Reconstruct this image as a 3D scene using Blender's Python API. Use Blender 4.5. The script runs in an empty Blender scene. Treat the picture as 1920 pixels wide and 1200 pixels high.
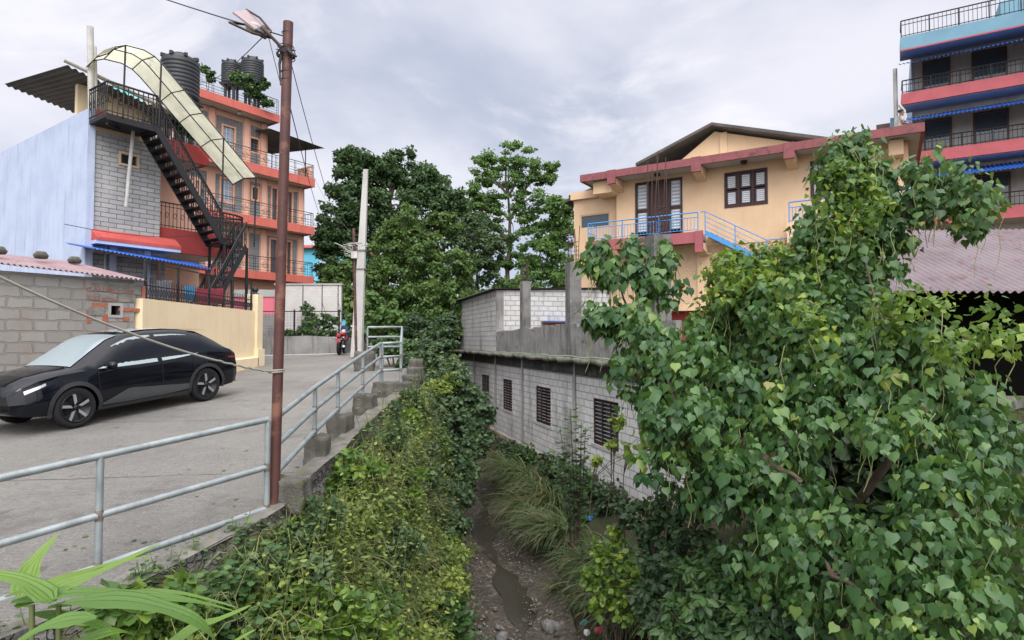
import bpy, bmesh, math, random
import numpy as np
from math import sin, cos, pi, radians, sqrt, atan2
from mathutils import Vector, Matrix

S = bpy.context.scene
COL = S.collection

# ------------------------------------------------------------------ camera
F_PX, PITCH = 1150.0, math.atan(38 / 1150.0)          # eye at the origin, road about 1.8 m lower
cam = bpy.data.cameras.new("camera")
cam.sensor_width = 36.0
cam.lens = 36.0 * F_PX / 1920.0
cam.clip_start, cam.clip_end = 0.05, 6000
camo = bpy.data.objects.new("camera", cam)
camo.rotation_euler = (pi / 2 + PITCH, 0, 0)
COL.objects.link(camo)
S.camera = camo

# ------------------------------------------------------------------ sky, sun, exposure
SUN_EL, SUN_AZ = radians(44), radians(172)            # veiled sun, high behind the camera
W = bpy.data.worlds.new("World"); S.world = W; W.use_nodes = True
nt = W.node_tree; N = nt.nodes; L = nt.links
for n in list(N): N.remove(n)
wo = N.new('ShaderNodeOutputWorld'); bg = N.new('ShaderNodeBackground')
bg.inputs['Strength'].default_value = 0.1
sky = N.new('ShaderNodeTexSky'); sky.sky_type = 'NISHITA'; sky.sun_disc = False
sky.sun_elevation = SUN_EL; sky.sun_rotation = SUN_AZ
tc = N.new('ShaderNodeTexCoord'); sep = N.new('ShaderNodeSeparateXYZ')
L.new(tc.outputs['Generated'], sep.inputs[0])
def wmath(op, a, b=None, clamp=False):
    m = N.new('ShaderNodeMath'); m.operation = op; m.use_clamp = clamp
    for i, v in enumerate((a, b)):
        if v is None: continue
        if isinstance(v, (int, float)): m.inputs[i].default_value = v
        else: L.new(v, m.inputs[i])
    return m.outputs[0]
def wmix(f, a, b):
    m = N.new('ShaderNodeMix'); m.data_type = 'RGBA'
    if isinstance(f, (int, float)): m.inputs[0].default_value = f
    else: L.new(f, m.inputs[0])
    for k, v in ((6, a), (7, b)):
        if isinstance(v, tuple): m.inputs[k].default_value = (*v, 1)
        else: L.new(v, m.inputs[k])
    return m.outputs[2]
zc = wmath('MAXIMUM', sep.outputs[2], 0.0)
den = wmath('ADD', zc, 0.22)
cmb = N.new('ShaderNodeCombineXYZ')
L.new(wmath('DIVIDE', sep.outputs[0], den), cmb.inputs[0])
L.new(wmath('DIVIDE', sep.outputs[1], den), cmb.inputs[1])
def wnoise(scale, det, rough, off, dist=0.0):
    mp = N.new('ShaderNodeMapping'); mp.inputs['Location'].default_value = off
    L.new(cmb.outputs[0], mp.inputs[0])
    t = N.new('ShaderNodeTexNoise'); t.inputs['Scale'].default_value = scale
    t.inputs['Detail'].default_value = det; t.inputs['Roughness'].default_value = rough
    t.inputs['Distortion'].default_value = dist
    L.new(mp.outputs[0], t.inputs['Vector']); return t.outputs[0]
def wramp(v, p0, p1):
    r = N.new('ShaderNodeMapRange'); r.interpolation_type = 'SMOOTHSTEP'
    r.inputs[1].default_value = p0; r.inputs[2].default_value = p1
    L.new(v, r.inputs[0]); return r.outputs[0]
n1 = wnoise(0.75, 6, 0.52, (3.1, 1.7, 0), 0.35)
n2 = wnoise(2.2, 5, 0.55, (7.3, 2.2, 0), 0.2)
soft = wramp(wmath('ADD', wmath('MULTIPLY', n1, 0.72), wmath('MULTIPLY', n2, 0.28)), 0.36, 0.62)
cloud = wmix(soft, (4.0, 4.4, 5.5), (7.0, 6.95, 7.6))       # blue-grey bellies, pale tops
edge = wramp(wnoise(1.25, 7, 0.6, (1.2, 5.4, 0), 0.6), 0.53, 0.68)
cloud = wmix(wmath('MULTIPLY', edge, 0.6), cloud, (8.5, 8.3, 8.6))
horiz = wramp(zc, 0.0, 0.30)
cloud = wmix(horiz, wmix(0.55, cloud, (5.4, 5.9, 7.0)), cloud)
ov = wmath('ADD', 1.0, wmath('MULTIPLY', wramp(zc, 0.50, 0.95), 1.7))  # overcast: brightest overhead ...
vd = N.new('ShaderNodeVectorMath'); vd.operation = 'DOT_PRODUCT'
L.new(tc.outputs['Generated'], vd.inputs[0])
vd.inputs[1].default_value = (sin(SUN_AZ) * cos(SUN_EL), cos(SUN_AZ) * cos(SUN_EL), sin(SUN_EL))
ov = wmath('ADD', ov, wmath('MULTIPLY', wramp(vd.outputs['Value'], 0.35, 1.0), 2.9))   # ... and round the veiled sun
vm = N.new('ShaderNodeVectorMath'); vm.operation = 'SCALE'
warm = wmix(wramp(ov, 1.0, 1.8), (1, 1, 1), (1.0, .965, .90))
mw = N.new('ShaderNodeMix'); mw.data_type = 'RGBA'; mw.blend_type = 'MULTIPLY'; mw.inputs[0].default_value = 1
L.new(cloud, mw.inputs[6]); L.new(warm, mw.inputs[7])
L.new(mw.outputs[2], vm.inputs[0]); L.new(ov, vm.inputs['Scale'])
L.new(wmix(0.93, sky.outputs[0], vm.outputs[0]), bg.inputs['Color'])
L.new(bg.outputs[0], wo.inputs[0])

sun = bpy.data.lights.new("sun", 'SUN'); sun.energy = 1.5; sun.angle = radians(32); sun.color = (1, .96, .9)
suno = bpy.data.objects.new("sun", sun); COL.objects.link(suno)
_d = Vector((sin(SUN_AZ) * cos(SUN_EL), cos(SUN_AZ) * cos(SUN_EL), sin(SUN_EL)))
suno.rotation_euler = _d.to_track_quat('Z', 'Y').to_euler(); suno.location = (0, -20, 60)
S.view_settings.view_transform = 'Standard'; S.view_settings.look = 'None'
S.view_settings.exposure = 0.42; S.view_settings.gamma = 1.0
S.render.engine = 'CYCLES'
S.cycles.max_bounces = 6; S.cycles.diffuse_bounces = 3; S.cycles.glossy_bounces = 3
S.cycles.transmission_bounces = 4; S.cycles.transparent_max_bounces = 6

# ------------------------------------------------------------------ helpers
rng = np.random.default_rng(7)
R = random.Random(11)
def ray(px, py):
    u, v = (px - 960) / F_PX, (600 - py) / F_PX
    c, s = cos(PITCH), sin(PITCH)
    return Vector((u, c - s * v, s + c * v))
def P(px, py, d):                                       # pixel of the photograph -> point at distance d
    r = ray(px, py); return r * (d / r.y)
def PX(pxr, d): return pxr * d / F_PX                   # pixel length -> metres

def tag(o, label=None, cat=None, group=None, kind=None):
    if label: o['label'] = label
    if cat: o['category'] = cat
    if group: o['group'] = group
    if kind: o['kind'] = kind
    return o
def thing(name, label, cat, loc=(0, 0, 0), rotz=0.0, group=None):
    o = bpy.data.objects.new(name, None); COL.objects.link(o)
    o.empty_display_size = 0.2
    o.location = loc; o.rotation_euler = (0, 0, rotz)
    return tag(o, label, cat, group)
def kids(o): return list(o.children)
def copy_tree(o, parent=None):
    c = o.copy(); COL.objects.link(c)
    if parent: c.parent = parent
    for ch in kids(o): copy_tree(ch, c)
    return c
def root_of(o):
    while o.parent: o = o.parent
    return o

class MB:
    """collects shapes, then links them as ONE mesh object"""
    def __init__(self): self.v = []; self.f = []; self.sm = []
    def add(self, vs, fs, smooth=False):
        b = len(self.v); self.v += [tuple(p) for p in vs]
        for f in fs: self.f.append([b + i for i in f]); self.sm.append(smooth)
        return self
    def box(self, c, s, rz=0.0, M=None):
        hx, hy, hz = s[0] / 2, s[1] / 2, s[2] / 2
        m = Matrix.Rotation(rz, 3, 'Z') if M is None else M
        c = Vector(c)
        vs = [c + m @ Vector((x * hx, y * hy, z * hz)) for x in (-1, 1) for y in (-1, 1) for z in (-1, 1)]
        return self.add(vs, [(0, 1, 3, 2), (4, 6, 7, 5), (0, 4, 5, 1), (2, 3, 7, 6), (0, 2, 6, 4), (1, 5, 7, 3)])
    def b(self, x0, x1, y0, y1, z0, z1):
        return self.box(((x0 + x1) / 2, (y0 + y1) / 2, (z0 + z1) / 2), (abs(x1 - x0), abs(y1 - y0), abs(z1 - z0)))
    def beam(self, a, b_, w, h):                        # box bar from a to b
        a, b_ = Vector(a), Vector(b_); d = b_ - a; l = d.length
        if l < 1e-6: return self
        x = d / l; up = Vector((0, 0, 1)) if abs(x.z) < .95 else Vector((0, 1, 0))
        y = up.cross(x).normalized(); z = x.cross(y)
        m = Matrix((x, y, z)).transposed()
        return self.box((a + b_) / 2, (l, w, h), M=m)
    def tube(self, pts, r, n=8, caps=True, smooth=True):
        pts = [Vector(p) for p in pts]
        rs = r if isinstance(r, (list, tuple)) else [r] * len(pts)
        vs = []; fs = []; prev = None
        for i, p in enumerate(pts):
            t = (pts[min(i + 1, len(pts) - 1)] - pts[max(i - 1, 0)])
            if t.length < 1e-9: t = Vector((0, 0, 1))
            t.normalize()
            if prev is None:
                a = Vector((0, 0, 1)) if abs(t.z) < .9 else Vector((1, 0, 0))
                x = a.cross(t).normalized()
            else:
                x = (prev - t * prev.dot(t))
                x = x.normalized() if x.length > 1e-6 else Vector((1, 0, 0)).cross(t).normalized()
            prev = x; y = t.cross(x)
            for k in range(n):
                an = 2 * pi * k / n; vs.append(p + (x * cos(an) + y * sin(an)) * rs[i])
        for i in range(len(pts) - 1):
            for k in range(n):
                a = i * n + k; b_ = i * n + (k + 1) % n
                fs.append((a, b_, b_ + n, a + n))
        self.add(vs, fs, smooth)
        if caps:
            m = len(pts) - 1
            self.add(vs[:n][::-1], [tuple(range(n))]); self.add(vs[m * n:], [tuple(range(n))])
        return self
    def cyl(self, c, r, z0, z1, n=16, r2=None):
        return self.tube([(c[0], c[1], z0), (c[0], c[1], z1)], [r, r if r2 is None else r2], n)
    def lathe(self, c, prof, n=24, axis='Z', smooth=True):
        vs = []; fs = []; c = Vector(c)
        for (r, z) in prof:
            for k in range(n):
                a = 2 * pi * k / n
                q = (r * cos(a), r * sin(a), z)
                if axis == 'Y': q = (q[0], q[2], q[1])
                if axis == 'X': q = (q[2], q[0], q[1])
                vs.append(c + Vector(q))
        m = len(prof)
        for i in range(m - 1):
            for k in range(n):
                a = i * n + k; b_ = i * n + (k + 1) % n
                fs.append((a, b_, b_ + n, a + n) if axis != 'Y' else (a, a + n, b_ + n, b_))
        return self.add(vs, fs, smooth)
    def prism(self, poly, d):                           # polygon (3d points) pushed along d
        n = len(poly); d = Vector(d); a = [Vector(p) for p in poly]; b_ = [p + d for p in a]
        fs = [tuple(range(n))[::-1], tuple(range(n, 2 * n))]
        fs += [(i, (i + 1) % n, n + (i + 1) % n, n + i) for i in range(n)]
        return self.add(a + b_, fs)
    def quad(self, *p): return self.add(p, [tuple(range(len(p)))])
    def grid(self, rows, smooth=True):                  # list of equally long rows of points
        n = len(rows[0]); vs = [p for r in rows for p in r]; fs = []
        for i in range(len(rows) - 1):
            for k in range(n - 1):
                fs.append((i * n + k, i * n + k + 1, (i + 1) * n + k + 1, (i + 1) * n + k))
        return self.add(vs, fs, smooth)
    def build(self, name, mat, parent=None, world=False, uv=True):
        me = bpy.data.meshes.new(name)
        vs = self.v
        if world and parent is not None:
            rt = root_of(parent)
            m = (Matrix.Translation(rt.location) @ rt.rotation_euler.to_matrix().to_4x4()).inverted()
            vs = [tuple(m @ Vector(p)) for p in vs]
        me.from_pydata(vs, [], self.f)
        me.polygons.foreach_set('use_smooth', self.sm)
        if uv: box_uv(me)
        me.materials.append(mat); me.update()
        o = bpy.data.objects.new(name, me); COL.objects.link(o)
        if parent is not None: o.parent = parent
        return o
def box_uv(me):
    uvl = me.uv_layers.new(name='metres'); n = len(me.loops)
    if n == 0: return
    co = np.empty(len(me.vertices) * 3); me.vertices.foreach_get('co', co); co = co.reshape(-1, 3)
    vi = np.empty(n, np.int32); me.loops.foreach_get('vertex_index', vi)
    nor = np.empty(len(me.polygons) * 3); me.polygons.foreach_get('normal', nor); nor = nor.reshape(-1, 3)
    tot = np.empty(len(me.polygons), np.int32); me.polygons.foreach_get('loop_total', tot)
    ln = np.repeat(nor, tot, axis=0); p = co[vi]
    tx, ty = -ln[:, 1], ln[:, 0]; l = np.hypot(tx, ty); flat = np.abs(ln[:, 2]) > .7
    l[l < 1e-6] = 1
    u = np.where(flat, p[:, 0], p[:, 0] * tx / l + p[:, 1] * ty / l)
    v = np.where(flat, p[:, 1], p[:, 2])
    uvl.data.foreach_set('uv', np.stack([u, v], 1).ravel().astype(np.float32))
def frame_pt(o, px, py, yoff=0.0):
    """where a sight line meets the plane y = yoff of a rotated frame, in the frame's coordinates"""
    m = (Matrix.Translation(o.location) @ o.rotation_euler.to_matrix().to_4x4()).inverted()
    a = m @ Vector((0, 0, 0)); d = m.to_3x3() @ ray(px, py)
    t = (yoff - a.y) / d.y
    return a + d * t
def rect(o, x0, y0, x1, y1, yoff=0.0):
    a = frame_pt(o, x0, y0, yoff); b_ = frame_pt(o, x1, y1, yoff)
    return min(a.x, b_.x), max(a.x, b_.x), min(a.z, b_.z), max(a.z, b_.z)

# ------------------------------------------------------------------ materials
class NT:
    def __init__(self, name):
        self.m = bpy.data.materials.new(name); self.m.use_nodes = True
        self.t = self.m.node_tree; self.b = self.t.nodes['Principled BSDF']
        self.tc = self.t.nodes.new('ShaderNodeTexCoord')
    def n(self, k): return self.t.nodes.new(k)
    def l(self, a, b_): self.t.links.new(a, b_)
    def noise(self, scale, detail=4, rough=.55, vec='Object', stretch=None, off=(0, 0, 0)):
        t = self.n('ShaderNodeTexNoise'); t.inputs['Scale'].default_value = scale
        t.inputs['Detail'].default_value = detail; t.inputs['Roughness'].default_value = rough
        v = self.tc.outputs[vec]
        mp = self.n('ShaderNodeMapping'); mp.inputs['Scale'].default_value = stretch or (1, 1, 1)
        mp.inputs['Location'].default_value = off
        self.l(v, mp.inputs[0]); self.l(mp.outputs[0], t.inputs['Vector'])
        return t.outputs[0]
    def ramp(self, v, a, b_, lo=0.0, hi=1.0):
        r = self.n('ShaderNodeMapRange'); r.interpolation_type = 'SMOOTHSTEP'
        r.inputs[1].default_value = a; r.inputs[2].default_value = b_
        r.inputs[3].default_value = lo; r.inputs[4].default_value = hi
        self.l(v, r.inputs[0]); return r.outputs[0]
    def math(self, op, a, b_=0.0):
        m = self.n('ShaderNodeMath'); m.operation = op
        for i, v in enumerate((a, b_)):
            if isinstance(v, (int, float)): m.inputs[i].default_value = v
            else: self.l(v, m.inputs[i])
        return m.outputs[0]
    def mix(self, f, a, b_, mode='MIX'):
        m = self.n('ShaderNodeMix'); m.data_type = 'RGBA'; m.blend_type = mode
        if isinstance(f, (int, float)): m.inputs[0].default_value = f
        else: self.l(f, m.inputs[0])
        for k, v in ((6, a), (7, b_)):
            if isinstance(v, (tuple, list)): m.inputs[k].default_value = (*v[:3], 1)
            else: self.l(v, m.inputs[k])
        return m.outputs[2]
    def bump(self, h, strength=.3, dist=.02):
        b_ = self.n('ShaderNodeBump'); b_.inputs['Strength'].default_value = strength
        b_.inputs['Distance'].default_value = dist
        self.l(h, b_.inputs['Height']); self.l(b_.outputs[0], self.b.inputs['Normal'])
    def fin(self, col, rough=.8, metal=0.0, spec=.4):
        if isinstance(col, (tuple, list)): self.b.inputs['Base Color'].default_value = (*col[:3], 1)
        else: self.l(col, self.b.inputs['Base Color'])
        if isinstance(rough, (int, float)): self.b.inputs['Roughness'].default_value = rough
        else: self.l(rough, self.b.inputs['Roughness'])
        self.b.inputs['Metallic'].default_value = metal
        self.b.inputs['Specular IOR Level'].default_value = spec
        return self.m
def worn(name, c1, c2=None, scale=1.5, rough=.8, bump=.15, streak=None, spots=None, metal=0.0, spec=.35, fine=40, sc=(1, 1, 1), sa=.5):
    """surface with broad mottling, optional rain streaks and mould spots"""
    t = NT(name); c2 = c2 or tuple(x * .78 for x in c1)
    col = t.mix(t.ramp(t.noise(scale, 5, .6, stretch=sc), .35, .68), c1, c2)
    f = t.noise(fine, 3, .6)
    col = t.mix(.16, col, t.mix(f, tuple(x * .55 for x in c1), tuple(min(1, x * 1.5) for x in c1)))
    if streak: col = t.mix(t.math('MULTIPLY', t.ramp(t.noise(2.2, 5, .65, stretch=(2.5, 2.5, .22)), .5, .74), sa), col, streak)
    if spots: col = t.mix(t.math('MULTIPLY', t.ramp(t.noise(3.4, 6, .7, off=(4, 2, 9)), .54, .68), .85), col, spots)
    t.bump(t.math('ADD', f, t.math('MULTIPLY', t.noise(scale * 4, 4), .6)), bump, .02)
    return t.fin(col, rough, metal, spec)
def bricky(name, c1, c2, mortar, bw, bh, ms, bump=.5, rough=.85, stain=None, sa=.5, off=.5, var=.0, stain_scale=.9, rough_edge=.02):
    t = NT(name); br = t.n('ShaderNodeTexBrick')
    br.offset = off; br.inputs['Scale'].default_value = 1
    br.inputs['Brick Width'].default_value = bw; br.inputs['Row Height'].default_value = bh
    br.inputs['Mortar Size'].default_value = ms; br.inputs['Mortar Smooth'].default_value = .25
    br.inputs['Bias'].default_value = var
    br.inputs['Color1'].default_value = (*c1, 1); br.inputs['Color2'].default_value = (*c2, 1); br.inputs['Mortar'].default_value = (*mortar, 1)
    wob = t.n('ShaderNodeTexNoise'); wob.inputs['Scale'].default_value = 5
    t.l(t.tc.outputs['UV'], wob.inputs['Vector'])
    va = t.n('ShaderNodeVectorMath'); va.operation = 'MULTIPLY_ADD'
    t.l(wob.outputs['Color'], va.inputs[0]); va.inputs[1].default_value = (rough_edge, rough_edge, 0); t.l(t.tc.outputs['UV'], va.inputs[2])
    t.l(va.outputs[0], br.inputs['Vector'])
    col = br.outputs['Color']
    n_ = t.noise(1.6, 6, .65)
    col = t.mix(t.ramp(n_, .3, .75, 0, .35), col, t.mix(.6, col, (.06, .06, .055)))
    g = t.noise(28, 3, .6)
    col = t.mix(.22, col, t.mix(g, tuple(x * .5 for x in c1), tuple(min(1, x * 1.5) for x in c1)))
    if stain: col = t.mix(t.math('MULTIPLY', t.ramp(t.noise(stain_scale, 6, .66, stretch=(1.6, 1.6, .5), off=(3, 1, 5)), .5, .72), sa), col, stain)
    h = t.math('ADD', t.math('SUBTRACT', 1.0, br.outputs['Fac']), t.math('MULTIPLY', g, .25))
    t.bump(h, bump, .02)
    return t.fin(col, rough, 0, .3)
def corrug(name, c1, c2, pitch=.09, rough=.55, rust=None, metal=0.2):
    t = NT(name)
    col = t.mix(t.ramp(t.noise(1.2, 5, .6), .35, .7), c1, c2)
    if rust: col = t.mix(t.math('MULTIPLY', t.ramp(t.noise(2.5, 6, .7, off=(2, 7, 1)), .52, .7), .8), col, rust)
    t.bump(t.noise(30, 3), .08, .01)
    return t.fin(col, rough, metal, .4)
def plain(name, c, rough=.5, metal=0.0, spec=.5, var=.12, scale=6):
    t = NT(name)
    col = t.mix(t.noise(scale, 4), tuple(x * (1 - var * 1.6) for x in c), tuple(min(1, x * (1 + var)) for x in c))
    return t.fin(col, rough, metal, spec)
def glassy(name, c, rough=.08, spec=.6):
    t = NT(name); col = t.mix(t.noise(.8, 2), c, tuple(x * 1.5 for x in c)); return t.fin(col, rough, 0, spec)
def leafmat(name, cols, pos, rough=.42, spec=.45, trans=.28, tcol=(.25, .4, .05)):
    """leaf colour by a random number stored per leaf; a little light comes through the blade"""
    t = NT(name)
    at = t.n('ShaderNodeAttribute'); at.attribute_name = 'rnd'
    cr = t.n('ShaderNodeValToRGB'); e = cr.color_ramp.elements
    e[0].position, e[0].color = pos[0], (*cols[0], 1); e[1].position, e[1].color = pos[-1], (*cols[-1], 1)
    for p_, c_ in list(zip(pos, cols))[1:-1]:
        k = e.new(p_); k.color = (*c_, 1)
    t.l(at.outputs['Fac'], cr.inputs[0])
    col = t.mix(t.noise(.7, 3, .6), t.mix(.3, cr.outputs[0], (.01, .03, .012)), cr.outputs[0])
    t.fin(col, rough, 0, spec)
    tr = t.n('ShaderNodeBsdfTranslucent'); t.l(t.mix(.5, cr.outputs[0], tcol), tr.inputs['Color'])
    ms = t.n('ShaderNodeMixShader'); ms.inputs[0].default_value = trans
    t.l(t.b.outputs[0], ms.inputs[1]); t.l(tr.outputs[0], ms.inputs[2])
    t.l(ms.outputs[0], t.t.nodes['Material Output'].inputs['Surface'])
    return t.m

M = {}
def road_mat():
    t = NT('concrete_road')
    base = t.mix(t.ramp(t.noise(.45, 6, .62), .35, .68), (.305, .293, .262), (.215, .207, .187))
    brush = t.noise(7, 5, .7, stretch=(1, 5, 1)); g = t.noise(38, 4, .75)
    col = t.mix(t.ramp(brush, .35, .7, 0, .65), base, (.165, .155, .14))
    col = t.mix(t.ramp(g, .42, .72, 0, .7), col, (.40, .38, .35))
    col = t.mix(t.ramp(t.noise(90, 2, .6), .58, .70, 0, .6), col, (.10, .095, .088))
    col = t.mix(t.math('MULTIPLY', t.ramp(t.noise(.7, 6, .72, off=(9, 4, 2)), .52, .68), .6), col, (.15, .142, .128))
    col = t.mix(t.math('MULTIPLY', t.ramp(t.noise(2.3, 6, .75, off=(3, 8, 2)), .60, .68), .55), col, (.11, .105, .095))
    t.bump(t.math('ADD', t.math('MULTIPLY', g, 1.5), t.math('MULTIPLY', brush, 1.6)), 1.0, .03)
    return t.fin(col, .88, 0, .25)
M['road'] = road_mat()
def earth_mat():
    t = NT('bank_earth')
    col = t.mix(t.ramp(t.noise(1.1, 6, .65), .35, .65), (.045, .035, .024), (.085, .065, .045))
    col = t.mix(t.ramp(t.noise(.5, 5, .6, off=(2, 8, 1)), .48, .62, 0, .8), col, (.035, .05, .018))
    t.bump(t.noise(9, 6, .7), .9, .08); return t.fin(col, .95, 0, .2)
M['earth'] = earth_mat()
def stream_mat():
    t = NT('wet_gravel')
    vo = t.n('ShaderNodeTexVoronoi'); vo.inputs['Scale'].default_value = 11; t.l(t.tc.outputs['Object'], vo.inputs['Vector'])
    col = t.mix(vo.outputs['Color'], (.035, .029, .022), (.095, .080, .060), 'MIX')
    col = t.mix(t.ramp(t.noise(.9, 5, .6), .4, .65, 0, .75), col, (.030, .024, .017))
    wet = t.ramp(t.noise(1.3, 4, .6, off=(5, 5, 0)), .42, .58)
    t.bump(t.math('SUBTRACT', 1.0, vo.outputs['Distance']), .8, .05)
    return t.fin(col, t.math('SUBTRACT', .95, t.math('MULTIPLY', wet, .45)), 0, .35)
M['stream'] = stream_mat()
M['concrete'] = worn('concrete_grey', (.33, .32, .30), (.24, .235, .22), 1.4, .9, .35, (.07, .07, .065))
M['concrete_dark'] = worn('concrete_mouldy', (.17, .165, .155), (.085, .083, .078), 1.8, .9, .35, (.03, .03, .028), (.22, .21, .19), sa=.8)
M['concrete_pale'] = worn('concrete_pale', (.46, .45, .42), (.37, .36, .34), 1.2, .85, .2, (.2, .19, .18), sa=.35)
M['moss_concrete'] = worn('mossy_slab', (.25, .235, .20), (.115, .11, .095), 2.2, .95, .6, (.035, .035, .03), (.12, .14, .03), sa=.7)
M['coping'] = worn('mossy_dark_coping', (.19, .18, .155), (.095, .09, .075), 2.6, .95, .8, (.05, .048, .042), (.10, .12, .03), sa=.7)
M['slab_black'] = worn('black_mould_band', (.05, .05, .05), (.10, .098, .095), 1.5, .9, .3, (.02, .02, .02), (.18, .17, .16))
M['block'] = bricky('concrete_block', (.74, .725, .69), (.60, .585, .56), (.24, .23, .215), .40, .20, .014, .8, stain=(.15, .145, .13), sa=.75, rough_edge=.035, stain_scale=.7)
M['hut_block'] = bricky('rough_block', (.52, .51, .49), (.42, .41, .39), (.27, .265, .25), .42, .21, .022, .9, stain=(.10, .10, .09), sa=.7, rough_edge=.05)
M['parapet'] = worn('mouldy_plaster', (.26, .25, .24), (.15, .145, .14), 1.3, .95, .3, (.045, .045, .04), (.10, .105, .06), sa=.8)
M['plaster_tan'] = worn('foundation_plaster', (.43, .36, .27), (.33, .27, .20), 1.3, .9, .25, (.20, .17, .12))
M['clad'] = bricky('grey_stone_cladding', (.40, .405, .40), (.29, .295, .295), (.05, .05, .05), .44, .145, .011, .7, .7, stain=(.48, .46, .43), sa=.35)
M['clad_small'] = bricky('slate_cladding', (.24, .245, .245), (.165, .17, .175), (.045, .045, .045), .40, .11, .010, .7, .7, stain=(.30, .29, .28), sa=.3)
M['blue_plaster'] = worn('blue_plaster', (.44, .50, .63), (.37, .43, .56), 1.2, .85, .12, (.24, .27, .33), sa=.55)
M['orange'] = worn('salmon_paint', (.74, .435, .325), (.67, .39, .285), 1.0, .8, .1, (.50, .29, .22), sa=.45)
M['orange_red'] = worn('red_slab_paint', (.54, .135, .10), (.46, .11, .08), 1.0, .7, .1, (.28, .07, .055), sa=.55)
M['dark_red'] = worn('maroon_paint', (.33, .05, .045), (.27, .04, .04), 1.2, .75, .1)
M['ledge_red'] = worn('red_ledge_paint', (.50, .09, .075), (.36, .06, .055), 2.0, .75, .1, (.25, .05, .045))
M['soffit'] = worn('pale_soffit', (.50, .45, .40), (.43, .38, .34), 1.5, .9, .08)
M['cream'] = worn('cream_wall_paint', (.80, .64, .42), (.74, .58, .37), 1.3, .85, .08, (.62, .48, .30), sa=.35)
M['yellow'] = worn('yellow_house_paint', (.67, .47, .295), (.61, .425, .265), .8, .85, .06, (.50, .35, .21), sa=.3)
M['yellow_brick'] = bricky('painted_brick', (.66, .465, .295), (.62, .435, .275), (.48, .34, .22), .26, .10, .010, .5, .85, stain=(.5, .36, .22), sa=.25)
M['maroon_fascia'] = worn('faded_maroon_fascia', (.26, .088, .092), (.20, .068, .072), 2.5, .85, .15, (.13, .06, .06), (.09, .055, .055), sa=.7)
M['balcony_pink'] = worn('maroon_balcony', (.34, .10, .11), (.29, .085, .095), 1.3, .8, .08, (.22, .08, .08), sa=.4)
M['soffit_grey'] = worn('grey_soffit', (.42, .39, .35), (.36, .335, .30), 1.5, .9, .06)
M['roof_dark'] = corrug('dark_tin_roof', (.055, .05, .045), (.10, .09, .08), rust=(.12, .075, .05))
M['roof_pink'] = corrug('faded_tin_roof', (.30, .205, .215), (.24, .165, .175), rust=(.16, .085, .065))
M['roof_rust'] = corrug('rusty_tin_roof', (.20, .165, .175), (.145, .11, .12), rust=(.14, .065, .055), metal=.35, rough=.5)
M['blue_tin'] = corrug('blue_tin_awning', (.03, .13, .48), (.025, .105, .40), rough=.45)
M['galv'] = worn('galvanised_pipe', (.30, .335, .335), (.205, .235, .235), 5, .5, .1, (.13, .13, .12), metal=.4, spec=.5)
M['rust_pole'] = worn('rust_red_pole', (.090, .034, .027), (.058, .024, .020), 3, .55, .15, (.05, .03, .027), (.2, .09, .06), spec=.4)
M['black_iron'] = plain('black_ironwork', (.018, .018, .02), .5, .3)
M['blue_rail'] = plain('blue_rail_paint', (.055, .27, .60), .5)
M['wood_dark'] = worn('dark_brown_wood', (.050, .022, .020), (.035, .016, .015), 4, .5, .1)
M['pane_slat'] = plain('frosted_pane', (.30, .34, .36), .25, 0, .6)
M['painted_shade'] = plain('near_black_shade', (.012, .011, .010), .95, 0, .1)  # near-black colour standing in for the shade of unlit interiors
M['glass'] = glassy('window_glass', (.05, .065, .075), .06)
M['glass_pale'] = glassy('pale_window_glass', (.22, .26, .30), .15)
M['frame_cream'] = plain('cream_frame', (.55, .42, .27), .7)
M['frame_salmon'] = plain('salmon_frame', (.66, .33, .21), .7)
M['frame_brown'] = plain('brown_frame', (.10, .055, .045), .6)
M['white_wall'] = bricky('whitewashed_brick', (.62, .59, .56), (.58, .55, .525), (.52, .49, .465), .3, .12, .010, .3, .9, stain=(.40, .37, .34), sa=.35)
M['pink_paint'] = worn('bright_pink_paint', (.78, .20, .26), (.70, .17, .22), 1.2, .8, .06)
M['tank'] = plain('black_tank_plastic', (.022, .024, .027), .5, 0, .4)
M['canopy'] = worn('yellowed_fibre_sheet', (.52, .53, .37), (.44, .44, .29), 2.0, .5, .05, (.35, .34, .22), (.27, .27, .18), spec=.4)
def fibre_mat():
    t = NT('yellowed_fibre_sheet')
    col = t.mix(t.ramp(t.noise(2, 5, .6), .35, .68), (.62, .61, .47), (.50, .49, .36))
    col = t.mix(t.math('MULTIPLY', t.ramp(t.noise(3.4, 6, .7), .54, .68), .7), col, (.36, .36, .24))
    t.fin(col, .5, 0, .4)
    tr = t.n('ShaderNodeBsdfTranslucent'); t.l(col, tr.inputs['Color'])
    ms = t.n('ShaderNodeMixShader'); ms.inputs[0].default_value = .8
    t.l(t.b.outputs[0], ms.inputs[1]); t.l(tr.outputs[0], ms.inputs[2]); t.l(ms.outputs[0], t.t.nodes['Material Output'].inputs['Surface'])
    return t.m
M['canopy'] = fibre_mat()
M['pvc'] = worn('pale_pvc', (.50, .49, .45), (.38, .37, .34), 3, .6, .05, (.2, .19, .17))
M['rough_stone'] = worn('rough_stone_plaster', (.235, .22, .195), (.15, .14, .125), 3, .95, .9, (.08, .075, .068), (.30, .28, .26))
M['rubble'] = None
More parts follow.
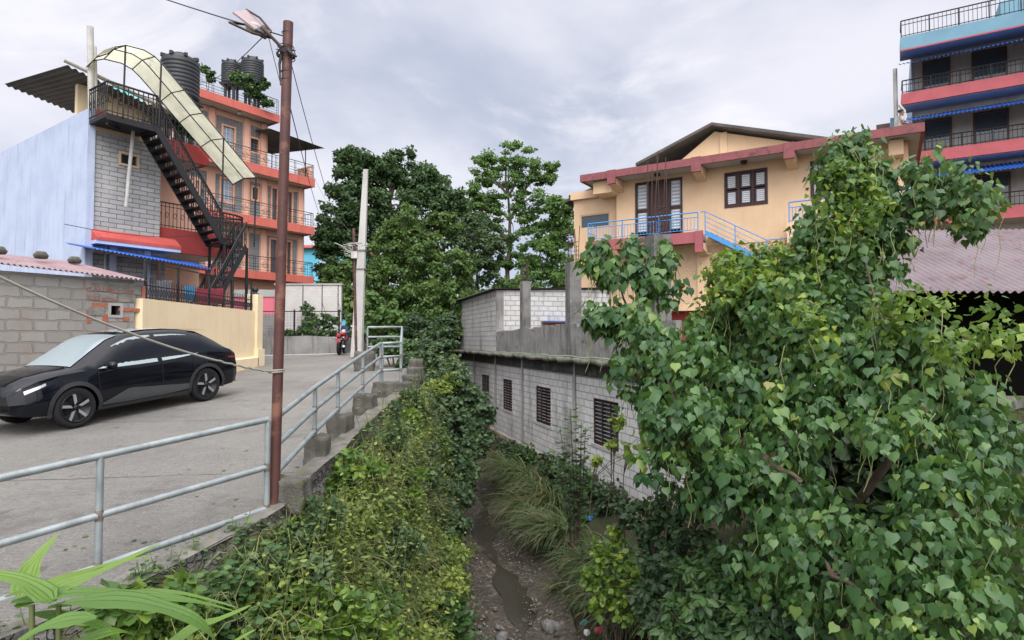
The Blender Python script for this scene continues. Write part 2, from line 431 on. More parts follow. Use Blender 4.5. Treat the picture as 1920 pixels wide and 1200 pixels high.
def rubble_mat(name, c1, c2, mort, moss, scale=4.5, moss_a=.8):
    t = NT(name)
    vo = t.n('ShaderNodeTexVoronoi'); vo.feature = 'DISTANCE_TO_EDGE'; vo.inputs['Scale'].default_value = scale
    v2 = t.n('ShaderNodeTexVoronoi'); v2.inputs['Scale'].default_value = scale
    mp = t.n('ShaderNodeMapping'); mp.inputs['Scale'].default_value = (1, 1, 1.6)
    wn_ = t.n('ShaderNodeTexNoise'); wn_.inputs['Scale'].default_value = 5; wn_.inputs['Detail'].default_value = 4; t.l(t.tc.outputs['Object'], wn_.inputs['Vector'])
    va_ = t.n('ShaderNodeVectorMath'); va_.operation = 'MULTIPLY_ADD'; t.l(wn_.outputs['Color'], va_.inputs[0]); va_.inputs[1].default_value = (.28, .28, .28); t.l(t.tc.outputs['Object'], va_.inputs[2])
    t.l(va_.outputs[0], mp.inputs[0]); t.l(mp.outputs[0], vo.inputs['Vector']); t.l(mp.outputs[0], v2.inputs['Vector'])
    sp = t.n('ShaderNodeSeparateColor'); t.l(v2.outputs['Color'], sp.inputs[0])
    col = t.mix(sp.outputs[0], c1, c2)
    col = t.mix(t.ramp(t.noise(14, 4), .3, .7, 0, .5), col, tuple(x * .4 for x in c1))
    e = t.ramp(vo.outputs['Distance'], .01, .06)
    col = t.mix(e, mort, col)
    col = t.mix(t.math('MULTIPLY', t.ramp(t.noise(1.8, 6, .7, off=(1, 4, 2)), .46, .6), moss_a), col, moss)
    t.bump(t.math('ADD', e, t.math('MULTIPLY', t.noise(16, 4), .5)), 1.0, .05)
    return t.fin(col, .95, 0, .25)
M['rubble'] = rubble_mat('mossy_rubble_masonry', (.20, .19, .175), (.11, .105, .095), (.05, .048, .042), (.075, .085, .02), 8.0, .9)
M['rubble_wall'] = rubble_mat('rough_rubble_masonry', (.30, .285, .265), (.225, .21, .19), (.20, .185, .165), (.27, .13, .085), 2.6, .55)
M['shed_wall'] = bricky('rough_shed_blockwork', (.29, .275, .25), (.22, .207, .185), (.20, .185, .165), .46, .235, .022, 1.0, .95, stain=(.27, .15, .10), sa=.6, rough_edge=.10)
M['low_wall'] = worn('streaked_low_wall', (.31, .30, .285), (.21, .205, .195), 1.5, .95, .35, (.08, .08, .075), sa=.8)
M['stone_block'] = worn('mossy_stone_block', (.125, .118, .10), (.06, .056, .048), 4, .95, .9, (.05, .048, .04), (.085, .10, .025), sa=.6)
M['teal_paint'] = worn('weathered_teal_paint', (.17, .32, .40), (.14, .27, .34), 1, .8, .05)
M['band_red'] = worn('faded_red_band', (.42, .10, .11), (.34, .08, .09), 1.5, .75, .08)
M['turquoise'] = worn('turquoise_paint', (.13, .45, .58), (.11, .38, .50), 1, .8, .05)
M['brickred'] = plain('red_brick', (.34, .12, .075), .9, 0, .2, .3, 12)
M['graffiti'] = plain('red_chalk_paint', (.30, .10, .085), .9, 0, .2, .3, 14)
M['graffiti_dark'] = plain('dark_spray_paint', (.03, .03, .032), .9, 0, .2)
M['rebar'] = plain('rusty_rebar', (.075, .045, .036), .8, .3)
M['bark'] = worn('grey_bark', (.13, .11, .085), (.075, .062, .048), 6, .95, .6, sc=(1, 1, .25))
M['bark_dark'] = worn('dark_bark', (.055, .042, .032), (.03, .024, .019), 6, .95, .6, sc=(1, 1, .25))
M['cloth_red'] = plain('maroon_cloth', (.20, .018, .035), .9)
M['cloth_grey'] = plain('grey_cloth', (.10, .10, .12), .9)
M['cloth_blue'] = plain('blue_cloth', (.03, .16, .30), .9)
M['green_plastic'] = plain('green_sheet', (.01, .30, .11), .5)
M['blue_plastic'] = plain('blue_plastic', (.02, .22, .60), .4)
M['white_plastic'] = plain('white_plastic', (.62, .63, .65), .6)
M['red_plastic'] = plain('pinkish_wrapper', (.5, .10, .12), .5)
M['teal_plastic'] = plain('teal_wrapper', (.06, .34, .32), .5)
M['cable'] = plain('cable_black', (.025, .024, .027), .7)
M['rope'] = plain('pale_twisted_wire', (.27, .255, .22), .7)
M['hose'] = plain('green_hose', (.22, .34, .20), .6)
# ================================================================== SETTING: ground, road, stream
EY = [0, 3, 4.75, 6.5, 8.4, 11.7, 13.6, 18.8, 27, 40, 70]
EX = [-5.6, -3.95, -3.02, -2.42, -2.36, -2.40, -2.28, -2.9, -4.6, -7.5, -14]
SY = [0, 5, 10, 16, 20, 25, 36, 60]
SX = [.9, .42, -.02, -.5, -1.02, -2.0, -5.2, -12]
SH = [1.0, 1.0, .98, 1.12, .70, .7, .7, .7]
def road_z(x, y):
    b_ = np.interp(y, [0, 5, 6.6, 13.6, 20, 27, 40, 60], [-2.12, -1.93, -1.80, -1.22, -.80, -.44, -.1, 0])
    return b_ + .025 * np.clip(x + 2.6, -8, 0)
def edge_x(y): return np.interp(y, EY, EX)
def str_x(y): return np.interp(y, SY, SX)
def str_h(y): return np.interp(y, SY, SH)
def str_z(y): return -5.0 + .018 * np.clip(y - 10, 0, 60)
def sm(t): t = np.clip(t, 0, 1); return t * t * (3 - 2 * t)
def wob(x, y): return (np.sin(x * 2.1 + y * 1.3) + np.sin(x * 4.7 - y * 3.1 + 1) * .5 + np.sin(x * 9.1 + y * 7.7) * .25 + np.sin(x * 17 - y * 15) * .12)
def ground_z(x, y):
    x = np.asarray(x, float); y = np.asarray(y, float)
    zs, xs, hw, ex = str_z(y), str_x(y), str_h(y), edge_x(y)
    zl = road_z(x, y) - .12
    xl = xs - hw
    lb = zs + (road_z(ex, y) - .50 - zs) * sm((xl - x) / np.maximum(xl - ex - .1, .3)) ** .8
    xr = xs + hw
    xb = 7.2 - .309 * y
    rr = np.where(y > 12.6, sm((x - xr) / np.maximum(xb - xr, .3)) * .95, 0)
    near = np.interp(x - xr, [0, .5, 1.5, 3, 6, 12, 30], [0, .35, .9, 1.9, 3.0, 4.2, 4.6])
    rb = zs + np.where(y > 12.6, rr + .25 * np.clip(x - xb, 0, 12), near)
    rb = np.where(y > 9, rb * sm((y - 9) / 4.5) + (zs + near) * (1 - sm((y - 9) / 4.5)), rb)
    z = np.where(x <= xl, lb, np.where(x >= xr, rb, zs + .10 * ((x - xs) / hw) ** 2))
    z = z + np.where((x > ex) & (x < xb + 3), .05 * wob(x, y) * np.clip(np.abs(x - xs) / hw, .25, 1.6), 0)
    z = np.where(x < ex - .05, zl, z)
    far = sm((y - 38) / 14)
    z = z * (1 - far) + (-.15) * far
    out = sm((x - 14) / 12); z = z * (1 - out) + (-.2) * out
    beh = sm((-y - 1) / 6); z = z * (1 - beh) + (-2.3) * beh
    return z
def gz(x, y): return float(ground_z(x, y))
def grid_mesh(name, xs, ys, zf, mat, kind='structure', uv=False):
    X, Y = np.meshgrid(xs, ys); Z = zf(X, Y)
    me = bpy.data.meshes.new(name); nx, ny = len(xs), len(ys)
    v = np.stack([X, Y, Z], -1).reshape(-1, 3)
    i = np.arange(nx * ny).reshape(ny, nx)
    f = np.stack([i[:-1, :-1], i[:-1, 1:], i[1:, 1:], i[1:, :-1]], -1).reshape(-1, 4)
    me.from_pydata(v.tolist(), [], f.tolist()); me.polygons.foreach_set('use_smooth', [True] * len(f))
    me.materials.append(mat); me.update()
    o = bpy.data.objects.new(name, me); COL.objects.link(o); o['kind'] = kind
    return o
gx = np.concatenate([[-1800, -500, -150, -60, -30, -18, -12, -9], np.arange(-7, -4.4, .4), np.arange(-4.4, 7, .11), np.arange(7, 14, .5), [16, 20, 28, 45, 90, 250, 700, 1800]])
gy = np.concatenate([[-900, -200, -60, -20, -8, -3, -1], np.arange(0, 30, .13), np.arange(30, 56, .8), [60, 70, 90, 140, 300, 800, 2000, 3500]])
grid_mesh('ground', gx, gy, ground_z, M['earth'])
# the bed of the stream, a sheet that follows the banks' foot
rows = []
for y in np.arange(.5, 37, .12):
    xs, hw = float(str_x(y)), float(str_h(y))
    row = []
    for k in range(19):
        t = -1.12 + 2.24 * k / 18; x = xs + t * hw
        z = float(str_z(y)) + .035 + .10 * t * t + .018 * float(wob(x * 2.7, y * 2.3)) + (.05 if abs(t) > .8 else 0)
        row.append((x, y, z))
    rows.append(row)
o = MB().grid(rows).build('stream', M['stream']); o['kind'] = 'structure'
# thin film of running water in the hollows
t = NT('shallow_water'); t.bump(t.noise(5, 4, .6, stretch=(1.5, .6, 1)), .25, .02)
col = t.mix(t.noise(1.2, 3), (.020, .017, .011), (.035, .030, .020)); M['water'] = t.fin(col, .22, 0, .4)
rows = []
for y in np.arange(.5, 36, .2):
    xs, hw = float(str_x(y)), float(str_h(y))
    c = .28 * math.sin(y * .7) * hw; w_ = hw * (.20 + .13 * math.sin(y * 1.7) + .06 * math.sin(y * 4.1))
    rows.append([(xs + c + w_ * t_, y, float(str_z(y)) + .062 + .004 * math.sin(y * 3 + t_)) for t_ in (-1, -.5, 0, .5, 1)])
o = MB().grid(rows).build('shallow_water', M['water']); o['kind'] = 'structure'
# road
ys = np.concatenate([np.arange(0, 28.3, .35)]); rows = []
for y in ys:
    ex = float(edge_x(y)) - .02
    rows.append([(x, y, float(road_z(x, y))) for x in np.concatenate([np.linspace(-22, -8, 8), np.linspace(-7.5, ex, 14)])])
o = MB().grid(rows).build('road', M['road']); o['kind'] = 'structure'
jm = MB()                                               # cast joints in the concrete
M['joint'] = plain('road_joint', (.10, .095, .085), .95, 0, .2)
for y in (7.9, 11.4, 16.2, 21.5):
    a = [(x, y + .03 * math.sin(x * 1.3) + .012 * math.sin(x * 7), float(road_z(x, y)) + .004) for x in np.linspace(-12, float(edge_x(y)) - .4, 60)]
    jm.grid([a, [(p[0], p[1] + .016, p[2]) for p in a]])
o = jm.build('road_joint', M['joint']); o['kind'] = 'structure'
km = MB()                                               # pale strip where the road meets the low wall
km.grid([[(x, 26.2, float(road_z(x, 26.2)) + .012) for x in np.linspace(-12, -5.4, 20)], [(x, 26.75, float(road_z(x, 26.75)) + .014) for x in np.linspace(-12, -5.3, 20)]])
o = km.build('pavement', M['concrete_pale']); o['kind'] = 'structure'

# retaining wall of the road, in rubble with a mossy ledge on top
root = thing('retaining_wall', 'mossy rubble retaining wall dropping from the road edge to the stream', 'retaining wall', (-2.4, 8, -2.4))
rows = [[], [], [], [], []]; rin = []
for y in np.arange(1, 30, .22):
    ex = float(edge_x(y)); zt = float(road_z(ex, y)) - .02; q = float(wob(ex * 3, y * 2)) * .025
    zb = zt - 2.0
    li = float(np.interp(y, [6.2, 7.0], [.035, .13])); rin.append((ex - .30 - q * .5, y, zt - .02))
    rows[0].append((ex - .27 - q * .5, y, zt + li)); rows[1].append((ex - .02 + q, y, zt + li + q * .3)); rows[2].append((ex + .02 + q, y, zt - .03))
    rows[3].append((ex + .12 + q * 2, y, zt - .9)); rows[4].append((ex + .26 + q, y, zb))
MB().grid(rows[1:][::-1], True).build('stone_face', M['rubble'], root, world=True)
MB().grid(([rin] + rows[:3])[::-1], False).build('coping', M['coping'], root, world=True)

def wall(mb, x0, x1, z0, z1, y0, y1, ops=()):
    """wall slab in the x-z plane between y0 and y1, with rectangular openings (x0, x1, z0, z1)"""
    xs = sorted({x0, x1, *[min(max(o[i], x0), x1) for o in ops for i in (0, 1)]})
    for a, b_ in zip(xs, xs[1:]):
        if b_ - a < 1e-4: continue
        hit = sorted([(o[2], o[3]) for o in ops if o[0] <= a + 1e-5 and o[1] >= b_ - 1e-5])
        z = z0
        for (p, q) in hit:
            if p > z: mb.b(a, b_, y0, y1, z, p)
            z = max(z, q)
        if z1 > z: mb.b(a, b_, y0, y1, z, z1)
    return mb
def frame_rect(mb, x0, x1, z0, z1, y0, y1, w):
    mb.b(x0, x1, y0, y1, z1 - w, z1); mb.b(x0, x1, y0, y1, z0, z0 + w)
    mb.b(x0, x0 + w, y0, y1, z0 + w, z1 - w); mb.b(x1 - w, x1, y0, y1, z0 + w, z1 - w); return mb
def corrug_sheet(mb, c00, c10, c01, c11, pitch=.10, amp=.018, th=.004):
    """wavy sheet, c00-c10 the eave (waves run along it), c01-c11 the top edge"""
    c00, c10, c01, c11 = map(Vector, (c00, c10, c01, c11))
    n = max(8, int((c10 - c00).length / pitch * 6)); nor = (c10 - c00).cross(c01 - c00).normalized()
    top = [[], []]
    for k in range(n + 1):
        t_ = k / n; h = nor * (amp * sin(t_ * (c10 - c00).length / pitch * 2 * pi))
        top[0].append(c00.lerp(c10, t_) + h); top[1].append(c01.lerp(c11, t_) + h)
    mb.grid(top); mb.grid([[p - nor * th for p in r][::-1] for r in top])
    return mb

# ================================================================== LOW BLOCK BUILDING ABOVE THE STREAM
bb = thing('block_building', 'long unplastered concrete block building standing over the stream', 'building', (-3.92, 36, 0), atan2(-23.5, 7.26))
LEN = 24.6
ops = [rect(bb, 903, 699, 917, 754, 0), rect(bb, 943, 709, 960, 766, 0), rect(bb, 1004.6, 723, 1032.5, 792, 0), rect(bb, 1112, 747, 1160, 838, 0)]
ops = [(a, b_, -2.72, -1.52) for (a, b_, c, d) in ops]
wall(MB(), 0, LEN, -3.72, -.62, 0, .2, ops).build('wall', M['block'], bb)
MB().b(0, LEN + .03, -.06, .25, -5.2, -3.72).build('foundation', M['plaster_tan'], bb)
m = MB(); m.b(0, .2, .2, 7, -5, -.62); m.b(LEN - .2, LEN, .2, 7, -5, -.62); m.b(.2, LEN - .2, 6.8, 7, -5, -.62); m.build('side_wall', M['block'], bb)
MB().b(.2, LEN - .2, .2, 6.8, -3.72, -3.60).build('room_floor', M['concrete_dark'], bb)
# roof slab with an uneven, mossy edge
rows = [[], [], [], []]
for k in range(121):
    x = -.3 + (LEN + .5) * k / 120; q = .03 * float(wob(x * 1.1, 3)); r_ = .025 * float(wob(x * 2.3, 9))
    rows[0].append((x, -.02, -.60 + r_ * .4)); rows[1].append((x, -.42 + q, -.615 + r_)); rows[2].append((x, -.45 + q, -.495 + r_ * .6)); rows[3].append((x, 7.1, -.478))
MB().grid(rows, True).build('roof_slab', M['moss_concrete'], bb)
MB().b(-.02, LEN + .02, -.035, 0, -.98, -.6).build('ring_beam', M['slab_black'], bb)
for px in (1076, 979, 929, 890):
    a = frame_pt(bb, px, 650, 0).x
    MB().b(a - .13, a + .09, -.012, 0, -3.72, -.98).build('pilaster', M['concrete_pale'], bb)
    MB().tube([(a + .15, -.05, -.62), (a + .15, -.05, -4.2)], .035, 8).build('drain_pipe', M['concrete'], bb)
for i, (a, b_, c, d) in enumerate(ops):
    w_ = MB(); frame_rect(w_, a, b_, c, d, .02, .10, .045)
    for t_ in (1 / 3, 2 / 3): w_.b(a + (b_ - a) * t_ - .03, a + (b_ - a) * t_ + .03, .03, .09, c + .045, d - .045)
    win = w_.build('window', M['wood_dark'], bb)
    g = MB()
    for k in range(1, 12):
        z = c + (d - c) * k / 12; g.b(a + .045, b_ - .045, .045, .06, z - .011, z + .011)
    g.build('grille_bar', M['concrete'], win)
    q = MB()
    for t0 in ((0, 1, 2) if i == 3 else (0,)):
        q.b(a + (b_ - a) * t0 / 3 + .02, a + (b_ - a) * (t0 + 1) / 3 - .02, .115, .12, c + .04, d - .04)
    q.build('pane', M['glass'], win)
    MB().b(a - .1, b_ + .1, -.02, 0, c - .09, c).build('sill', M['concrete_pale'], bb)
# parapet over the near bays
p0 = frame_pt(bb, 931, 640, 0).x
m = MB()
for a, b_, h in ((p0, p0 + 2.4, .36), (p0 + 2.4, p0 + 4.6, .42), (p0 + 4.6, p0 + 8.4, .46), (p0 + 8.4, LEN, .40)):
    k = int((b_ - a) / .4)
    for j in range(k):
        m.b(a + (b_ - a) * j / k, a + (b_ - a) * (j + 1) / k, .0, .13, -.49, h + .035 * R.uniform(-1, 1))
m.build('parapet', M['parapet'], bb)
# moss line along the foot of the parapet comes with the slab's own moss
def rebar(mb, x, y, z0, z1, s=.12, n=6, ties=5):
    pts = [(-s, -s), (s, -s), (s, s), (-s, s), (0, -s), (0, s)][:n]
    for i, (a, b_) in enumerate(pts):
        top = z1 - R.uniform(0, .35) * (z1 - z0); lx, ly = R.uniform(-.06, .06), R.uniform(-.06, .06)
        mb.tube([(x + a, y + b_, z0), (x + a + lx * .3, y + b_ + ly * .3, (z0 + top) / 2), (x + a + lx, y + b_ + ly, top)], .011, 5)
    for k in range(ties):
        z = z0 + .12 + k * .13
        if z < z1: mb.tube([(x - s, y - s, z), (x + s, y - s, z), (x + s, y + s, z), (x - s, y + s, z), (x - s, y - s, z)], .006, 4)
for (px, zt, w_, rt, yy) in ((1234, 2.32, .42, 4.35, .2), (1075, 2.28, .36, 3.4, .16), (985, 2.14, .31, 3.0, .16), (931, 2.05, .3, 2.2, .16), (846, 1.55, .3, 2.4, .3)):
    x = frame_pt(bb, px, 600, yy).x
    c = MB().b(x - w_ / 2, x + w_ / 2, yy - w_ / 2, yy + w_ / 2, -.5, zt).build('column', M['concrete_dark' if px > 900 else 'concrete_dark'], bb)
    m = MB(); rebar(m, x, yy, zt - .02, rt, w_ / 2 - .06); m.build('rebar', M['rebar'], c)
for (x, y, zt, w_) in ((frame_pt(bb, 1208, 560, 3.4).x, 3.4, 2.0, .4), (frame_pt(bb, 1130, 560, 5.2).x, 5.4, 2.2, .3)):
    c = MB().b(x - w_ / 2, x + w_ / 2, y - w_ / 2, y + w_ / 2, -.5, zt).build('column', M['concrete_dark'], bb)
    m = MB(); rebar(m, x, y, zt - .02, zt + 1.0, w_ / 2 - .06); m.build('rebar', M['rebar'], c)
# spray painted writing on the far bay
def text_mesh(name, body, size, mat, parent, M4, ext=.004):
    cu = bpy.data.curves.new(name, 'FONT'); cu.body = body; cu.size = size; cu.extrude = ext
    o = bpy.data.objects.new('t', cu); COL.objects.link(o)
    dg = bpy.context.evaluated_depsgraph_get(); me = bpy.data.meshes.new_from_object(o.evaluated_get(dg))
    bpy.data.objects.remove(o); me.transform(M4); me.materials.clear(); me.materials.append(mat); me.name = name
    q = bpy.data.objects.new(name, me); COL.objects.link(q); q.parent = parent; return q
a = frame_pt(bb, 833, 685, 0)
MT = Matrix.Translation((.55, -.008, -2.15)) @ Matrix.Rotation(pi / 2, 4, 'X')
text_mesh('graffiti', '11 TIGER', 1.15, M['graffiti_dark'], bb, MT)

# hut on the roof slab
ht = thing('rooftop_hut', 'rough block hut with a thin tin roof on top of the block building', 'hut', bb.location, bb.rotation_euler.z)
h0, h1 = frame_pt(bb, 863, 600, 0).x, p0
m = MB()
m.prism([(h0, .0, -.48), (h1, .0, -.48), (h1, .0, 2.08), (h0, .0, 2.02)], (0, .14, 0))
m.prism([(h1 - .14, .14, -.48), (h1 - .14, 5.0, -.48), (h1 - .14, 5.0, 2.22), (h1 - .14, .14, 2.08)], (.14, 0, 0))
m.b(h0, h0 + .14, .14, 5, -.48, 2.0); m.b(h0, h1, 5, 5.14, -.48, 2.0)
m.build('wall', M['hut_block'], ht)
MB().b(h1 - .02, h1 + .025, -.02, .30, -.48, 2.07).build('corner_post', M['parapet'], ht)
m = MB(); m.b(h1 - .02, h1 + .02, .3, 5.0, .2, .36)
m = MB(); corrug_sheet(m, (h0 - .35, -.28, 2.06), (h1 + .2, -.28, 2.12), (h0 - .35, 5.3, 2.22), (h1 + .2, 5.3, 2.30), .13, .018); m.build('roof', M['roof_dark'], ht)
m = MB(); m.b(h1 + .02, h1 + .05, 2.0, 3.35, .45, .75); m.build('opening_panel', M['brickred'], ht)
MB().b(h1 + .02, h1 + .5, 1.95, 3.45, .78, .80).build('hatch_awning', M['blue_tin'], ht)
gs = MB(); p_ = P(857, 610, 33.5); gs.box(p_, (.5, .1, .95)); gs.box((p_.x, p_.y + .03, p_.z), (.56, .08, 1.0))
for k in range(5): gs.box((p_.x - .2 + .1 * k, p_.y - .07, p_.z), (.02, .04, .95))
tag(gs.build('green_panel', M['green_plastic']), 'bright green sheet standing at the far corner of the rooftop hut', 'panel')

# ================================================================== YELLOW HOUSE
yh = thing('yellow_house', 'yellow two storey house with maroon roof edge and blue balcony rails', 'house', (3.44, 30, 0), atan2(-.524, .853))
YW, ZR, ZB = 1.15, 8.15, -1.0        # wall plane behind the roof edge, roof top, base
YL = 13.95
o1, o2, o3 = rect(yh, 1191, 344, 1280, 404, YW), rect(yh, 1358, 325, 1440, 382, YW), rect(yh, 1519, 308, 1600, 352, YW)
zf = 4.85                                                     # upper floor level
dw = (o1[0], o1[1], zf + .05, o1[3])
wn2 = (o2[0], o2[1], o2[2], o2[3]); wn3 = (o3[0], o3[1] , o2[2] - .02, o2[3])
wn4 = (wn3[0] + 3.5, wn3[1] + 3.3, wn3[2], wn3[3])
wx0 = frame_pt(yh, 1156, 400, YW).x
wall(MB(), wx0, YL - .4, 4.40, 7.85, YW, YW + .2, [dw, wn2, wn3]).build('upper_wall', M['yellow'], yh)
low = MB(); lz0 = 1.55
wall(low, wx0, YL - .4, lz0, 4.40, YW - .03, YW + .2, []); low.build('lower_wall', M['yellow_brick'], yh)
MB().b(wx0, YL - .4, YW - .06, YW - .03, 4.3, 4.42).build('string_course', M['yellow'], yh)
MB().b(-1.0, YL - .4, YW + .5, YW + .7, ZB - 1.5, lz0).build('ground_wall', M['dark_red'], yh)
MB().b(wx0 - 1.6, YL - .4, YW - .1, YW + .5, lz0 - .18, lz0).build('floor_beam', M['yellow'], yh)
m = MB(); m.b(YL - .6, YL - .4, YW + .2, 9, ZB, 7.85); m.b(wx0, wx0 + .2, YW + .2, 9, ZB, 7.85); m.b(wx0, YL - .4, 9, 9.2, ZB, 7.85); m.build('side_wall', M['yellow'], yh)
MB().b(wx0 + .2, YL - .6, YW + .25, 9, zf - .1, zf).build('upper_floor', M['concrete'], yh)
for px in (1200, 1320, 1460):
    x = frame_pt(yh, px, 500, YW).x
    MB().b(x - .28, x + .28, YW - .10, YW - .03, lz0, 4.3).build('pilaster', M['yellow'], yh)
# roof slab: fascia + soffit
MB().b(-.1, YL + .1, 0, .12, ZR - .34, ZR).build('fascia', M['maroon_fascia'], yh)
MB().b(-.1, .02, .12, 8.8, ZR - .34, ZR).build('side_fascia', M['maroon_fascia'], yh); MB().b(YL - .02, YL + .1, .12, 8.8, ZR - .34, ZR).build('side_fascia', M['maroon_fascia'], yh)
MB().b(.02, YL - .02, .12, 9.2, ZR - .30, ZR - .06).build('roof_slab', M['soffit_grey'], yh)
for px in (1146, 1305, 1480):
    x = frame_pt(yh, px, 320, 0).x
    MB().prism([(x - .2, .12, ZR - .34), (x - .2, YW, ZR - .34), (x - .2, YW, ZR - .85), (x - .2, .12, ZR - .62)], (.4, 0, 0)).build('roof_bracket', M['yellow'], yh)
    MB().b(x - .21, x + .21, -.03, .12, ZR - .64, ZR + .02).build('bracket_face', M['maroon_fascia'], yh)
x = frame_pt(yh, 1680, 250, 0).x
MB().b(x - .25, x + .25, .55, YW, ZR - .95, ZR - .34).build('roof_bracket', M['yellow'], yh)
for px in (1232, 1395, 1570):
    x = frame_pt(yh, px, 320, .6).x
    MB().lathe((x, .6, ZR - .38), [(.0, -.10), (.10, -.07), (.15, .0), (.15, .05), (0, .06)], 12).build('ceiling_lamp', M['black_iron'], yh)
# gable on the roof
gy = 3.2
g0, g1, g2 = frame_pt(yh, 1213, 301, gy), frame_pt(yh, 1340, 236, gy), frame_pt(yh, 1490, 262, gy)
gz0 = ZR - .1; gx2 = g2.x + 1.2; hz2 = g1.z - (gx2 - g1.x) * .36
MB().prism([(g0.x + .3, gy, gz0), (gx2, gy, gz0), (gx2, gy, hz2 - .1), (g1.x, gy, g1.z - .28)], (0, .2, 0)).build('gable_wall', M['yellow'], yh)
x = frame_pt(yh, 1357, 270, gy).x
MB().b(x - .17, x + .17, gy - .08, gy, gz0, g1.z - .42).build('gable_post', M['yellow'], yh)
m = MB()
m.prism([(g0.x - .4, gy - .6, g0.z - .22), (g1.x, gy - .6, g1.z), (g1.x, gy - .6, g1.z - .14), (g0.x - .4, gy - .6, g0.z - .36)], (0, 6.5, 0))
m.prism([(g1.x, gy - .6, g1.z), (gx2 + .6, gy - .6, hz2 + .0), (gx2 + .6, gy - .6, hz2 - .15), (g1.x, gy - .6, g1.z - .14)], (0, 6.5, 0))
m.build('gable_roof', M['roof_dark'], yh)
# left wing, lower
lw = frame_pt(yh, 1076, 400, YW + .4); lt = frame_pt(yh, 1110, 372, YW + .4).z
sw = rect(yh, 1088, 404, 1143, 424, YW + .4)
wall(MB(), lw.x, wx0, lz0 - .2, lt, YW + .4, YW + .6, [(sw[0], sw[1], sw[2], sw[3])]).build('wing_wall', M['yellow'], yh)
MB().b(lw.x - .1, wx0 + .0, YW + .2, YW + .6, lt, lt + .38).build('wing_parapet', M['yellow'], yh)
MB().b(lw.x, lw.x + .2, YW + .6, 8, ZB - 1, lt).build('wing_side_wall', M['yellow'], yh)
m = MB(); m.prism([(lw.x - .7, YW + .6, lt + .1), (wx0 + .3, YW + .6, lt + 1.25), (wx0 + .3, YW + .6, lt + 1.13), (lw.x - .7, YW + .6, lt - .02)], (0, 6, 0)); m.build('wing_roof', M['roof_dark'], yh)
MB().b(wx0 - .9, wx0 + .05, .35, YW + .3, ZR - .95, ZR - .34).build('roof_return', M['yellow'], yh)
wf = MB(); frame_rect(wf, sw[0], sw[1], sw[2], sw[3], YW + .42, YW + .5, .06); wf = wf.build('window', M['frame_cream'], yh)
MB().b(sw[0] + .05, sw[1] - .05, YW + .47, YW + .48, sw[2] + .05, sw[3] - .05).build('pane', M['glass'], wf)
sw2 = rect(yh, 1093, 497, 1112, 512, YW + .4)
wf = MB(); frame_rect(wf, *sw2, YW + .36, YW + .40, .07); wf = wf.build('window', M['frame_brown'], yh)
MB().b(sw2[0], sw2[1], YW + .385, YW + .392, sw2[2], sw2[3]).build('pane', M['glass'], wf)
def slat_panel(root_, parent, x0, x1, z0, z1, y):
    """a wooden casement: two small panes with pale slats"""
    f = MB(); frame_rect(f, x0, x1, z0, z1, y, y + .06, .07 * min(1, (x1 - x0) / .5) + .02)
    zm = (z0 + z1) / 2 - .03; f.b(x0, x1, y, y + .06, zm - .04, zm + .04)
    sash = f.build('sash', M['wood_dark'], parent)
    return sash
def wood_window(x0, x1, z0, z1, n, door=None):
    f = MB(); frame_rect(f, x0, x1, z0, z1, YW - .03, YW + .12, .09)
    for k in range(1, n):
        x = x0 + (x1 - x0) * k / n; f.b(x - .05, x + .05, YW - .02, YW + .12, z0 + .09, z1 - .09)
    win = f.build('window', M['wood_dark'], yh)
    for k in range(n):
        a, b_ = x0 + (x1 - x0) * k / n + .06, x0 + (x1 - x0) * (k + 1) / n - .06
        zl, zh = z0 + .1, z1 - .1; zm = (zl + zh) / 2
        s = MB()
        for (c, d) in ((zl, zm - .03), (zm + .03, zh)): frame_rect(s, a, b_, c, d, YW + .02, YW + .07, .07)
        s.build('sash', M['wood_dark'], win)
        q = MB()
        for (c, d) in ((zl + .07, zm - .10), (zm + .10, zh - .07)): q.b(a + .07, b_ - .07, YW + .05, YW + .06, c, d)
        q.build('pane', M['pane_slat'], win)
        for (c, d) in ((zl + .07, zm - .10), (zm + .10, zh - .07)):
            q = MB(); nn = 6
            for j in range(nn):
                z = c + (d - c) * (j + .5) / nn; q.b(a + .09, b_ - .09, YW + .03, YW + .045, z - .028, z + .028)
            q.build('louvre', M['white_plastic'], win)
    return win
wood_window(*wn2, 3); wood_window(*wn3, 3)
a, b_, c, d = dw; w_ = b_ - a
f = MB(); frame_rect(f, a, b_, c, d, YW - .03, YW + .12, .09); f.b(a + w_ * .28 - .05, a + w_ * .28 + .05, YW - .02, YW + .1, c, d); f.b(b_ - w_ * .27 - .05, b_ - w_ * .27 + .05, YW - .02, YW + .1, c, d)
dr = f.build('door', M['wood_dark'], yh)
m = MB(); xm = a + w_ * .5
for (p, q) in ((a + w_ * .28 + .05, xm), (xm + .01, b_ - w_ * .27 - .05)):
    m.b(p, q, YW + .04, YW + .09, c, d - .09)
    for k in range(3): m.b(p + .1, q - .08, YW + .02, YW + .04, c + .15 + k * (d - c - .4) / 3, c + (d - c - .4) * (k + 1) / 3)
m.build('leaf', M['wood_dark'], dr)
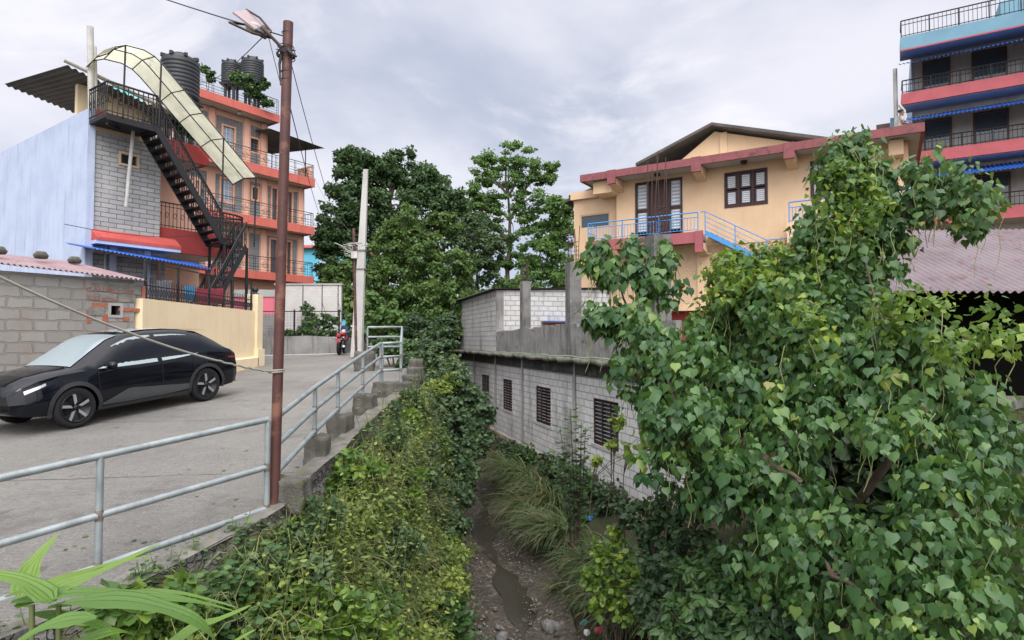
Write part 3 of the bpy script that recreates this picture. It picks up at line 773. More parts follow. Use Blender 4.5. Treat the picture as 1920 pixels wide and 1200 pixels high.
for (p, q) in ((a + .1, a + w_ * .28 - .06), (b_ - w_ * .27 + .06, b_ - .1)):
    zm = (c + d) / 2
    s = MB(); s.b(p, q, YW + .03, YW + .08, zm - .09, zm + .09); s.build('sash', M['wood_dark'], dr)
    q1 = MB(); q1.b(p, q, YW + .06, YW + .07, c + .35, zm - .09); q1.b(p, q, YW + .06, YW + .07, zm + .09, d - .1); q1.build('pane', M['pane_slat'], dr)
    for (z0, z1) in ((c + .35, zm - .09), (zm + .09, d - .1)):
        q2 = MB()
        for j in range(7): z = z0 + (z1 - z0) * (j + .5) / 7; q2.b(p + .06, q - .06, YW + .04, YW + .055, z - .03, z + .03)
        q2.build('louvre', M['white_plastic'], dr)
# balcony one
b0, b1 = frame_pt(yh, 1098, 430, 0).x, frame_pt(yh, 1312, 410, 0).x
MB().b(b0, b1, 0, .12, zf - .52, zf - .02).build('balcony_fascia', M['balcony_pink'], yh)
MB().b(b0, b0 + .1, .12, YW - .03, zf - .52, zf - .02).build('balcony_side', M['balcony_pink'], yh)
MB().b(b0 + .1, b1 - .02, .12, YW - .03, zf - .34, zf - .04).build('balcony_slab', M['soffit_grey'], yh)
MB().b(b1 - .22, b1 + .12, -.04, .12, zf - .95, zf).build('balcony_post', M['balcony_pink'], yh)
for x in (b1 - .05, b0 + 2.6):
    MB().prism([(x - .2, .12, zf - .52), (x - .2, YW, zf - .52), (x - .2, YW, zf - 1.05), (x - .2, .12, zf - .8)], (.38, 0, 0)).build('balcony_bracket', M['yellow'], yh)
m = MB(); x = b0 + 2.6; m.b(x - .2, x + .2, -.02, .1, zf - .85, zf - .5); m.build('balcony_post', M['balcony_pink'], yh)
def bar_rail(x0, x1, y, z, h, n, name='balcony_railing'):
    m = MB(); m.tube([(x0, y, z + h), (x1, y, z + h)], .03, 8); m.tube([(x0, y, z + .08), (x1, y, z + .08)], .018, 6); m.tube([(x0, y, z + h - .22), (x1, y, z + h - .22)], .018, 6)
    for k in range(n + 1):
        x = x0 + (x1 - x0) * k / n; m.tube([(x, y, z + .08), (x, y, z + h - .22)], .013, 5)
    for k in range(4):
        x = x0 + (x1 - x0) * k / 3; m.tube([(x, y, z - .04), (x, y, z + h)], .026, 6)
    return m.build(name, M['blue_rail'], yh)
bar_rail(b0 + .1, b1 - .1, .08, zf, .85, 34)
m = MB(); m.tube([(b0 + .1, .08, zf + .85), (b0 + .1, YW, zf + .85)], .03); m.tube([(b0 + .1, .08, zf + .4), (b0 + .1, YW, zf + .4)], .018)
for k in range(5): m.tube([(b0 + .1, .08 + k * .24, zf), (b0 + .1, .08 + k * .24, zf + .85)], .013, 5)
m.build('balcony_railing', M['blue_rail'], yh)
# outside stair going down to the right
s0, s1 = Vector((b1 + .15, .35, zf - .05)), Vector((b1 + 2.7, .35, zf - 1.55))
m = MB(); m.beam(s0, s1, .06, .2); m.beam(s0 + Vector((0, .8, 0)), s1 + Vector((0, .8, 0)), .06, .2); m.build('stair_stringer', M['blue_rail'], yh)
m = MB()
for k in range(11): p_ = s0.lerp(s1, (k + .5) / 11); m.b(p_.x - .14, p_.x + .14, .38, 1.12, p_.z + .03, p_.z + .06)
m.build('stair_tread', M['rebar'], yh)
m = MB()
for h in (.95, .72, .5, .28): m.tube([s0 + Vector((0, 0, h)), s1 + Vector((0, 0, h))], .024 if h > .9 else .014, 6)
for k in (0, .5, 1): p_ = s0.lerp(s1, k); m.tube([p_, p_ + Vector((0, 0, .95))], .024, 6)
m.tube([s1 + Vector((0, 0, .95)), s1 + Vector((2.2, 0, .95))], .024, 6); m.tube([s0 + Vector((-.2, 0, .95)), s0 + Vector((0, 0, .95))], .024, 6)
m.build('stair_rail', M['blue_rail'], yh)
# balcony two
c0, c1 = frame_pt(yh, 1474, 380, 0).x, frame_pt(yh, 1730, 350, 0).x
MB().b(c0, c1, 0, .12, zf - .45, zf - .02).build('balcony_fascia', M['yellow'], yh)
MB().b(c0, c0 + .1, .12, YW - .03, zf - .45, zf - .02).build('balcony_side', M['yellow'], yh)
MB().b(c0 + .1, c1 - .02, .12, YW - .03, zf - .3, zf - .04).build('balcony_slab', M['soffit_grey'], yh)
MB().prism([(c0 + .02, -.03, zf - .45), (c0 + .02, YW, zf - .45), (c0 + .02, YW, zf - 1.0), (c0 + .02, -.03, zf - .85)], (.4, 0, 0)).build('balcony_bracket', M['yellow'], yh)
bar_rail(c0 + .1, c1 - .1, .08, zf, .85, 36)

# man on the roof of the yellow house
# ================================================================== TALL HOUSE BEHIND, AT THE RIGHT
tw = thing('tall_house', 'tall white house with red balcony bands and blue tin awnings', 'house', (18.2, 28.5, 0), atan2(-.524, .853))
TW = 8.0
MB().b(.6, TW, 1.3, 9, -2, 14.0).build('wall', M['concrete_pale'], tw)
m = MB(); m.b(.55, .6, 1.25, 9, -2, 14.0); m.build('side_wall', M['blue_plaster'], tw)
for z in (2.6, 5.4, 8.3, 11.15, 13.75):
    red = z < 13
    MB().b(.1, TW, 0, .12, z - .1, z + (.42 if red else .5)).build('balcony_band', M['band_red' if red else 'teal_paint'], tw)
    MB().b(.1, TW, .12, 1.3, z - .13, z).build('balcony_slab', M['soffit_grey'], tw)
    MB().b(.1, .22, .12, 1.3, z - .1, z + (.42 if red else .5)).build('balcony_end', M['band_red' if red else 'teal_paint'], tw)
    m = MB(); zz = z + (.42 if red else .5); hh = .62 if red else .8
    m.tube([(.15, .06, zz + hh), (TW, .06, zz + hh)], .03, 6); m.tube([(.15, .06, zz + .08), (TW, .06, zz + .08)], .02, 6); m.tube([(.15, .06, zz + hh - .2), (TW, .06, zz + hh - .2)], .018, 6)
    for k in range(int(TW / .16)): m.tube([(.15 + k * .16, .06, zz), (.15 + k * .16, .06, zz + hh)], .011, 5)
    for k in range(8): m.tube([(.15 + k * 1.1, .06, zz), (.15 + k * 1.1, .06, zz + hh)], .028, 6)
    m.tube([(.15, .06, zz + hh), (.15, 1.3, zz + hh)], .03, 6)
    m.build('balcony_railing', M['black_iron'], tw)
    if red:
        for (xa_, xb2) in ((1.0, 2.1), (2.9, 4.2), (5.2, 6.6)):
            w_ = MB(); frame_rect(w_, xa_, xb2, z + .4, z + 2.2, 1.24, 1.3, .08); w_ = w_.build('window', M['frame_brown'], tw); MB().b(xa_ + .08, xb2 - .08, 1.27, 1.28, z + .48, z + 2.1).build('pane', M['glass'], w_)
MB().b(.1, TW, -.02, .0, 13.58, 13.65).build('trim_strip', M['band_red'], tw)
for z in (7.75, 10.5, 13.2):
    m = MB(); corrug_sheet(m, (0, -.55, z - .42), (TW, -.55, z - .42), (0, 1.25, z + .25), (TW, 1.25, z + .25), .16, .03); m.build('awning', M['blue_tin'], tw)
m = MB(); m.tube([(-.12, .5, 3), (-.12, .5, 13.0)], .09, 8); m.build('drain_pipe', M['pvc'], tw)
m = MB(); m.tube([(.0, -.2, 11.0), (.2, -.15, 10.7), (.2, -.1, 5)], .07, 8); m.build('drain_pipe', M['pvc'], tw)
MB().b(-.35, .1, 1.6, 2.6, 8.9, 11.0).build('side_cabin', M['teal_paint'], tw)
MB().b(-.95, -.36, 1.7, 1.78, 8.9, 10.8).build('shutter', M['frame_brown'], tw)
MB().b(4.2, 6.5, 3, 6, 14.0, 16.2).build('stair_tower', M['teal_paint'], tw)

# ================================================================== TIN ROOFED SHED AT THE RIGHT
sh = thing('tin_shed', 'open dark shed with a rusty corrugated roof behind the climbing leaves', 'shed', (8.55, 12.2, -2.0))
m = MB(); corrug_sheet(m, (-1.6, -.6, 2.92), (6.5, -1.2, 2.86), (-1.6, 3.2, 4.75), (6.5, 2.6, 4.7), .15, .030); m.build('roof', M['roof_rust'], sh)
for x in (-1.2, 1.6, 4.2, 6.2): MB().b(x - .06, x + .06, -.3, -.18, -.4, 2.9).build('post', M['wood_dark'], sh)
MB().b(-1.5, 6.4, 2.6, 2.75, -1, 4.2).build('back_wall', M['painted_shade'], sh)  # back and side walls coloured near-black for the shade under the roof
MB().b(-1.5, -1.4, 0, 2.6, -1, 3.2).build('side_wall', M['painted_shade'], sh)
MB().b(-1.4, 6.4, -.1, 0, -1.2, .9).build('front_wall', M['rough_stone'], sh)
# ================================================================== SALMON APARTMENT BUILDING
RZ = atan2(.821, .571)
ob = thing('apartment_building', 'salmon four storey building with red slab bands and slate clad walls', 'building', (-12.3 - .571 * 8.2, 38 - .821 * 8.2, 0), RZ)
OL, OW = 8.2, 1.0
slabs = [(3.5, 3.95), (6.56, 7.05), (9.55, 10.06)]
xtop = frame_pt(ob, 497, 250, OW).x
def ox(px, y=OW, py=350): return frame_pt(ob, px, py, y).x
def oz(px, py, y=OW): return frame_pt(ob, px, py, y).z
op1 = []
wl = MB()
wins = {  # per floor: (px0, px1, z above floor, height, kind)
    10.06: [(416, 437, .75, 1.25, 'w'), (468, 483, 1.0, .75, 's')],
    7.05: [(414, 436, .75, 1.25, 'w'), (473, 483, 1.2, .7, 's'), (510, 519, .05, 2.05, 'd'), (540, 547, .05, 2.05, 'd')],
    3.95: [(414, 436, .75, 1.25, 'w'), (508, 519, .05, 2.05, 'd'), (539, 546, .05, 2.05, 'd')]}
spans = {10.06: (0, xtop, 12.9), 7.05: (0, OL - .25, 9.6), 3.95: (0, OL - .25, 6.6)}
for z, (xa, xb_, zt) in spans.items():
    wall(wl, xa, xb_, z, zt, OW, OW + .2, [(ox(a), ox(b_), z + h, z + h + hh) for (a, b_, h, hh, k) in wins[z]])
wl.b(0, OL - .25, OW, OW + .2, -1.2, 3.6)
wl.build('wall', M['orange'], ob)
m = MB(); m.b(OL - .45, OL - .25, OW + .2, 9, -1.2, 9.6); m.b(xtop - .2, xtop, OW + .2, 9, 10.06, 12.9); m.build('side_wall', M['orange'], ob)
for i, (z0, z1) in enumerate(slabs):
    MB().b(0, OL, 0, .12, z0, z1).b(OL - .12, OL, .12, 9, z0, z1).build('slab_band', M['orange_red'], ob)
    MB().b(0, OL - .12, .12, 9, z0 + .06, z1 - .02).build('floor_slab', M['soffit'], ob)
xr = ox(523, 0); MB().b(0, xr, 0, .12, 12.87, 13.32).b(xr - .12, xr, .12, 8, 12.87, 13.32).build('slab_band', M['orange_red'], ob)
MB().b(0, xr - .12, .12, 8, 12.93, 13.28).build('roof_slab', M['soffit'], ob)
for px, z0, z1 in ((460, 10.06, 12.87), (492, 10.06, 12.87), (394, 10.06, 12.87), (460, 7.05, 9.55), (494, 7.05, 9.55), (563, 7.05, 9.55), (494, 3.95, 6.56), (563, 3.95, 6.56), (460, 3.95, 6.56)):
    x = ox(px); MB().b(x - .16, x + .16, OW - .10, OW, z0, z1).build('pilaster', M['orange'], ob)
    MB().tube([(x + .22, OW - .06, z0), (x + .22, OW - .06, z1)], .04, 6).build('drain_pipe', M['frame_salmon'], ob)
for z, (xa, xb_, zt) in spans.items():
    pil = [0.0] + sorted(ox(px) for px, q0, q1 in ((394, 10.06, 0), (460, 10.06, 0), (492, 10.06, 0)) if z > 9) if z > 9 else [0.0] + sorted(ox(px) for px in (394, 460, 494, 563))
    pil = pil + ([] if z > 9 else [OL - .12])
    for a, b_ in zip(pil, pil[1:]):
        hh = {10.06: 2.5, 7.05: 2.2, 3.95: 2.3}[z]
        o_ = [(ox(p) - .1, ox(q) + .1, z + h - .1, z + h + k + .1) for (p, q, h, k, _) in wins[z]]
        wall(MB(), a + .3, b_ - .22, z, z + hh, OW - .03, OW, o_).build('cladding', M['clad_small'], ob)
    for (p, q, h, k, kind) in wins[z]:
        x0, x1 = ox(p), ox(q)
        f = MB(); frame_rect(f, x0 - .1, x1 + .1, z + h - (.1 if kind != 'd' else .04), z + h + k + .1, OW - .06, OW + .05, .10)
        w_ = f.build('door' if kind == 'd' else 'window', M['frame_salmon'], ob)
        if kind == 'd':
            m = MB(); frame_rect(m, x0, x1, z + h, z + h + k, OW + .02, OW + .08, .09); m.b(x0, x1, OW + .02, OW + .08, z + h + .9, z + h + 1.0); m.build('leaf', M['frame_brown'], w_)
            MB().b(x0 + .05, x1 - .05, OW + .045, OW + .055, z + h + .05, z + h + k - .05).build('pane', M['glass'], w_)
        else:
            m = MB()
            for j in (1, 2): m.b(x0 + (x1 - x0) * j / 3 - .012, x0 + (x1 - x0) * j / 3 + .012, OW + .02, OW + .04, z + h, z + h + k)
            for j in range(1, 4): m.b(x0, x1, OW + .022, OW + .038, z + h + k * j / 4 - .01, z + h + k * j / 4 + .01)
            m.build('grille', M['black_iron'] if kind == 's' else M['white_plastic'], w_)
            MB().b(x0, x1, OW + .06, OW + .07, z + h, z + h + k).build('pane', M['glass_pale' if kind == 'w' else 'glass'], w_)
def fancy_rail(m, x0, x1, y, z, h=.85, seg=1.25):
    for hh in (h, h - .14, .42, .26, .10): m.tube([(x0, y, z + hh), (x1, y, z + hh)], .022 if hh == h else .012, 5)
    n = max(1, round((x1 - x0) / seg)); s = (x1 - x0) / n
    for k in range(n + 1):
        x = x0 + s * k
        for d in (-.05, .05): m.tube([(x + d, y, z), (x + d, y, z + h)], .014, 5)
        if k < n:
            c = x + s / 2; r_ = .21
            for q in (r_, r_ * .5):
                p = [(c - q, y, z + .42), (c, y, z + .42 + q), (c + q, y, z + .42), (c, y, z + .42 - q), (c - q, y, z + .42)]; m.tube(p, .012, 5)
    return m
for z in (3.95, 7.05, 10.06):
    m = MB(); fancy_rail(m, .3, OL - .1, .08, z); m.tube([(OL - .06, .08, z + .85), (OL - .06, 2, z + .85)], .02, 5)
    for k in range(8): m.tube([(OL - .06, .08 + k * .25, z), (OL - .06, .08 + k * .25, z + .85)], .012, 5)
    m.build('balcony_railing', M['black_iron'], ob)
    MB().b(OL - .35, OL - .1, OW - .9 if z > 9 else OW - .05, OW + .3, z, z + (.75 if z > 9 else 2.6)).build('corner_pillar', M['orange'], ob)
m = MB(); fancy_rail(m, .3, xr - .1, .08, 13.32, .9); m.build('roof_railing', M['black_iron'], ob)
m = MB(); a, b_ = ox(497, .2), ox(592, .2)
corrug_sheet(m, (a - .2, -.5, 12.15), (a - .2, 5, 12.9), (OL + .3, -.5, 12.0), (OL + .3, 5, 12.6), .2, .03); m.build('terrace_awning', M['roof_dark'], ob)
m = MB(); m.tube([(OL - .5, .3, 10), (OL - .5, .3, 12.05)], .03, 6); m.tube([(OL - .5, 3.8, 10), (OL - .5, 3.8, 12.4)], .03, 6); m.build('awning_post', M['black_iron'], ob)
MB().lathe((ox(446, .5), .5, 12.85), [(0, -.08), (.1, -.05), (.12, .04), (0, .05)], 12).build('ceiling_lamp', M['white_plastic'], ob)

# ================================================================== GREY CLAD HOUSE AT THE LEFT
gh = thing('clad_house', 'grey stone clad house with blue side wall and red ledges', 'house', (-12.62, 18.35, 0), RZ)
gw = frame_pt(gh, 301, 330, 0).x
wi = rect(gh, 222, 283, 260, 317, 0); 
ww = (wi[0] + .06, wi[1] - .06, wi[2] + .07, wi[3] - .06)
wall(MB(), 0, gw, 3.2, 6.35, 0, .2, [ww]).build('wall', M['clad'], gh)
MB().b(.06, gw + .25, .12, .3, -1.5, 3.0).build('ground_floor_wall', M['clad'], gh)
MB().b(-.2, 0, -.06, 10, -1.6, 6.95).build('side_wall', M['blue_plaster'], gh)
MB().b(-.02, gw, -.03, .2, 6.352, 6.6).build('top_beam', M['frame_cream'], gh)
MB().b(.02, .28, -.06, .2, 6.6, 7.0).build('corner_band', M['ledge_red'], gh)
MB().b(gw - .2, gw, .2, 5, 3.2, 6.35).build('return_wall', M['clad'], gh)
f = MB(); frame_rect(f, ww[0] - .06, ww[1] + .06, ww[2] - .07, ww[3] + .06, -.05, .03, .065); wn = f.build('window', M['frame_cream'], gh)
m = MB(); 
for k in range(1, 5): m.b(ww[0], ww[1], .03, .045, ww[2] + (ww[3] - ww[2]) * k / 5 - .008, ww[2] + (ww[3] - ww[2]) * k / 5 + .008)
m.b((ww[0] + ww[1]) / 2 - .02, (ww[0] + ww[1]) / 2 + .02, .03, .06, ww[2], ww[3]); m.build('grille', M['black_iron'], wn)
MB().b(ww[0] - .02, ww[1] + .02, .12, .13, ww[2], ww[3]).build('pane', M['glass'], wn)
# sloping red ledge over the ground floor
MB().prism([(-.05, .2, 2.98), (-.05, -.42, 2.98), (-.05, -.42, 3.08), (-.05, .0, 3.36), (-.05, .2, 3.36)], (gw + .55, 0, 0)).build('ledge', M['ledge_red'], gh)
MB().b(-.05, gw + .5, -.40, .12, 2.88, 2.98).build('ledge_soffit', M['blue_plaster'], gh)
for px in (214, 278):
    x = frame_pt(gh, px, 460, 0).x; MB().b(x - .09, x + .09, .02, .12, 0, 2.88).build('column', M['blue_plaster'], gh)
MB().tube([(.38, .05, .5), (.38, .05, 2.9)], .03, 6).build('drain_pipe', M['pvc'], gh)
# right part: balcony slabs in maroon
x2 = frame_pt(gh, 434, 450, .2).x
MB().b(gw, x2, .2, .35, 2.95, 3.75).build('balcony_band', M['dark_red'], gh)
MB().b(gw, x2, .35, 5, 2.98, 3.1).build('balcony_slab', M['soffit'], gh)
MB().b(gw + .3, x2 - .1, 2.2, 2.4, -1.5, 6.2).build('back_wall', M['orange'], gh)
x3 = frame_pt(gh, 392, 280, .2).x
MB().b(gw, x3, .2, .35, 6.15, 6.75).b(x3 - .12, x3, .35, 5, 6.15, 6.75).build('balcony_band', M['dark_red'], gh)
MB().b(gw, x3 - .12, .35, 5, 6.18, 6.6).build('roof_slab', M['soffit'], gh)
def scroll_rail(m, x0, x1, y, z, h=.85, step=.13):
    m.tube([(x0, y, z + h), (x1, y, z + h)], .022, 6); m.tube([(x0, y, z + .08), (x1, y, z + .08)], .014, 5); m.tube([(x0, y, z + h - .13), (x1, y, z + h - .13)], .012, 5)
    n = max(1, round((x1 - x0) / step))
    for k in range(n + 1):
        x = x0 + (x1 - x0) * k / n; m.tube([(x, y, z), (x, y, z + h)], .011, 5)
        if k < n and k % 2 == 0:
            c = x + (x1 - x0) / n / 2
            m.tube([(c + .05 * cos(t_), y, z + h * .5 + .10 * sin(t_) + .03 * t_ / 6) for t_ in np.linspace(0, 5.5, 9)], .009, 4)
    return m
m = MB(); scroll_rail(m, gw + .05, x2 - .4, .27, 3.75); m.build('balcony_railing', M['black_iron'], gh)
m = MB(); scroll_rail(m, gw + .05, x3, .27, 6.75); m.build('roof_railing', M['black_iron'], gh)
# upper room behind the landing with its tin roof
MB().b(.1, gw + .4, 1.6, 1.8, 6.4, 8.2).build('upper_wall', M['cream'], gh)
MB().b(0, gw, .2, 9, 6.37, 6.59).build('roof_slab', M['soffit'], gh)
m = MB(); corrug_sheet(m, (-.6, .5, 8.25), (gw + 1.2, .5, 7.55), (-.6, 6, 9.0), (gw + 1.2, 6, 8.4), .2, .03); m.build('upper_roof', M['roof_dark'], gh)
m = MB(); m.tube([(-.7, .4, 8.35), (gw + 1.3, .4, 7.62)], .07, 8); m.build('gutter', M['pvc'], gh)
for (px, y0, y1, r_) in ((172, 50, 235, .09), (180, 87, 230, .06)):
    a = frame_pt(gh, px, y1, .15); b_ = frame_pt(gh, px - 3, y0, .15); MB().tube([a, b_], r_, 10).build('vent_pipe', M['pvc'], gh)
a = frame_pt(gh, 251, 232, -.5); b_ = frame_pt(gh, 236, 388, -.35)
MB().tube([a, a.lerp(b_, .5), b_], .055, 8).build('drain_pipe', M['pvc'], gh)
# roof antenna dish fragments: pale green fibre panes on the terrace
m = MB(); corrug_sheet(m, (.9, 2.2, 8.6), (2.6, 2.2, 8.5), (.9, 3.2, 9.1), (2.6, 3.2, 9.0), .2, .02); m.build('fibre_pane', M['teal_plastic'], gh)

# black iron outside stair with fibre canopy
st = thing('iron_staircase', 'black iron outside staircase under a curved yellowed fibre canopy', 'staircase', gh.location, RZ)
yf, yn = -.35, -1.25
A = frame_pt(gh, 266, 248, yf); B = frame_pt(gh, 392, 460, yf)
A1, B1 = Vector((A.x, yn, A.z)), Vector((B.x, yn, B.z)); A0, B0 = Vector((A.x, yf, A.z)), Vector((B.x, yf, B.z))
for a, b_ in ((A0, B0), (A1, B1)): MB().beam(a, b_, .06, .20).build('stringer', M['black_iron'], st)
NS = 14
for k in range(NS):
    p = A.lerp(B, (k + .5) / NS); MB().b(p.x - .16, p.x + .16, yn + .03, yf - .03, p.z, p.z + .03).build('tread', M['black_iron'], st)
# landings
la = (A.x - 1.35, A.x + .05); lb_ = (B.x - .05, B.x + .95)
m = MB(); m.b(la[0], la[1], yn, yf + .3, A.z - .08, A.z + .02); m.beam((la[0], yn, A.z - .12), (la[1], yn, A.z - .12), .05, .1); m.beam((la[0], yn, A.z - .3), (la[0] + .7, yf, A.z - .1), .05, .05); m.build('landing', M['black_iron'], st)
arc = [(lb_[0], yf + .1), (lb_[0], yn - .05)] + [(lb_[0] + .95 * sin(t_) , (yn + yf) / 2 - .0 - .5 * cos(t_)) for t_ in np.linspace(0.25, pi - .2, 9)]
MB().prism([(x, y, B.z - .05) for x, y in arc][::-1], (0, 0, .10)).build('landing', M['black_iron'], st)
def rail_line(m, pts, h=.9, step=.14, sc=True):
    m.tube([p + Vector((0, 0, h)) for p in pts], .032, 6); m.tube([p + Vector((0, 0, .1)) for p in pts], .020, 5); m.tube([p + Vector((0, 0, h - .12)) for p in pts], .016, 5)
    for a, b_ in zip(pts, pts[1:]):
        n = max(1, round((b_ - a).length / step))
        for k in range(n):
            p = a.lerp(b_, k / n); m.tube([p, p + Vector((0, 0, h))], .016, 5)
            if sc and k % 2 == 0:
                q = a.lerp(b_, (k + .5) / n); d = (b_ - a).normalized()
                m.tube([q + d * (.045 * cos(t_)) + Vector((0, 0, h * .48 + .11 * sin(t_))) for t_ in np.linspace(0, 5.6, 9)], .014, 4)
for a, b_ in ((A0, B0), (A1, B1)):
    m = MB(); rail_line(m, [a, b_]); m.build('railing', M['black_iron'], st)
m = MB(); rail_line(m, [Vector((la[0], yf + .3, A.z)), Vector((la[0], yn, A.z)), Vector((la[1], yn, A.z))], .95); m.build('railing', M['black_iron'], st)
m = MB(); rail_line(m, [Vector((x, y, B.z + .05)) for x, y in arc[1:]], .95, .13); m.build('railing', M['black_iron'], st)
# lower flight turning back
C0 = Vector((B.x + .75, yn - .1, B.z - .05)); D0 = Vector((B.x - .85, yn - .1, .12))
for dy in (0, .75):
    MB().beam(C0 + Vector((0, dy, 0)), D0 + Vector((0, dy, 0)), .05, .15).build('stringer', M['black_iron'], st)
    m = MB(); rail_line(m, [C0 + Vector((0, dy, 0)), D0 + Vector((0, dy, 0))], .85); m.build('railing', M['black_iron'], st)
for k in range(12):
    p = C0.lerp(D0, (k + .6) / 12); MB().b(p.x - .11, p.x + .11, p.y + .03, p.y + .72, p.z, p.z + .03).build('tread', M['black_iron'], st)
for (x, y) in ((B.x + .85, yn), (B.x + .85, yf), (B.x + .02, yn), (B.x + .02, yf)):
    MB().b(x - .035, x + .035, y - .035, y + .035, -1.0, B.z - .06).build('post', M['black_iron'], st)
# canopy following the flight
cp = [frame_pt(gh, px, py, yn - .12) for px, py in ((203, 98), (218, 86), (236, 83), (270, 92), (290, 104), (303, 117), (345, 167), (380, 210), (420, 258), (455, 300), (481, 332))]
yf2 = yf + .45
rows = [[Vector((p.x, yn - .12, p.z)) for p in cp], [Vector((p.x, (yn + yf2) / 2, p.z + .10)) for p in cp], [Vector((p.x, yf2, p.z - .02)) for p in cp]]
m = MB(); m.grid(rows); m.build('canopy', M['canopy'], st)
m = MB()
for r in rows: m.tube([p - Vector((0, 0, .03)) for p in r], .017, 6)
for i in (0, 2, 4, 6, 7, 8, 10): m.tube([rows[j][i] - Vector((0, 0, .035)) for j in range(3)], .017, 6)
m.build('canopy_frame', M['black_iron'], st)
m = MB()
for i, s_ in ((2, None), (5, None), (8, .55), (10, 1.0)):
    p = rows[0][i]
    zb = A.z if i <= 5 else (B.z if i == 10 else A.lerp(B, (p.x - A.x) / (B.x - A.x)).z)
    m.tube([(p.x, yn - .03, zb), (p.x, yn - .1, p.z - .03)], .026, 6)
p = rows[2][2]; m.tube([(p.x - .3, yf2, A.z), (p.x - .3, yf2, p.z + .05)], .026, 6)
m.build('canopy_post', M['black_iron'], st)

# ------------------------------------------------------------------ water tanks
def water_tank(loc, r, h, stand, label):
    t_ = thing('water_tank', label, 'water tank', loc, 0, 'black plastic water tanks on the roofs')
    pr = [(0, 0), (r * .97, 0)]
    for k in range(9):
        z = h * (.03 + .76 * k / 9); pr += [(r * .965, z), (r, z + h * .015), (r, z + h * .06), (r * .965, z + h * .075)]
    pr += [(r * .97, h * .80), (r * .94, h * .84), (r * .72, h * .90), (r * .36, h * .93), (r * .34, h * .99), (0, h)]
    MB().lathe((0, 0, 0), pr, 28).build('drum', M['tank'], t_)
    m = MB()
    for k in range(8): a = 2 * pi * k / 8; m.box((r * .86 * cos(a), r * .86 * sin(a), h * .87), (r * .3, r * .16, h * .07), a)
    m.build('lifting_lug', M['tank'], t_)
    m = MB(); 
    for k in range(4): a = pi / 4 + k * pi / 2; m.b(r * .6 * cos(a) - .06, r * .6 * cos(a) + .06, r * .6 * sin(a) - .06, r * .6 * sin(a) + .06, -stand, 0)
    m.b(-r * .9, r * .9, -r * .9, r * .9, -.08, -.005); m.build('stand', M['black_iron'], t_)
p = P(337, 188, 22.5); water_tank(p, .66, 1.75, 2.1, 'largest black ribbed water tank behind the staircase canopy')
p = P(434, 160, 35.5); water_tank(p, .56, 1.5, 1.6, 'smaller left water tank of the pair on the salmon building')
p = P(473, 160, 35.0); water_tank(p, .62, 1.65, 1.6, 'right water tank of the pair on the salmon building')
for k, (px, py, d) in enumerate(((441, 94, 35), (459, 92, 35.2))):
    pass
m = MB()
# ------------------------------------------------------------------ blue awning, tin shed, cream wall, fence
aw = thing('blue_awning', 'bright blue corrugated awning in front of the clad house', 'awning', gh.location, RZ)
a, b_ = frame_pt(gh, 176, 466, -1.6), frame_pt(gh, 396, 505, -1.0)
m = MB(); corrug_sheet(m, a, b_, (a.x - .1, .1, a.z + .30), (b_.x - .1, .1, b_.z + .30), .12, .022); m.build('sheet', M['blue_tin'], aw)
m = MB(); m.beam(a + Vector((0, .05, -.05)), b_ + Vector((0, .05, -.05)), .05, .05); m.build('edge_bar', M['wood_dark'], aw)
for px in (283,):
    q = a.lerp(b_, .52); MB().b(q.x - .04, q.x + .04, q.y + .03, q.y + .11, -1.2, q.z - .04).build('post', M['wood_dark'], aw)
q = a.lerp(b_, .97); MB().b(q.x - .04, q.x + .04, q.y + .03, q.y + .11, -1.0, q.z - .04).build('post', M['wood_dark'], aw)

sd = thing('stone_shed', 'low rough stone shed with faded pink tin roof behind the car', 'shed', (-8.95 - .571 * 4.2, 14.5 - .821 * 4.2, 0), RZ)
SL = 4.2
hole = rect(sd, 208, 573, 225, 591, 0)
zr_ = lambda x: 1.47 + (SL - x) * .06
wall(MB(), 0, SL, -2.0, 1.42, 0, .25, [hole]).build('wall', M['shed_wall'], sd)
m = MB(); m.b(SL - .25, SL, .25, 2.6, -2, 1.42); m.b(0, .25, .25, 2.6, -2, 1.42); m.b(0, SL, 2.6, 2.8, -2, 1.6); m.build('side_wall', M['shed_wall'], sd)
f = MB(); frame_rect(f, hole[0] - .06, hole[1] + .06, hole[2] - .06, hole[3] + .06, -.02, .1, .06); f.build('opening_frame', M['concrete'], sd)
MB().b(hole[0] - .05, hole[1] + .05, .26, .28, hole[2] - .05, hole[3] + .05).build('opening_panel', M['painted_shade'], sd)  # near-black sheet standing in for the darkness inside the opening
m = MB(); corrug_sheet(m, (-.3, -.25, 1.62), (SL + .18, -.25, 1.42), (-.3, 2.3, 2.05), (SL - .5, 2.3, 1.98), .10, .022); m.build('roof', M['roof_pink'], sd)
sdm = Matrix.Translation(sd.location) @ sd.rotation_euler.to_matrix().to_4x4()
for k in range(5):
    q = sdm @ Vector((.3 + k * .8, 1.2 + .3 * sin(k * 2), 1.87))
    m = MB().lathe((0, 0, 0), [(0, -.02), (.12, -.01), (.15, .06), (.09, .15), (0, .16)], 8)
    o = m.build('roof_stone', M['stone_block']); o.location = q; tag(o, 'grey stone holding down the pink tin roof of the shed', 'stone', 'stones on the shed roof')
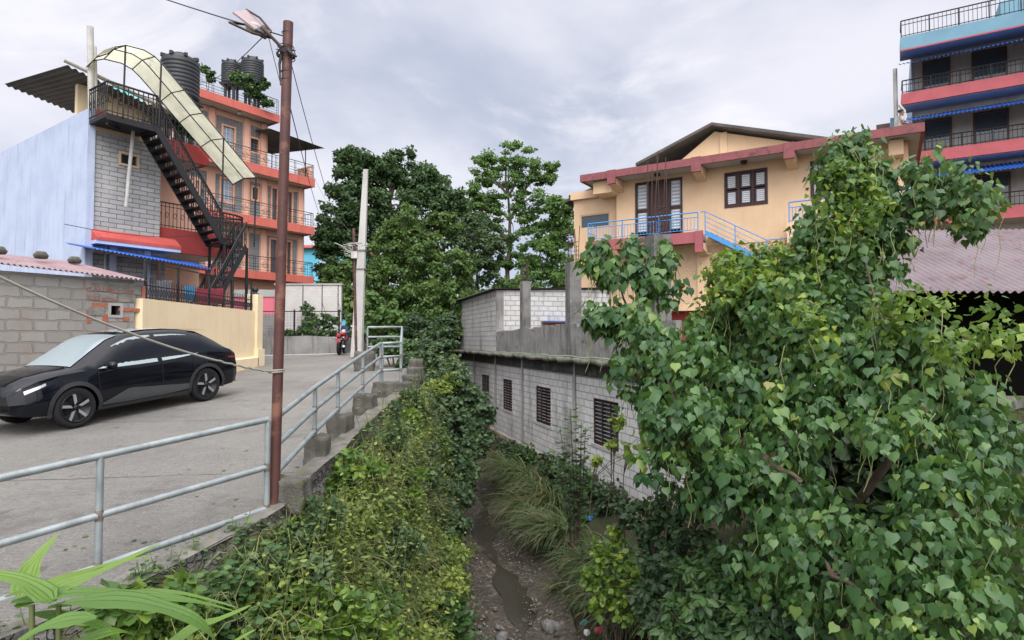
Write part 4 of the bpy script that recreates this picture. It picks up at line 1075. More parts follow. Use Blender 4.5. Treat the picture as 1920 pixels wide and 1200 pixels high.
# patches of bare brick and pale block in the rough wall
m = MB()
for (px, py, w_, h_) in ((186, 572, .30, .05), (197, 596, .12, .10), (244, 581, .5, .04), (236, 598, .14, .05), (269, 552, .08, .2), (166, 594, .08, .14)):
    q = frame_pt(sd, px, py, 0); MB().b(q.x - w_ / 2, q.x + w_ / 2, -.012, .02, q.z - h_, q.z + h_).build('bare_brick', M['brickred'], sd)
for (x0, y0, x1, y1) in ((171, 530, 205, 547), (206, 533, 238, 551), (240, 536, 262, 552), (162, 548, 185, 563), (187, 551, 219, 566), (222, 552, 252, 567), (165, 575, 195, 592)):
    r_ = rect(sd, x0, y0, x1, y1, 0); MB().b(r_[0], r_[1], -.018, .02, r_[2], r_[3]).build('block', M['rough_stone'], sd)
for (txt, px, py, sz) in (('KLUB', 175, 545, .155), ('BUTNOI', 208, 549, .115), ('A', 243, 551, .14), ('SUJS', 163, 561, .125), ('BETINI', 189, 564, .115), ('C', 161, 546, .14)):
    q = frame_pt(sd, px, py, 0)
    text_mesh('chalk_writing', txt, sz, M['graffiti'], sd, Matrix.Translation((q.x, -.021, q.z)) @ Matrix.Rotation(pi / 2, 4, 'X') @ Matrix.Rotation(radians(-2), 4, 'Z'), .002)

cw = thing('cream_wall', 'smooth cream painted compound wall behind the black car', 'wall', (-8.8, 18, -1))
m = MB()
n = 14
for k in range(n):
    y0, y1 = 14.6 + (21.0 - 14.6) * k / n, 14.6 + (21.0 - 14.6) * (k + 1) / n
    m.b(-9.0, -8.8, y0, y1, -2.0, 1.0)
m2 = MB(); m2.b(-9.0, -8.8, 14.6, 21.0, -2.0, 1.0); m2.build('panel', M['cream'], cw, world=True)
MB().b(-9.08, -8.72, 21.0, 21.45, -2.0, 1.58).build('pillar', M['cream'], cw, world=True)
MB().prism([(-8.66, 18.2, -1.6), (-8.8, 18.2, -1.6), (-8.8, 18.2, -.60), (-8.66, 18.2, -.64)], (0, 2.8, .05)).build('plinth', M['cream'], cw, world=True)
MB().b(-9.14, -8.66, 20.95, 21.5, -1.6, -.30).build('plinth', M['cream'], cw, world=True)
MB().lathe((-8.9, 21.2, 1.58), [(.14, 0), (.15, .03), (.06, .06), (.10, .12), (.11, .17), (.07, .24), (0, .27)], 14).build('finial', M['black_iron'], cw, world=True)
fe = thing('iron_fence', 'black ornamental iron fence standing on the cream wall', 'fence', (-8.9, 18, 1.0))
m = MB(); 
ya, yb_ = 14.8, 20.95
for z in (1.04, 1.34, 1.9): m.tube([(-8.9, ya, z), (-8.9, yb_, z + .03)], .016, 5)
m.build('rail', M['black_iron'], fe, world=True)
m = MB()
for k in range(52):
    y = ya + (yb_ - ya) * k / 51
    m.tube([(-8.9, y, 1.0), (-8.9, y, 1.42)], .010, 4)
    m.tube([(-8.9, y + .05 * cos(t_), 1.19 + .10 * sin(t_)) for t_ in np.linspace(0, 2 * pi, 9)], .008, 4)
    m.tube([(-8.9, y, 1.42), (-8.9, y - .025, 1.45), (-8.9, y, 1.52)], .009, 4)
m.build('scrollwork', M['black_iron'], fe, world=True)
for y in (14.85, 16.3, 18.0, 19.5, 20.9):
    MB().b(-8.925, -8.875, y - .025, y + .025, .98, 1.98).build('post', M['black_iron'], fe, world=True)
def cloth(px, py, d, w_, h_, mat, label, sway=.05):
    p = P(px, py, d); rows = []
    for i in range(9):
        z = p.z - h_ * i / 8; rows.append([(p.x + w_ * (k / 16 - .5), p.y + sway * sin(k * 1.3 + i * .15) * (.4 + i / 12), z + .02 * sin(k * .9)) for k in range(17)])
    m = MB(); m.grid(rows); m.grid([[(x, y + .006, z) for x, y, z in r][::-1] for r in rows])
    return tag(m.build('hanging_cloth', mat), label, 'cloth')
cloth(393, 541, 19.6, .85, .5, M['cloth_red'], 'dark red cloth hung behind the iron fence')
cloth(308, 526, 17.0, .42, .5, M['cloth_grey'], 'grey cloth hanging at the left end of the iron fence')
cloth(355, 536, 18.2, .30, .45, M['cloth_blue'], 'blue cloth hung beside the dark red cloth')

# ------------------------------------------------------------------ walls at the end of the road
ww_ = thing('white_wall', 'tall whitewashed wall with cracked joints behind the motorcycle', 'wall', (-9.5, 30.2, 0))
xa, xb_ = P(517, 600, 30.2).x, P(638, 600, 30).x
MB().b(xa, xb_, 30.1, 30.3, -.9, 2.72).build('panel', M['white_wall'], ww_, world=True)
m = MB()
for px in (568, 604, 634):
    x = P(px, 560, 30.1).x; m.b(x - .02, x + .02, 30.085, 30.1, 1.2, 2.7); m.beam((x, 30.09, 1.9), (x + .3, 30.09, .9), .012, .02)
m.build('crack', M['slab_black'], ww_, world=True)
MB().b(xa - .05, xb_ + .05, 30.05, 30.35, 2.72, 2.79).build('coping', M['concrete_pale'], ww_, world=True)
pk = thing('pink_wall', 'bright pink painted wall with a grey cap beside the white wall', 'wall', (-12.5, 30.6, 0))
x0 = P(440, 560, 30.5).x
MB().b(x0, xa - .01, 30.3, 30.5, -.9, 2.15).build('panel', M['pink_paint'], pk, world=True)
MB().b(x0, xa - .01, 30.26, 30.5, 2.15, 2.5).build('cap', M['concrete_pale'], pk, world=True)
MB().b(x0, xa - .01, 30.27, 30.3, .0, 1.28).build('dado', M['low_wall'], pk, world=True)
lo = thing('low_wall', 'low rain streaked concrete kerb wall along the end of the road', 'wall', (-9, 27.2, -.5))
x0, x1 = P(486, 640, 27.1).x, -5.6
m = MB(); m.prism([(x0, 27.0, -1), (x1, 27.0, -1), (x1, 27.0, .02), (x0 + 2.2, 27.0, .20), (x0, 27.0, .14)], (0, .35, 0)); m.build('panel', M['low_wall'], lo, world=True)
mf = thing('mesh_fence', 'thin wire mesh fence with dark posts above the low wall', 'fence', (-9, 27.3, .2))
for px in (491, 552, 636): x = P(px, 600, 27.2).x; MB().b(x - .03, x + .03, 27.16, 27.22, -.3, 1.36).build('post', M['black_iron'], mf, world=True)
m = MB(); xx0, xx1 = P(491, 600, 27.2).x, P(640, 600, 27.2).x
m.tube([(xx0, 27.19, 1.28), (xx1, 27.19, 1.28)], .022, 5)
k = 0
while k * .16 < xx1 - xx0:
    m.tube([(xx0 + k * .16, 27.19, .2), (xx0 + k * .16, 27.19, 1.28)], .0035, 3); k += 1
for j in range(8): m.tube([(xx0, 27.19, .25 + j * .13), (xx1, 27.19, .25 + j * .13)], .0035, 3)
m.build('mesh', M['black_iron'], mf, world=True)
gp = P(485, 620, 26.4)
g = MB(); g.b(gp.x - .14, gp.x + .10, 26.35, 26.4, -.55, 1.2)
for k in range(4): g.b(gp.x - .13 + k * .06, gp.x - .11 + k * .06, 26.335, 26.35, -.5, 1.15)
tag(g.build('sheet_gate', M['orange']), 'narrow salmon sheet gate beside the cream pillar', 'gate')
d_ = P(647, 626, 27.9)
t_ = thing('plastic_drum', 'dark blue plastic drum behind the parked motorcycle', 'drum', (d_.x + .12, d_.y, -.22))
M['drum'] = plain('dark_blue_plastic', (.015, .04, .13), .5)
MB().lathe((0, 0, 0), [(0, 0), (.27, 0), (.29, .1), (.29, .3), (.30, .33), (.29, .36), (.29, .62), (.30, .65), (.29, .68), (.28, .85), (.22, .9), (0, .9)], 20).build('barrel', M['drum'], t_)
MB().lathe((0, 0, 0), [(.12, .89), (.12, .95), (0, .95)], 14).build('lid', M['black_iron'], t_)

tb = thing('turquoise_house', 'far turquoise house with a red roof behind the dark tree', 'house', (-19, 60, 0))
MB().b(-26, -15.2, 60, 66, -1, 9.0).build('wall', M['turquoise'], tb, world=True)
MB().prism([(-26.5, 59.4, 9.0), (-14.8, 59.4, 9.0), (-14.8, 59.4, 9.25), (-26.5, 59.4, 9.25)], (0, 7, 0)).build('roof', M['orange_red'], tb, world=True)
for x in (-18.5, -16.7):
    for z in (3.2, 6.3):
        f = MB(); frame_rect(f, x - .6, x + .6, z, z + 1.4, 59.93, 60, .1); w_ = f.build('window', M['white_plastic'], tb, world=True)
        q = MB().b(x - .5, x + .5, 59.96, 59.99, z + .1, z + 1.3); q.build('pane', M['glass'], w_, world=True)
MB().b(-26, -15, 59.2, 60, 5.2, 5.5).build('balcony', M['white_plastic'], tb, world=True)
# ================================================================== GUARD RAILS
def rail_run(name, label, posts, heights, extra=(), r=.031, group='galvanised pipe railings'):
    """posts: list of (top point, base z); the first rail joins the tops, the others hang below"""
    t_ = thing(name, label, 'railing', (posts[0][0][0], posts[0][0][1], posts[0][1]), 0, group)
    for p, zb in posts:
        p = Vector(p); MB().tube([(p.x, p.y, zb), (p.x, p.y, p.z - .008)], r * .97, 12).build('post', M['galv'], t_, world=True)
        m = MB()
        for h in heights[1:]: m.lathe((p.x, p.y, p.z - h), [(r * 1.0, -.045), (r * 1.12, -.02), (r * 1.12, .02), (r * 1.0, .045)], 12)
        m.build('weld', M['weld'], t_, world=True)
    tops = [Vector(p) for p, _ in posts]
    for h in heights:
        ps = [p - Vector((0, 0, h)) for p in tops]
        if h == 0:
            a, b_ = ps[0], ps[-1]
            if extra: ps = [ps[0] + Vector(extra)] + ps
        elif extra: ps = [ps[0] + Vector(extra)] + ps
        MB().tube(ps, r, 12).build('rail', M['galv'], t_, world=True)
    return t_
M['weld'] = worn('rusty_weld', (.20, .17, .15), (.11, .075, .06), 14, .7, .3, metal=.3)
pr = Vector((-2.575, 6.5, -.835)); p1 = Vector((-3.50, 5.25, -.985)); dv = p1 - pr
p2 = p1 + dv * 1.15
rail_run('pipe_railing', 'weathered pipe railing in the foreground left of the rusty pole', [(p2, -2.08), (p1, -1.97), (pr, -1.85)], (0, .50, .93), tuple(dv * .6))
lin = lambda y: -.84 + (y - 6.6) * (.78 / 7.0)
run = []
for px, d, base in ((592, 8.4, -1.30), (635, 9.75, -1.16), (681, 11.7, -1.05), (714, 13.55, -.93)):
    run.append((Vector(((px - 960) / F_PX * d, d, lin(d))), base))
c1 = Vector((-2.47, 13.65, -.055))
rail_run('pipe_railing', 'pipe railing climbing from the rusty pole along the road edge above stone blocks', [(Vector((-2.54, 6.66, -.83)), -1.55)] + run, (0, .30, .60))
c2 = Vector((P(754, 613, 18.8).x, 18.8, .405)); c3 = Vector((P(690, 613, 18.8).x, 18.75, .40))
rail_run('pipe_railing', 'short pipe railing turning the corner at the far end of the road edge', [(run[-1][0] + Vector((.03, .04, .0)), -.93), (c1, -.95), (c2, -.55), (c3, -.35)], (0, .30, .60))
# stone blocks under the posts
def rough_block(name, label, c, s, rz, group, seed, mat):
    t_ = Vector(c); bm = bmesh.new(); bmesh.ops.create_cube(bm, size=1); bmesh.ops.subdivide_edges(bm, edges=bm.edges[:], cuts=7, use_grid_fill=True)
    rr = random.Random(seed); ph = [rr.uniform(0, 6) for _ in range(6)]
    for v in bm.verts:
        q = v.co; l = q.length; q = q * (1 - .05 * max(0, l - .62) / .25)
        n_ = sin(q.x * 7 + ph[0]) * sin(q.y * 6 + ph[1]) + sin(q.z * 9 + ph[2]) * .6 + sin(q.x * 15 + q.y * 13 + ph[3]) * .4
        v.co = Vector((q.x * s[0], q.y * s[1], q.z * s[2])) * (1 + .06 * n_ + rr.uniform(-.04, .04))
    me = bpy.data.meshes.new(name); bm.to_mesh(me); bm.free()
    me.polygons.foreach_set('use_smooth', [True] * len(me.polygons)); box_uv(me); me.materials.append(mat)
    o = bpy.data.objects.new(name, me); COL.objects.link(o); o.location = c; o.rotation_euler = (0, 0, rz)
    return tag(o, label, 'stone block', group)
sb = [((-2.42, 6.72, -1.64), (.46, .34, .26), 'mossy stone block at the foot of the rusty pole'),
      ((run[0][0].x + .04, 8.42, -1.45), (.36, .42, .26), 'mossy stone block under the first railing post past the pole'),
      ((run[1][0].x + .04, 9.75, -1.30), (.36, .45, .24), 'mossy stone block under the second railing post past the pole'),
      ((run[2][0].x + .05, 11.7, -1.16), (.44, .5, .24), 'mossy stone block under the third railing post past the pole'),
      ((-2.62, 13.62, -1.06), (.98, .55, .24), 'widest stone block under the railing corner'),
      ((-2.45, 14.9, -.98), (.42, .4, .25), 'stone block just beyond the railing corner'),
      ((-2.55, 16.2, -.86), (.42, .4, .25), 'farther stone block beyond the railing corner'),
      ((-2.75, 17.6, -.70), (.45, .4, .28), 'farthest stone block near the end of the railing'),
      ((-4.5, 18.8, -.50), (.7, .5, .3), 'stone block at the free end of the corner railing')]
for i, (c, s, lab) in enumerate(sb):
    zt_ = c[2] + s[2] / 2; zb_ = float(road_z(min(c[0], edge_x(c[1]) - .02), c[1])) - .05; c = (c[0], c[1], (zt_ + zb_) / 2); s = (s[0] * .85, s[1] * .85, zt_ - zb_ + .03)
    rough_block('stone_block', lab, c, s, .1 * sin(i * 2), 'stone blocks under the railing', i, M['stone_block'])

# ================================================================== RUSTY POLE WITH SOLAR STREET LAMP
d0 = 6.6; pb = P(514, 945, d0); ptp = P(540.5, 42, d0)
pl = thing('street_lamp', 'rust red steel pole leaning slightly with a solar street lamp on top', 'street lamp', (pb.x, pb.y, -1.9))
MB().tube([pb.lerp(ptp, -.06), pb.lerp(ptp, .35), pb.lerp(ptp, .7), ptp], [.054, .054, .053, .053], 20).build('pole', M['rust_pole'], pl, world=True)
m = MB()
for px, py in ((538.5, 62), (537.5, 90), (537, 94), (537, 135), (536, 150)):
    q = P(px, py, d0); m.lathe(q, [(.054, -.006), (.060, 0), (.054, .006)], 18)
m.build('wire_band', M['cable'], pl, world=True)
k0 = P(527, 88, d0); k1 = P(506, 66, d0 - .05); k2 = P(496, 58, d0 - .05)
MB().tube([P(533, 96, d0), k0, k1, P(490, 52, d0 - .05)], .017, 8).build('arm', M['rebar'], pl, world=True)
def slab4(m, a, b_, c, d, th):
    a, b_, c, d = map(Vector, (a, b_, c, d)); n_ = (b_ - a).cross(d - a).normalized() * th
    return m.prism([a, b_, c, d], n_)
# upper panel and lower frame, both real plates reaching away over the road
u0, u1, u2, u3 = P(437, 22, 6.5), P(462, 18, 6.95), P(494, 46, 6.95), P(479, 54, 6.5)
M['panel_back'] = worn('lamp_housing_back', (.34, .25, .25), (.28, .21, .21), 2, .5, .05)
slab4(MB(), u0, u1, u2, u3, .02).build('solar_panel', M['panel_back'], pl, world=True)
a0, a1, a2, a3 = u3, u2, P(510, 57, 6.75), P(500, 66, 6.5)
slab4(MB(), a0, a1, a2, a3, .05).build('lamp_housing', M['black_iron'], pl, world=True)
m = MB()
for a, b_ in ((P(430, 42, 6.45), P(466, 47, 6.9)), (P(430, 42, 6.45), P(473, 62, 6.45)), (P(473, 62, 6.45), P(508, 71, 6.6)), (P(466, 47, 6.9), P(508, 66, 6.75)), (P(462, 18, 6.97), P(487, 33, 6.9)), (P(487, 33, 6.9), P(508, 58, 6.75))):
    m.tube([a, b_], .013, 6)
m.build('bracket_frame', M['rebar'], pl, world=True)
q = P(474, 52, 6.7); MB().lathe(q, [(0, -.06), (.05, -.05), (.08, 0), (.08, .03), (0, .04)], 14).build('lamp_lens', M['pvc'], pl, world=True)
m = MB()                                                # knot of spare wire round the pole
for k in range(9):
    c = P(536, 96 + R.uniform(-8, 10), d0); rr = R.uniform(.058, .10); tl = R.uniform(-.5, .5); ph = R.uniform(0, 6)
    m.tube([(c.x + rr * cos(t_ + ph), c.y + rr * sin(t_ + ph), c.z + rr * tl * sin(t_)) for t_ in np.linspace(0, 5.8, 22)], .005, 5)
m.tube([P(529, 96, d0 - .05), P(524, 120, d0 - .05), P(526, 160, d0 - .05)], [.02, .014, .006], 6)
m.tube([P(540, 94, d0 - .08), P(549, 102, d0 - .1), P(556, 106, d0 - .1)], [.02, .018, .012], 6)
m.build('wire_knot', M['cable'], pl, world=True)
def sag(a, b_, s, n=16): return [a.lerp(b_, t_) - Vector((0, 0, s * 4 * t_ * (1 - t_))) for t_ in np.linspace(0, 1, n)]
def cable(label, pts, r=.006, mat='cable', name='overhead_cable'):
    return tag(MB().tube(pts, r, 5).build(name, M[mat]), label, 'cable')
cable('thick cable running from the lamp pole up to the top left', sag(P(533, 68, d0), P(-60, -150, 12), .12), .008)
cable('thin cable from the lamp bracket down to the roof tank', sag(P(493, 69, 6.6), P(372, 150, 26), .25), .006)
cable('thin cable hanging from the lamp bracket beside the pole', [P(504, 72, 6.55), P(510, 95, 6.55), P(520, 135, 6.6), P(527, 160, 6.6)], .004)
cable('thin cable dropping from the pole towards the terrace awning', sag(P(545, 205, 6.7), P(610, 420, 30), .3), .006)
cable('thin cable from the pole to the concrete pole', sag(P(541, 100, 6.6), P(663, 470, 22.5), .5), .005)
cable('thin cable slung low past the iron staircase', sag(P(120, 420, 14), P(520, 385, 30), .8), .008)
rp = []
a, b_ = P(-40, 500, 4.2), P(505, 697, 6.5)
for t_ in np.linspace(0, 1, 60): rp.append(a.lerp(b_, t_) - Vector((0, 0, .10 * 4 * t_ * (1 - t_))) + Vector((0, .006 * sin(t_ * 140) * (t_ > .75), .006 * cos(t_ * 140) * (t_ > .75))))
rq = P(519, 697, d0)
rp += [Vector((rq.x + .068 * cos(t_), rq.y + .068 * sin(t_), rq.z + .01 * t_ / 3 - .02)) for t_ in np.linspace(pi, pi * 4.6, 36)]
tag(MB().tube(rp, .0105, 6).build('guy_wire', M['rope']), 'pale twisted wire stretched from the left and wound round the rusty pole', 'wire')

# concrete power pole and thin red pole
cb, ct = P(669, 655, 24), P(686, 318, 24)
cp_ = thing('power_pole', 'tall pale tapered concrete power pole leaning right', 'pole', (cb.x, cb.y, -.7))
m = MB(); bm0 = cb - Vector((0, 0, .3))
vs = []
for (p, w_) in ((bm0, .21), (ct, .085)):
    vs += [p + Vector((x * w_, y * w_ * .8, 0)) for x, y in ((-1, -1), (1, -1), (1, 1), (-1, 1))]
m.add(vs, [(3, 2, 1, 0), (4, 5, 6, 7), (0, 1, 5, 4), (1, 2, 6, 5), (2, 3, 7, 6), (3, 0, 4, 7)]); m.build('shaft', M['concrete_pale'], cp_, world=True)
m = MB()
for py in (470, 505): q = P(678.5, py, 24); m.box(q, (.36, .3, .05))
m.build('band', M['concrete_dark'], cp_, world=True)
rb, rt = P(668, 655, 22.3), P(663, 428, 22.3)
tp = thing('red_pole', 'thin rusty red pole standing before the concrete power pole', 'pole', (rb.x, rb.y, -.7))
MB().tube([rb - Vector((0, 0, .2)), rt], .05, 10).build('shaft', M['rust_pole'], tp, world=True)
m = MB(); q = P(665, 478, 22.2); m.box(q, (.22, .14, .25))
for k in range(5): m.tube([(q.x + .25 * R.uniform(-1, 1) + .28 * cos(t_), q.y, q.z + .2 + .25 * sin(t_)) for t_ in np.linspace(R.uniform(0, 2), R.uniform(3, 6), 12)], .010, 4)
m.tube([q, q + Vector((-.5, 0, .35)), q + Vector((-.75, 0, .45))], .012, 4)
m.build('junction_wires', M['pvc'], tp, world=True)
cable('thin cable between the red pole and the salmon building', sag(P(663, 440, 22.3), P(588, 330, 36), .3), .008)

# ================================================================== BLACK CAR
M['car_paint'] = plain('black_car_paint', (.003, .004, .007), .07, 0, .38, .1, 2)
M['car_clad'] = plain('grey_black_cladding', (.022, .023, .026), .5)
M['car_glass'] = glassy('sky_pale_car_glass', (.27, .32, .32), .05, .7)  # pale base colour stands in for sky reflected in and seen through the windows
M['car_glass_front'] = glassy('car_windscreen', (.20, .24, .25), .05, .8)
M['rubber'] = plain('tyre_rubber', (.018, .018, .019), .85, 0, .2)
M['alloy_dark'] = plain('dark_alloy', (.02, .02, .022), .35, .5)
M['alloy'] = plain('bright_alloy', (.55, .55, .57), .3, .8)
M['chrome'] = plain('bright_trim', (.5, .52, .55), .2, .9)
M['lamp_red'] = plain('red_lamp_lens', (.25, .015, .02), .2)
M['sill_silver'] = plain('silver_door_insert', (.09, .095, .10), .3, .5)
CARZ = float(road_z(-7.5, 13.84)) + .005
car = thing('parked_car', 'glossy black electric crossover car parked by the cream wall', 'car', (-7.5, 13.84, CARZ))
fx, fy = -.385, -.923
slope = (road_z(-7.5 + fx * 2.75, 13.84 + fy * 2.75) - road_z(-7.5, 13.84)) / 2.75
car.rotation_euler = (0, math.atan(-slope), atan2(fy, fx))
SEC = [(-.92, .50, .80, .86, .70, .74, .62), (-.88, .36, .92, 1.02, .84, .82, .68), (-.74, .29, 1.0, 1.13, .89, .87, .68), (-.50, .27, 1.02, 1.29, .915, .885, .62), (-.25, .25, 1.02, 1.43, .92, .895, .59), (-.05, .245, 1.01, 1.53, .92, .90, .58),
       (.25, .235, 1.0, 1.585, .92, .90, .58), (.65, .23, .985, 1.625, .91, .90, .585), (1.15, .23, .975, 1.635, .905, .90, .59), (1.6, .23, .97, 1.60, .905, .90, .59), (1.95, .235, .97, 1.49, .91, .90, .60), (2.3, .24, .975, 1.28, .915, .895, .64),
       (2.66, .25, .98, 1.06, .92, .88, .70), (3.0, .27, .96, 1.02, .92, .86, .68), (3.3, .30, .90, .965, .89, .82, .62), (3.52, .33, .80, .87, .82, .74, .55), (3.66, .40, .68, .74, .66, .60, .45)]
def sec_at(x):
    xs = [s[0] for s in SEC]; return [float(np.interp(x, xs, [s[i] for s in SEC])) for i in range(1, 7)]
def side_y(x, z):
    zb, zl, zt, ws, wb, wt = sec_at(x)
    return float(np.interp(z, [zb, zb + .14, zl - .25, zl, max(zl + .01, zt - .07), zt + .2], [ws - .05, ws, ws + .01, wb, wt + .06, wt - .1]))
def section(x):
    zb, zl, zt, ws, wb, wt = sec_at(x)
    h = [(0, zb), (ws - .05, zb), (ws, zb + .14), (ws + .01, zl - .25), (wb + .005, zl - .06), (wb, zl), ((wb + wt) / 2 + .045, (zl + zt) / 2), (wt + .06, zt - .07), (wt - .03, zt - .01), (wt * .55, zt + .012), (0, zt + .02)]
    return [(x, y, z) for y, z in h] + [(x, -y, z) for y, z in h[-2:0:-1]]
xs = sorted(set([s[0] for s in SEC] + list(np.arange(-.8, 3.6, .11))))
m = MB(); rings = [section(x) for x in xs]
for r_ in rings: r_.append(r_[0])
m.grid(rings); m.add(rings[0][:-1], [tuple(range(len(rings[0]) - 1))[::-1]]); m.add(rings[-1][:-1], [tuple(range(len(rings[-1]) - 1))])
body = m.build('body', M['car_paint'], car)
bm = bmesh.new(); bm.from_mesh(body.data); bmesh.ops.remove_doubles(bm, verts=bm.verts, dist=.002); bmesh.ops.recalc_face_normals(bm, faces=bm.faces); bm.to_mesh(body.data); bm.free()
cut = MB()
for x in (0, 2.75):
    for s in (1, -1): cut.lathe((x, s * .95, .36), [(0, -.32), (.40, -.32), (.40, .32), (0, .32)], 40, 'Y')
cuto = cut.build('cutter', M['rubber'], car)
bm = bmesh.new(); bm.from_mesh(cuto.data); bmesh.ops.remove_doubles(bm, verts=bm.verts, dist=.001); bmesh.ops.recalc_face_normals(bm, faces=bm.faces); bm.to_mesh(cuto.data); bm.free()
md = body.modifiers.new('arches', 'BOOLEAN'); md.operation = 'DIFFERENCE'; md.object = cuto; md.solver = 'EXACT'
bpy.context.view_layer.update()
dg = bpy.context.evaluated_depsgraph_get(); nm = bpy.data.meshes.new_from_object(body.evaluated_get(dg))
body.modifiers.clear(); body.data = nm; bpy.data.objects.remove(cuto)
nm.materials.clear(); nm.materials.append(M['car_paint'])
nm.polygons.foreach_set('use_smooth', [True] * len(nm.polygons)); nm.set_sharp_from_angle(angle=radians(32))
def side_patch(name, mat, top, bot, off=.006, s=1, n=14, parent=None):
    """strip lying on the body side between two (x, z) curves"""
    m = MB(); rows = []
    for k in range(5):
        row = []
        for t_ in np.linspace(0, 1, n):
            a = (np.interp(t_, np.linspace(0, 1, len(top)), [p[0] for p in top]), np.interp(t_, np.linspace(0, 1, len(top)), [p[1] for p in top]))
            b_ = (np.interp(t_, np.linspace(0, 1, len(bot)), [p[0] for p in bot]), np.interp(t_, np.linspace(0, 1, len(bot)), [p[1] for p in bot]))
            x = a[0] + (b_[0] - a[0]) * k / 4; z = a[1] + (b_[1] - a[1]) * k / 4
            row.append((x, s * (side_y(x, z) + off), z))
        rows.append(row)
    m.grid(rows if s > 0 else rows[::-1]); return m.build(name, mat, parent or car)
for s in (1, -1):
    fd = side_patch('front_door', M['car_paint'], [(1.06, .93), (2.32, .92)], [(1.06, .34), (2.30, .34)], .004, s)
    rd = side_patch('rear_door', M['car_paint'], [(-.02, .95), (1.04, .93)], [(.42, .34), (1.04, .34)], .004, s)
    side_patch('side_window', M['car_glass'], [(1.12, 1.53), (1.35, 1.535), (1.62, 1.50), (1.92, 1.39), (2.12, 1.24), (2.34, 1.04)], [(1.12, .995), (1.5, .99), (1.9, .99), (2.2, .995), (2.3, 1.0), (2.36, 1.01)], .008, s, parent=fd)
    side_patch('side_window', M['car_glass'], [(.20, 1.45), (.35, 1.485), (.6, 1.515), (1.02, 1.53)], [(.12, 1.07), (.4, 1.04), (.7, 1.015), (1.02, 1.0)], .008, s, parent=rd)
    side_patch('quarter_window', M['car_glass'], [(-.42, 1.17), (-.1, 1.34), (.12, 1.42)], [(-.42, 1.14), (-.1, 1.12), (.06, 1.08)], .008, s)
    side_patch('door_insert', M['sill_silver'], [(.42, .45), (1.0, .50), (1.4, .53), (1.75, .57), (2.28, .36)], [(.46, .34), (1.0, .31), (1.4, .31), (1.8, .31), (2.28, .32)], .010, s)
    side_patch('sill', M['car_clad'], [(.40, .31), (1.4, .30), (2.32, .30)], [(.40, .235), (1.4, .235), (2.34, .245)], .012, s)
    for xw in (0, 2.75):                                # arch cladding
        m = MB(); r0, r1 = .392, .465; rows = [[], []]
        for t_ in np.linspace(-.25, pi + .25, 34):
            for j, rr in enumerate((r0, r1)):
                x, z = xw + rr * cos(t_), .36 + rr * sin(t_); z = max(z, .24); rows[j].append((x, s * (side_y(x, z) + .012), z))
        m.grid(rows[::-1] if s > 0 else rows); m.build('arch_trim', M['car_clad'], car)
        w_ = MB()
        pr = [(.245, -.09), (.30, -.115), (.345, -.105), (.36, -.07), (.362, .07), (.345, .105), (.30, .115), (.245, .09)]
        w_.lathe((xw, s * .80, .362), pr, 44, 'Y'); ty = w_.build('wheel', M['rubber'], car)
        q = MB(); q.lathe((xw, s * .80, .362), [(.252, .085), (.262, .112), (.245, .112), (.235, .06), (0, .05)] if s > 0 else [(.252, -.085), (.262, -.112), (.245, -.112), (.235, -.06), (0, -.05)], 44, 'Y'); q.build('rim', M['alloy_dark'], ty)
        for k in range(5):
            an = 2 * pi * k / 5 + .35; ca, sa = cos(an), sin(an)
            def pt(r_, t_, y): return (xw + r_ * ca - t_ * sa, s * (.80 + y), .362 + r_ * sa + t_ * ca)
            q = MB(); q.prism([pt(.05, -.02, .085), pt(.238, -.058, .10), pt(.238, -.008, .10), pt(.10, .018, .09)], (0, s * .012, 0)); q.build('spoke', M['alloy'], ty)
            q = MB(); q.prism([pt(.10, .02, .086), pt(.236, 0, .096), pt(.236, .085, .096)], (0, s * .008, 0)); q.build('spoke', M['alloy_dark'], ty)
        MB().lathe((xw, s * .895, .362), [(.0, -.0), (.045, 0), (.045, .012), (0, .014)], 14, 'Y').build('hub_cap', M['alloy_dark'], ty)
    m = MB()                                            # shut lines between the doors and the panels
    for xa_, z0_, z1_ in ((1.05, .34, .98), (2.33, .34, .97), (.30, .62, 1.02)):
        m.grid([[(xa_ - .006, s * (side_y(xa_, z) + .009), z) for z in np.linspace(z0_, z1_, 8)], [(xa_ + .006, s * (side_y(xa_, z) + .009), z) for z in np.linspace(z0_, z1_, 8)]])
    m.build('shut_line', M['rubber'], car)
    # mirror
    mi = MB(); y0 = side_y(2.12, 1.0)
    mi.lathe((2.14, s * (y0 + .13), 1.04), [(0, -.11), (.05, -.10), (.075, -.03), (.07, .06), (.04, .1), (0, .105)], 14, 'Y'); mi = mi.build('wing_mirror', M['car_paint'], car)
    MB().beam((2.16, s * (y0 - .02), .98), (2.14, s * (y0 + .06), 1.0), .05, .03).build('mirror_arm', M['car_clad'], mi)
    for x in (1.9, .75): MB().beam((x - .09, s * (side_y(x, .84) + .010), .845), (x + .09, s * (side_y(x, .84) + .010), .845), .012, .022).build('door_handle', M['car_paint'], car)
    side_patch('tail_lamp', M['lamp_red'], [(-.86, .90), (-.60, .915)], [(-.86, .865), (-.60, .89)], .010, s)
    side_patch('headlamp', M['chrome'], [(3.2, .86), (3.5, .76)], [(3.2, .82), (3.5, .70)], .010, s)
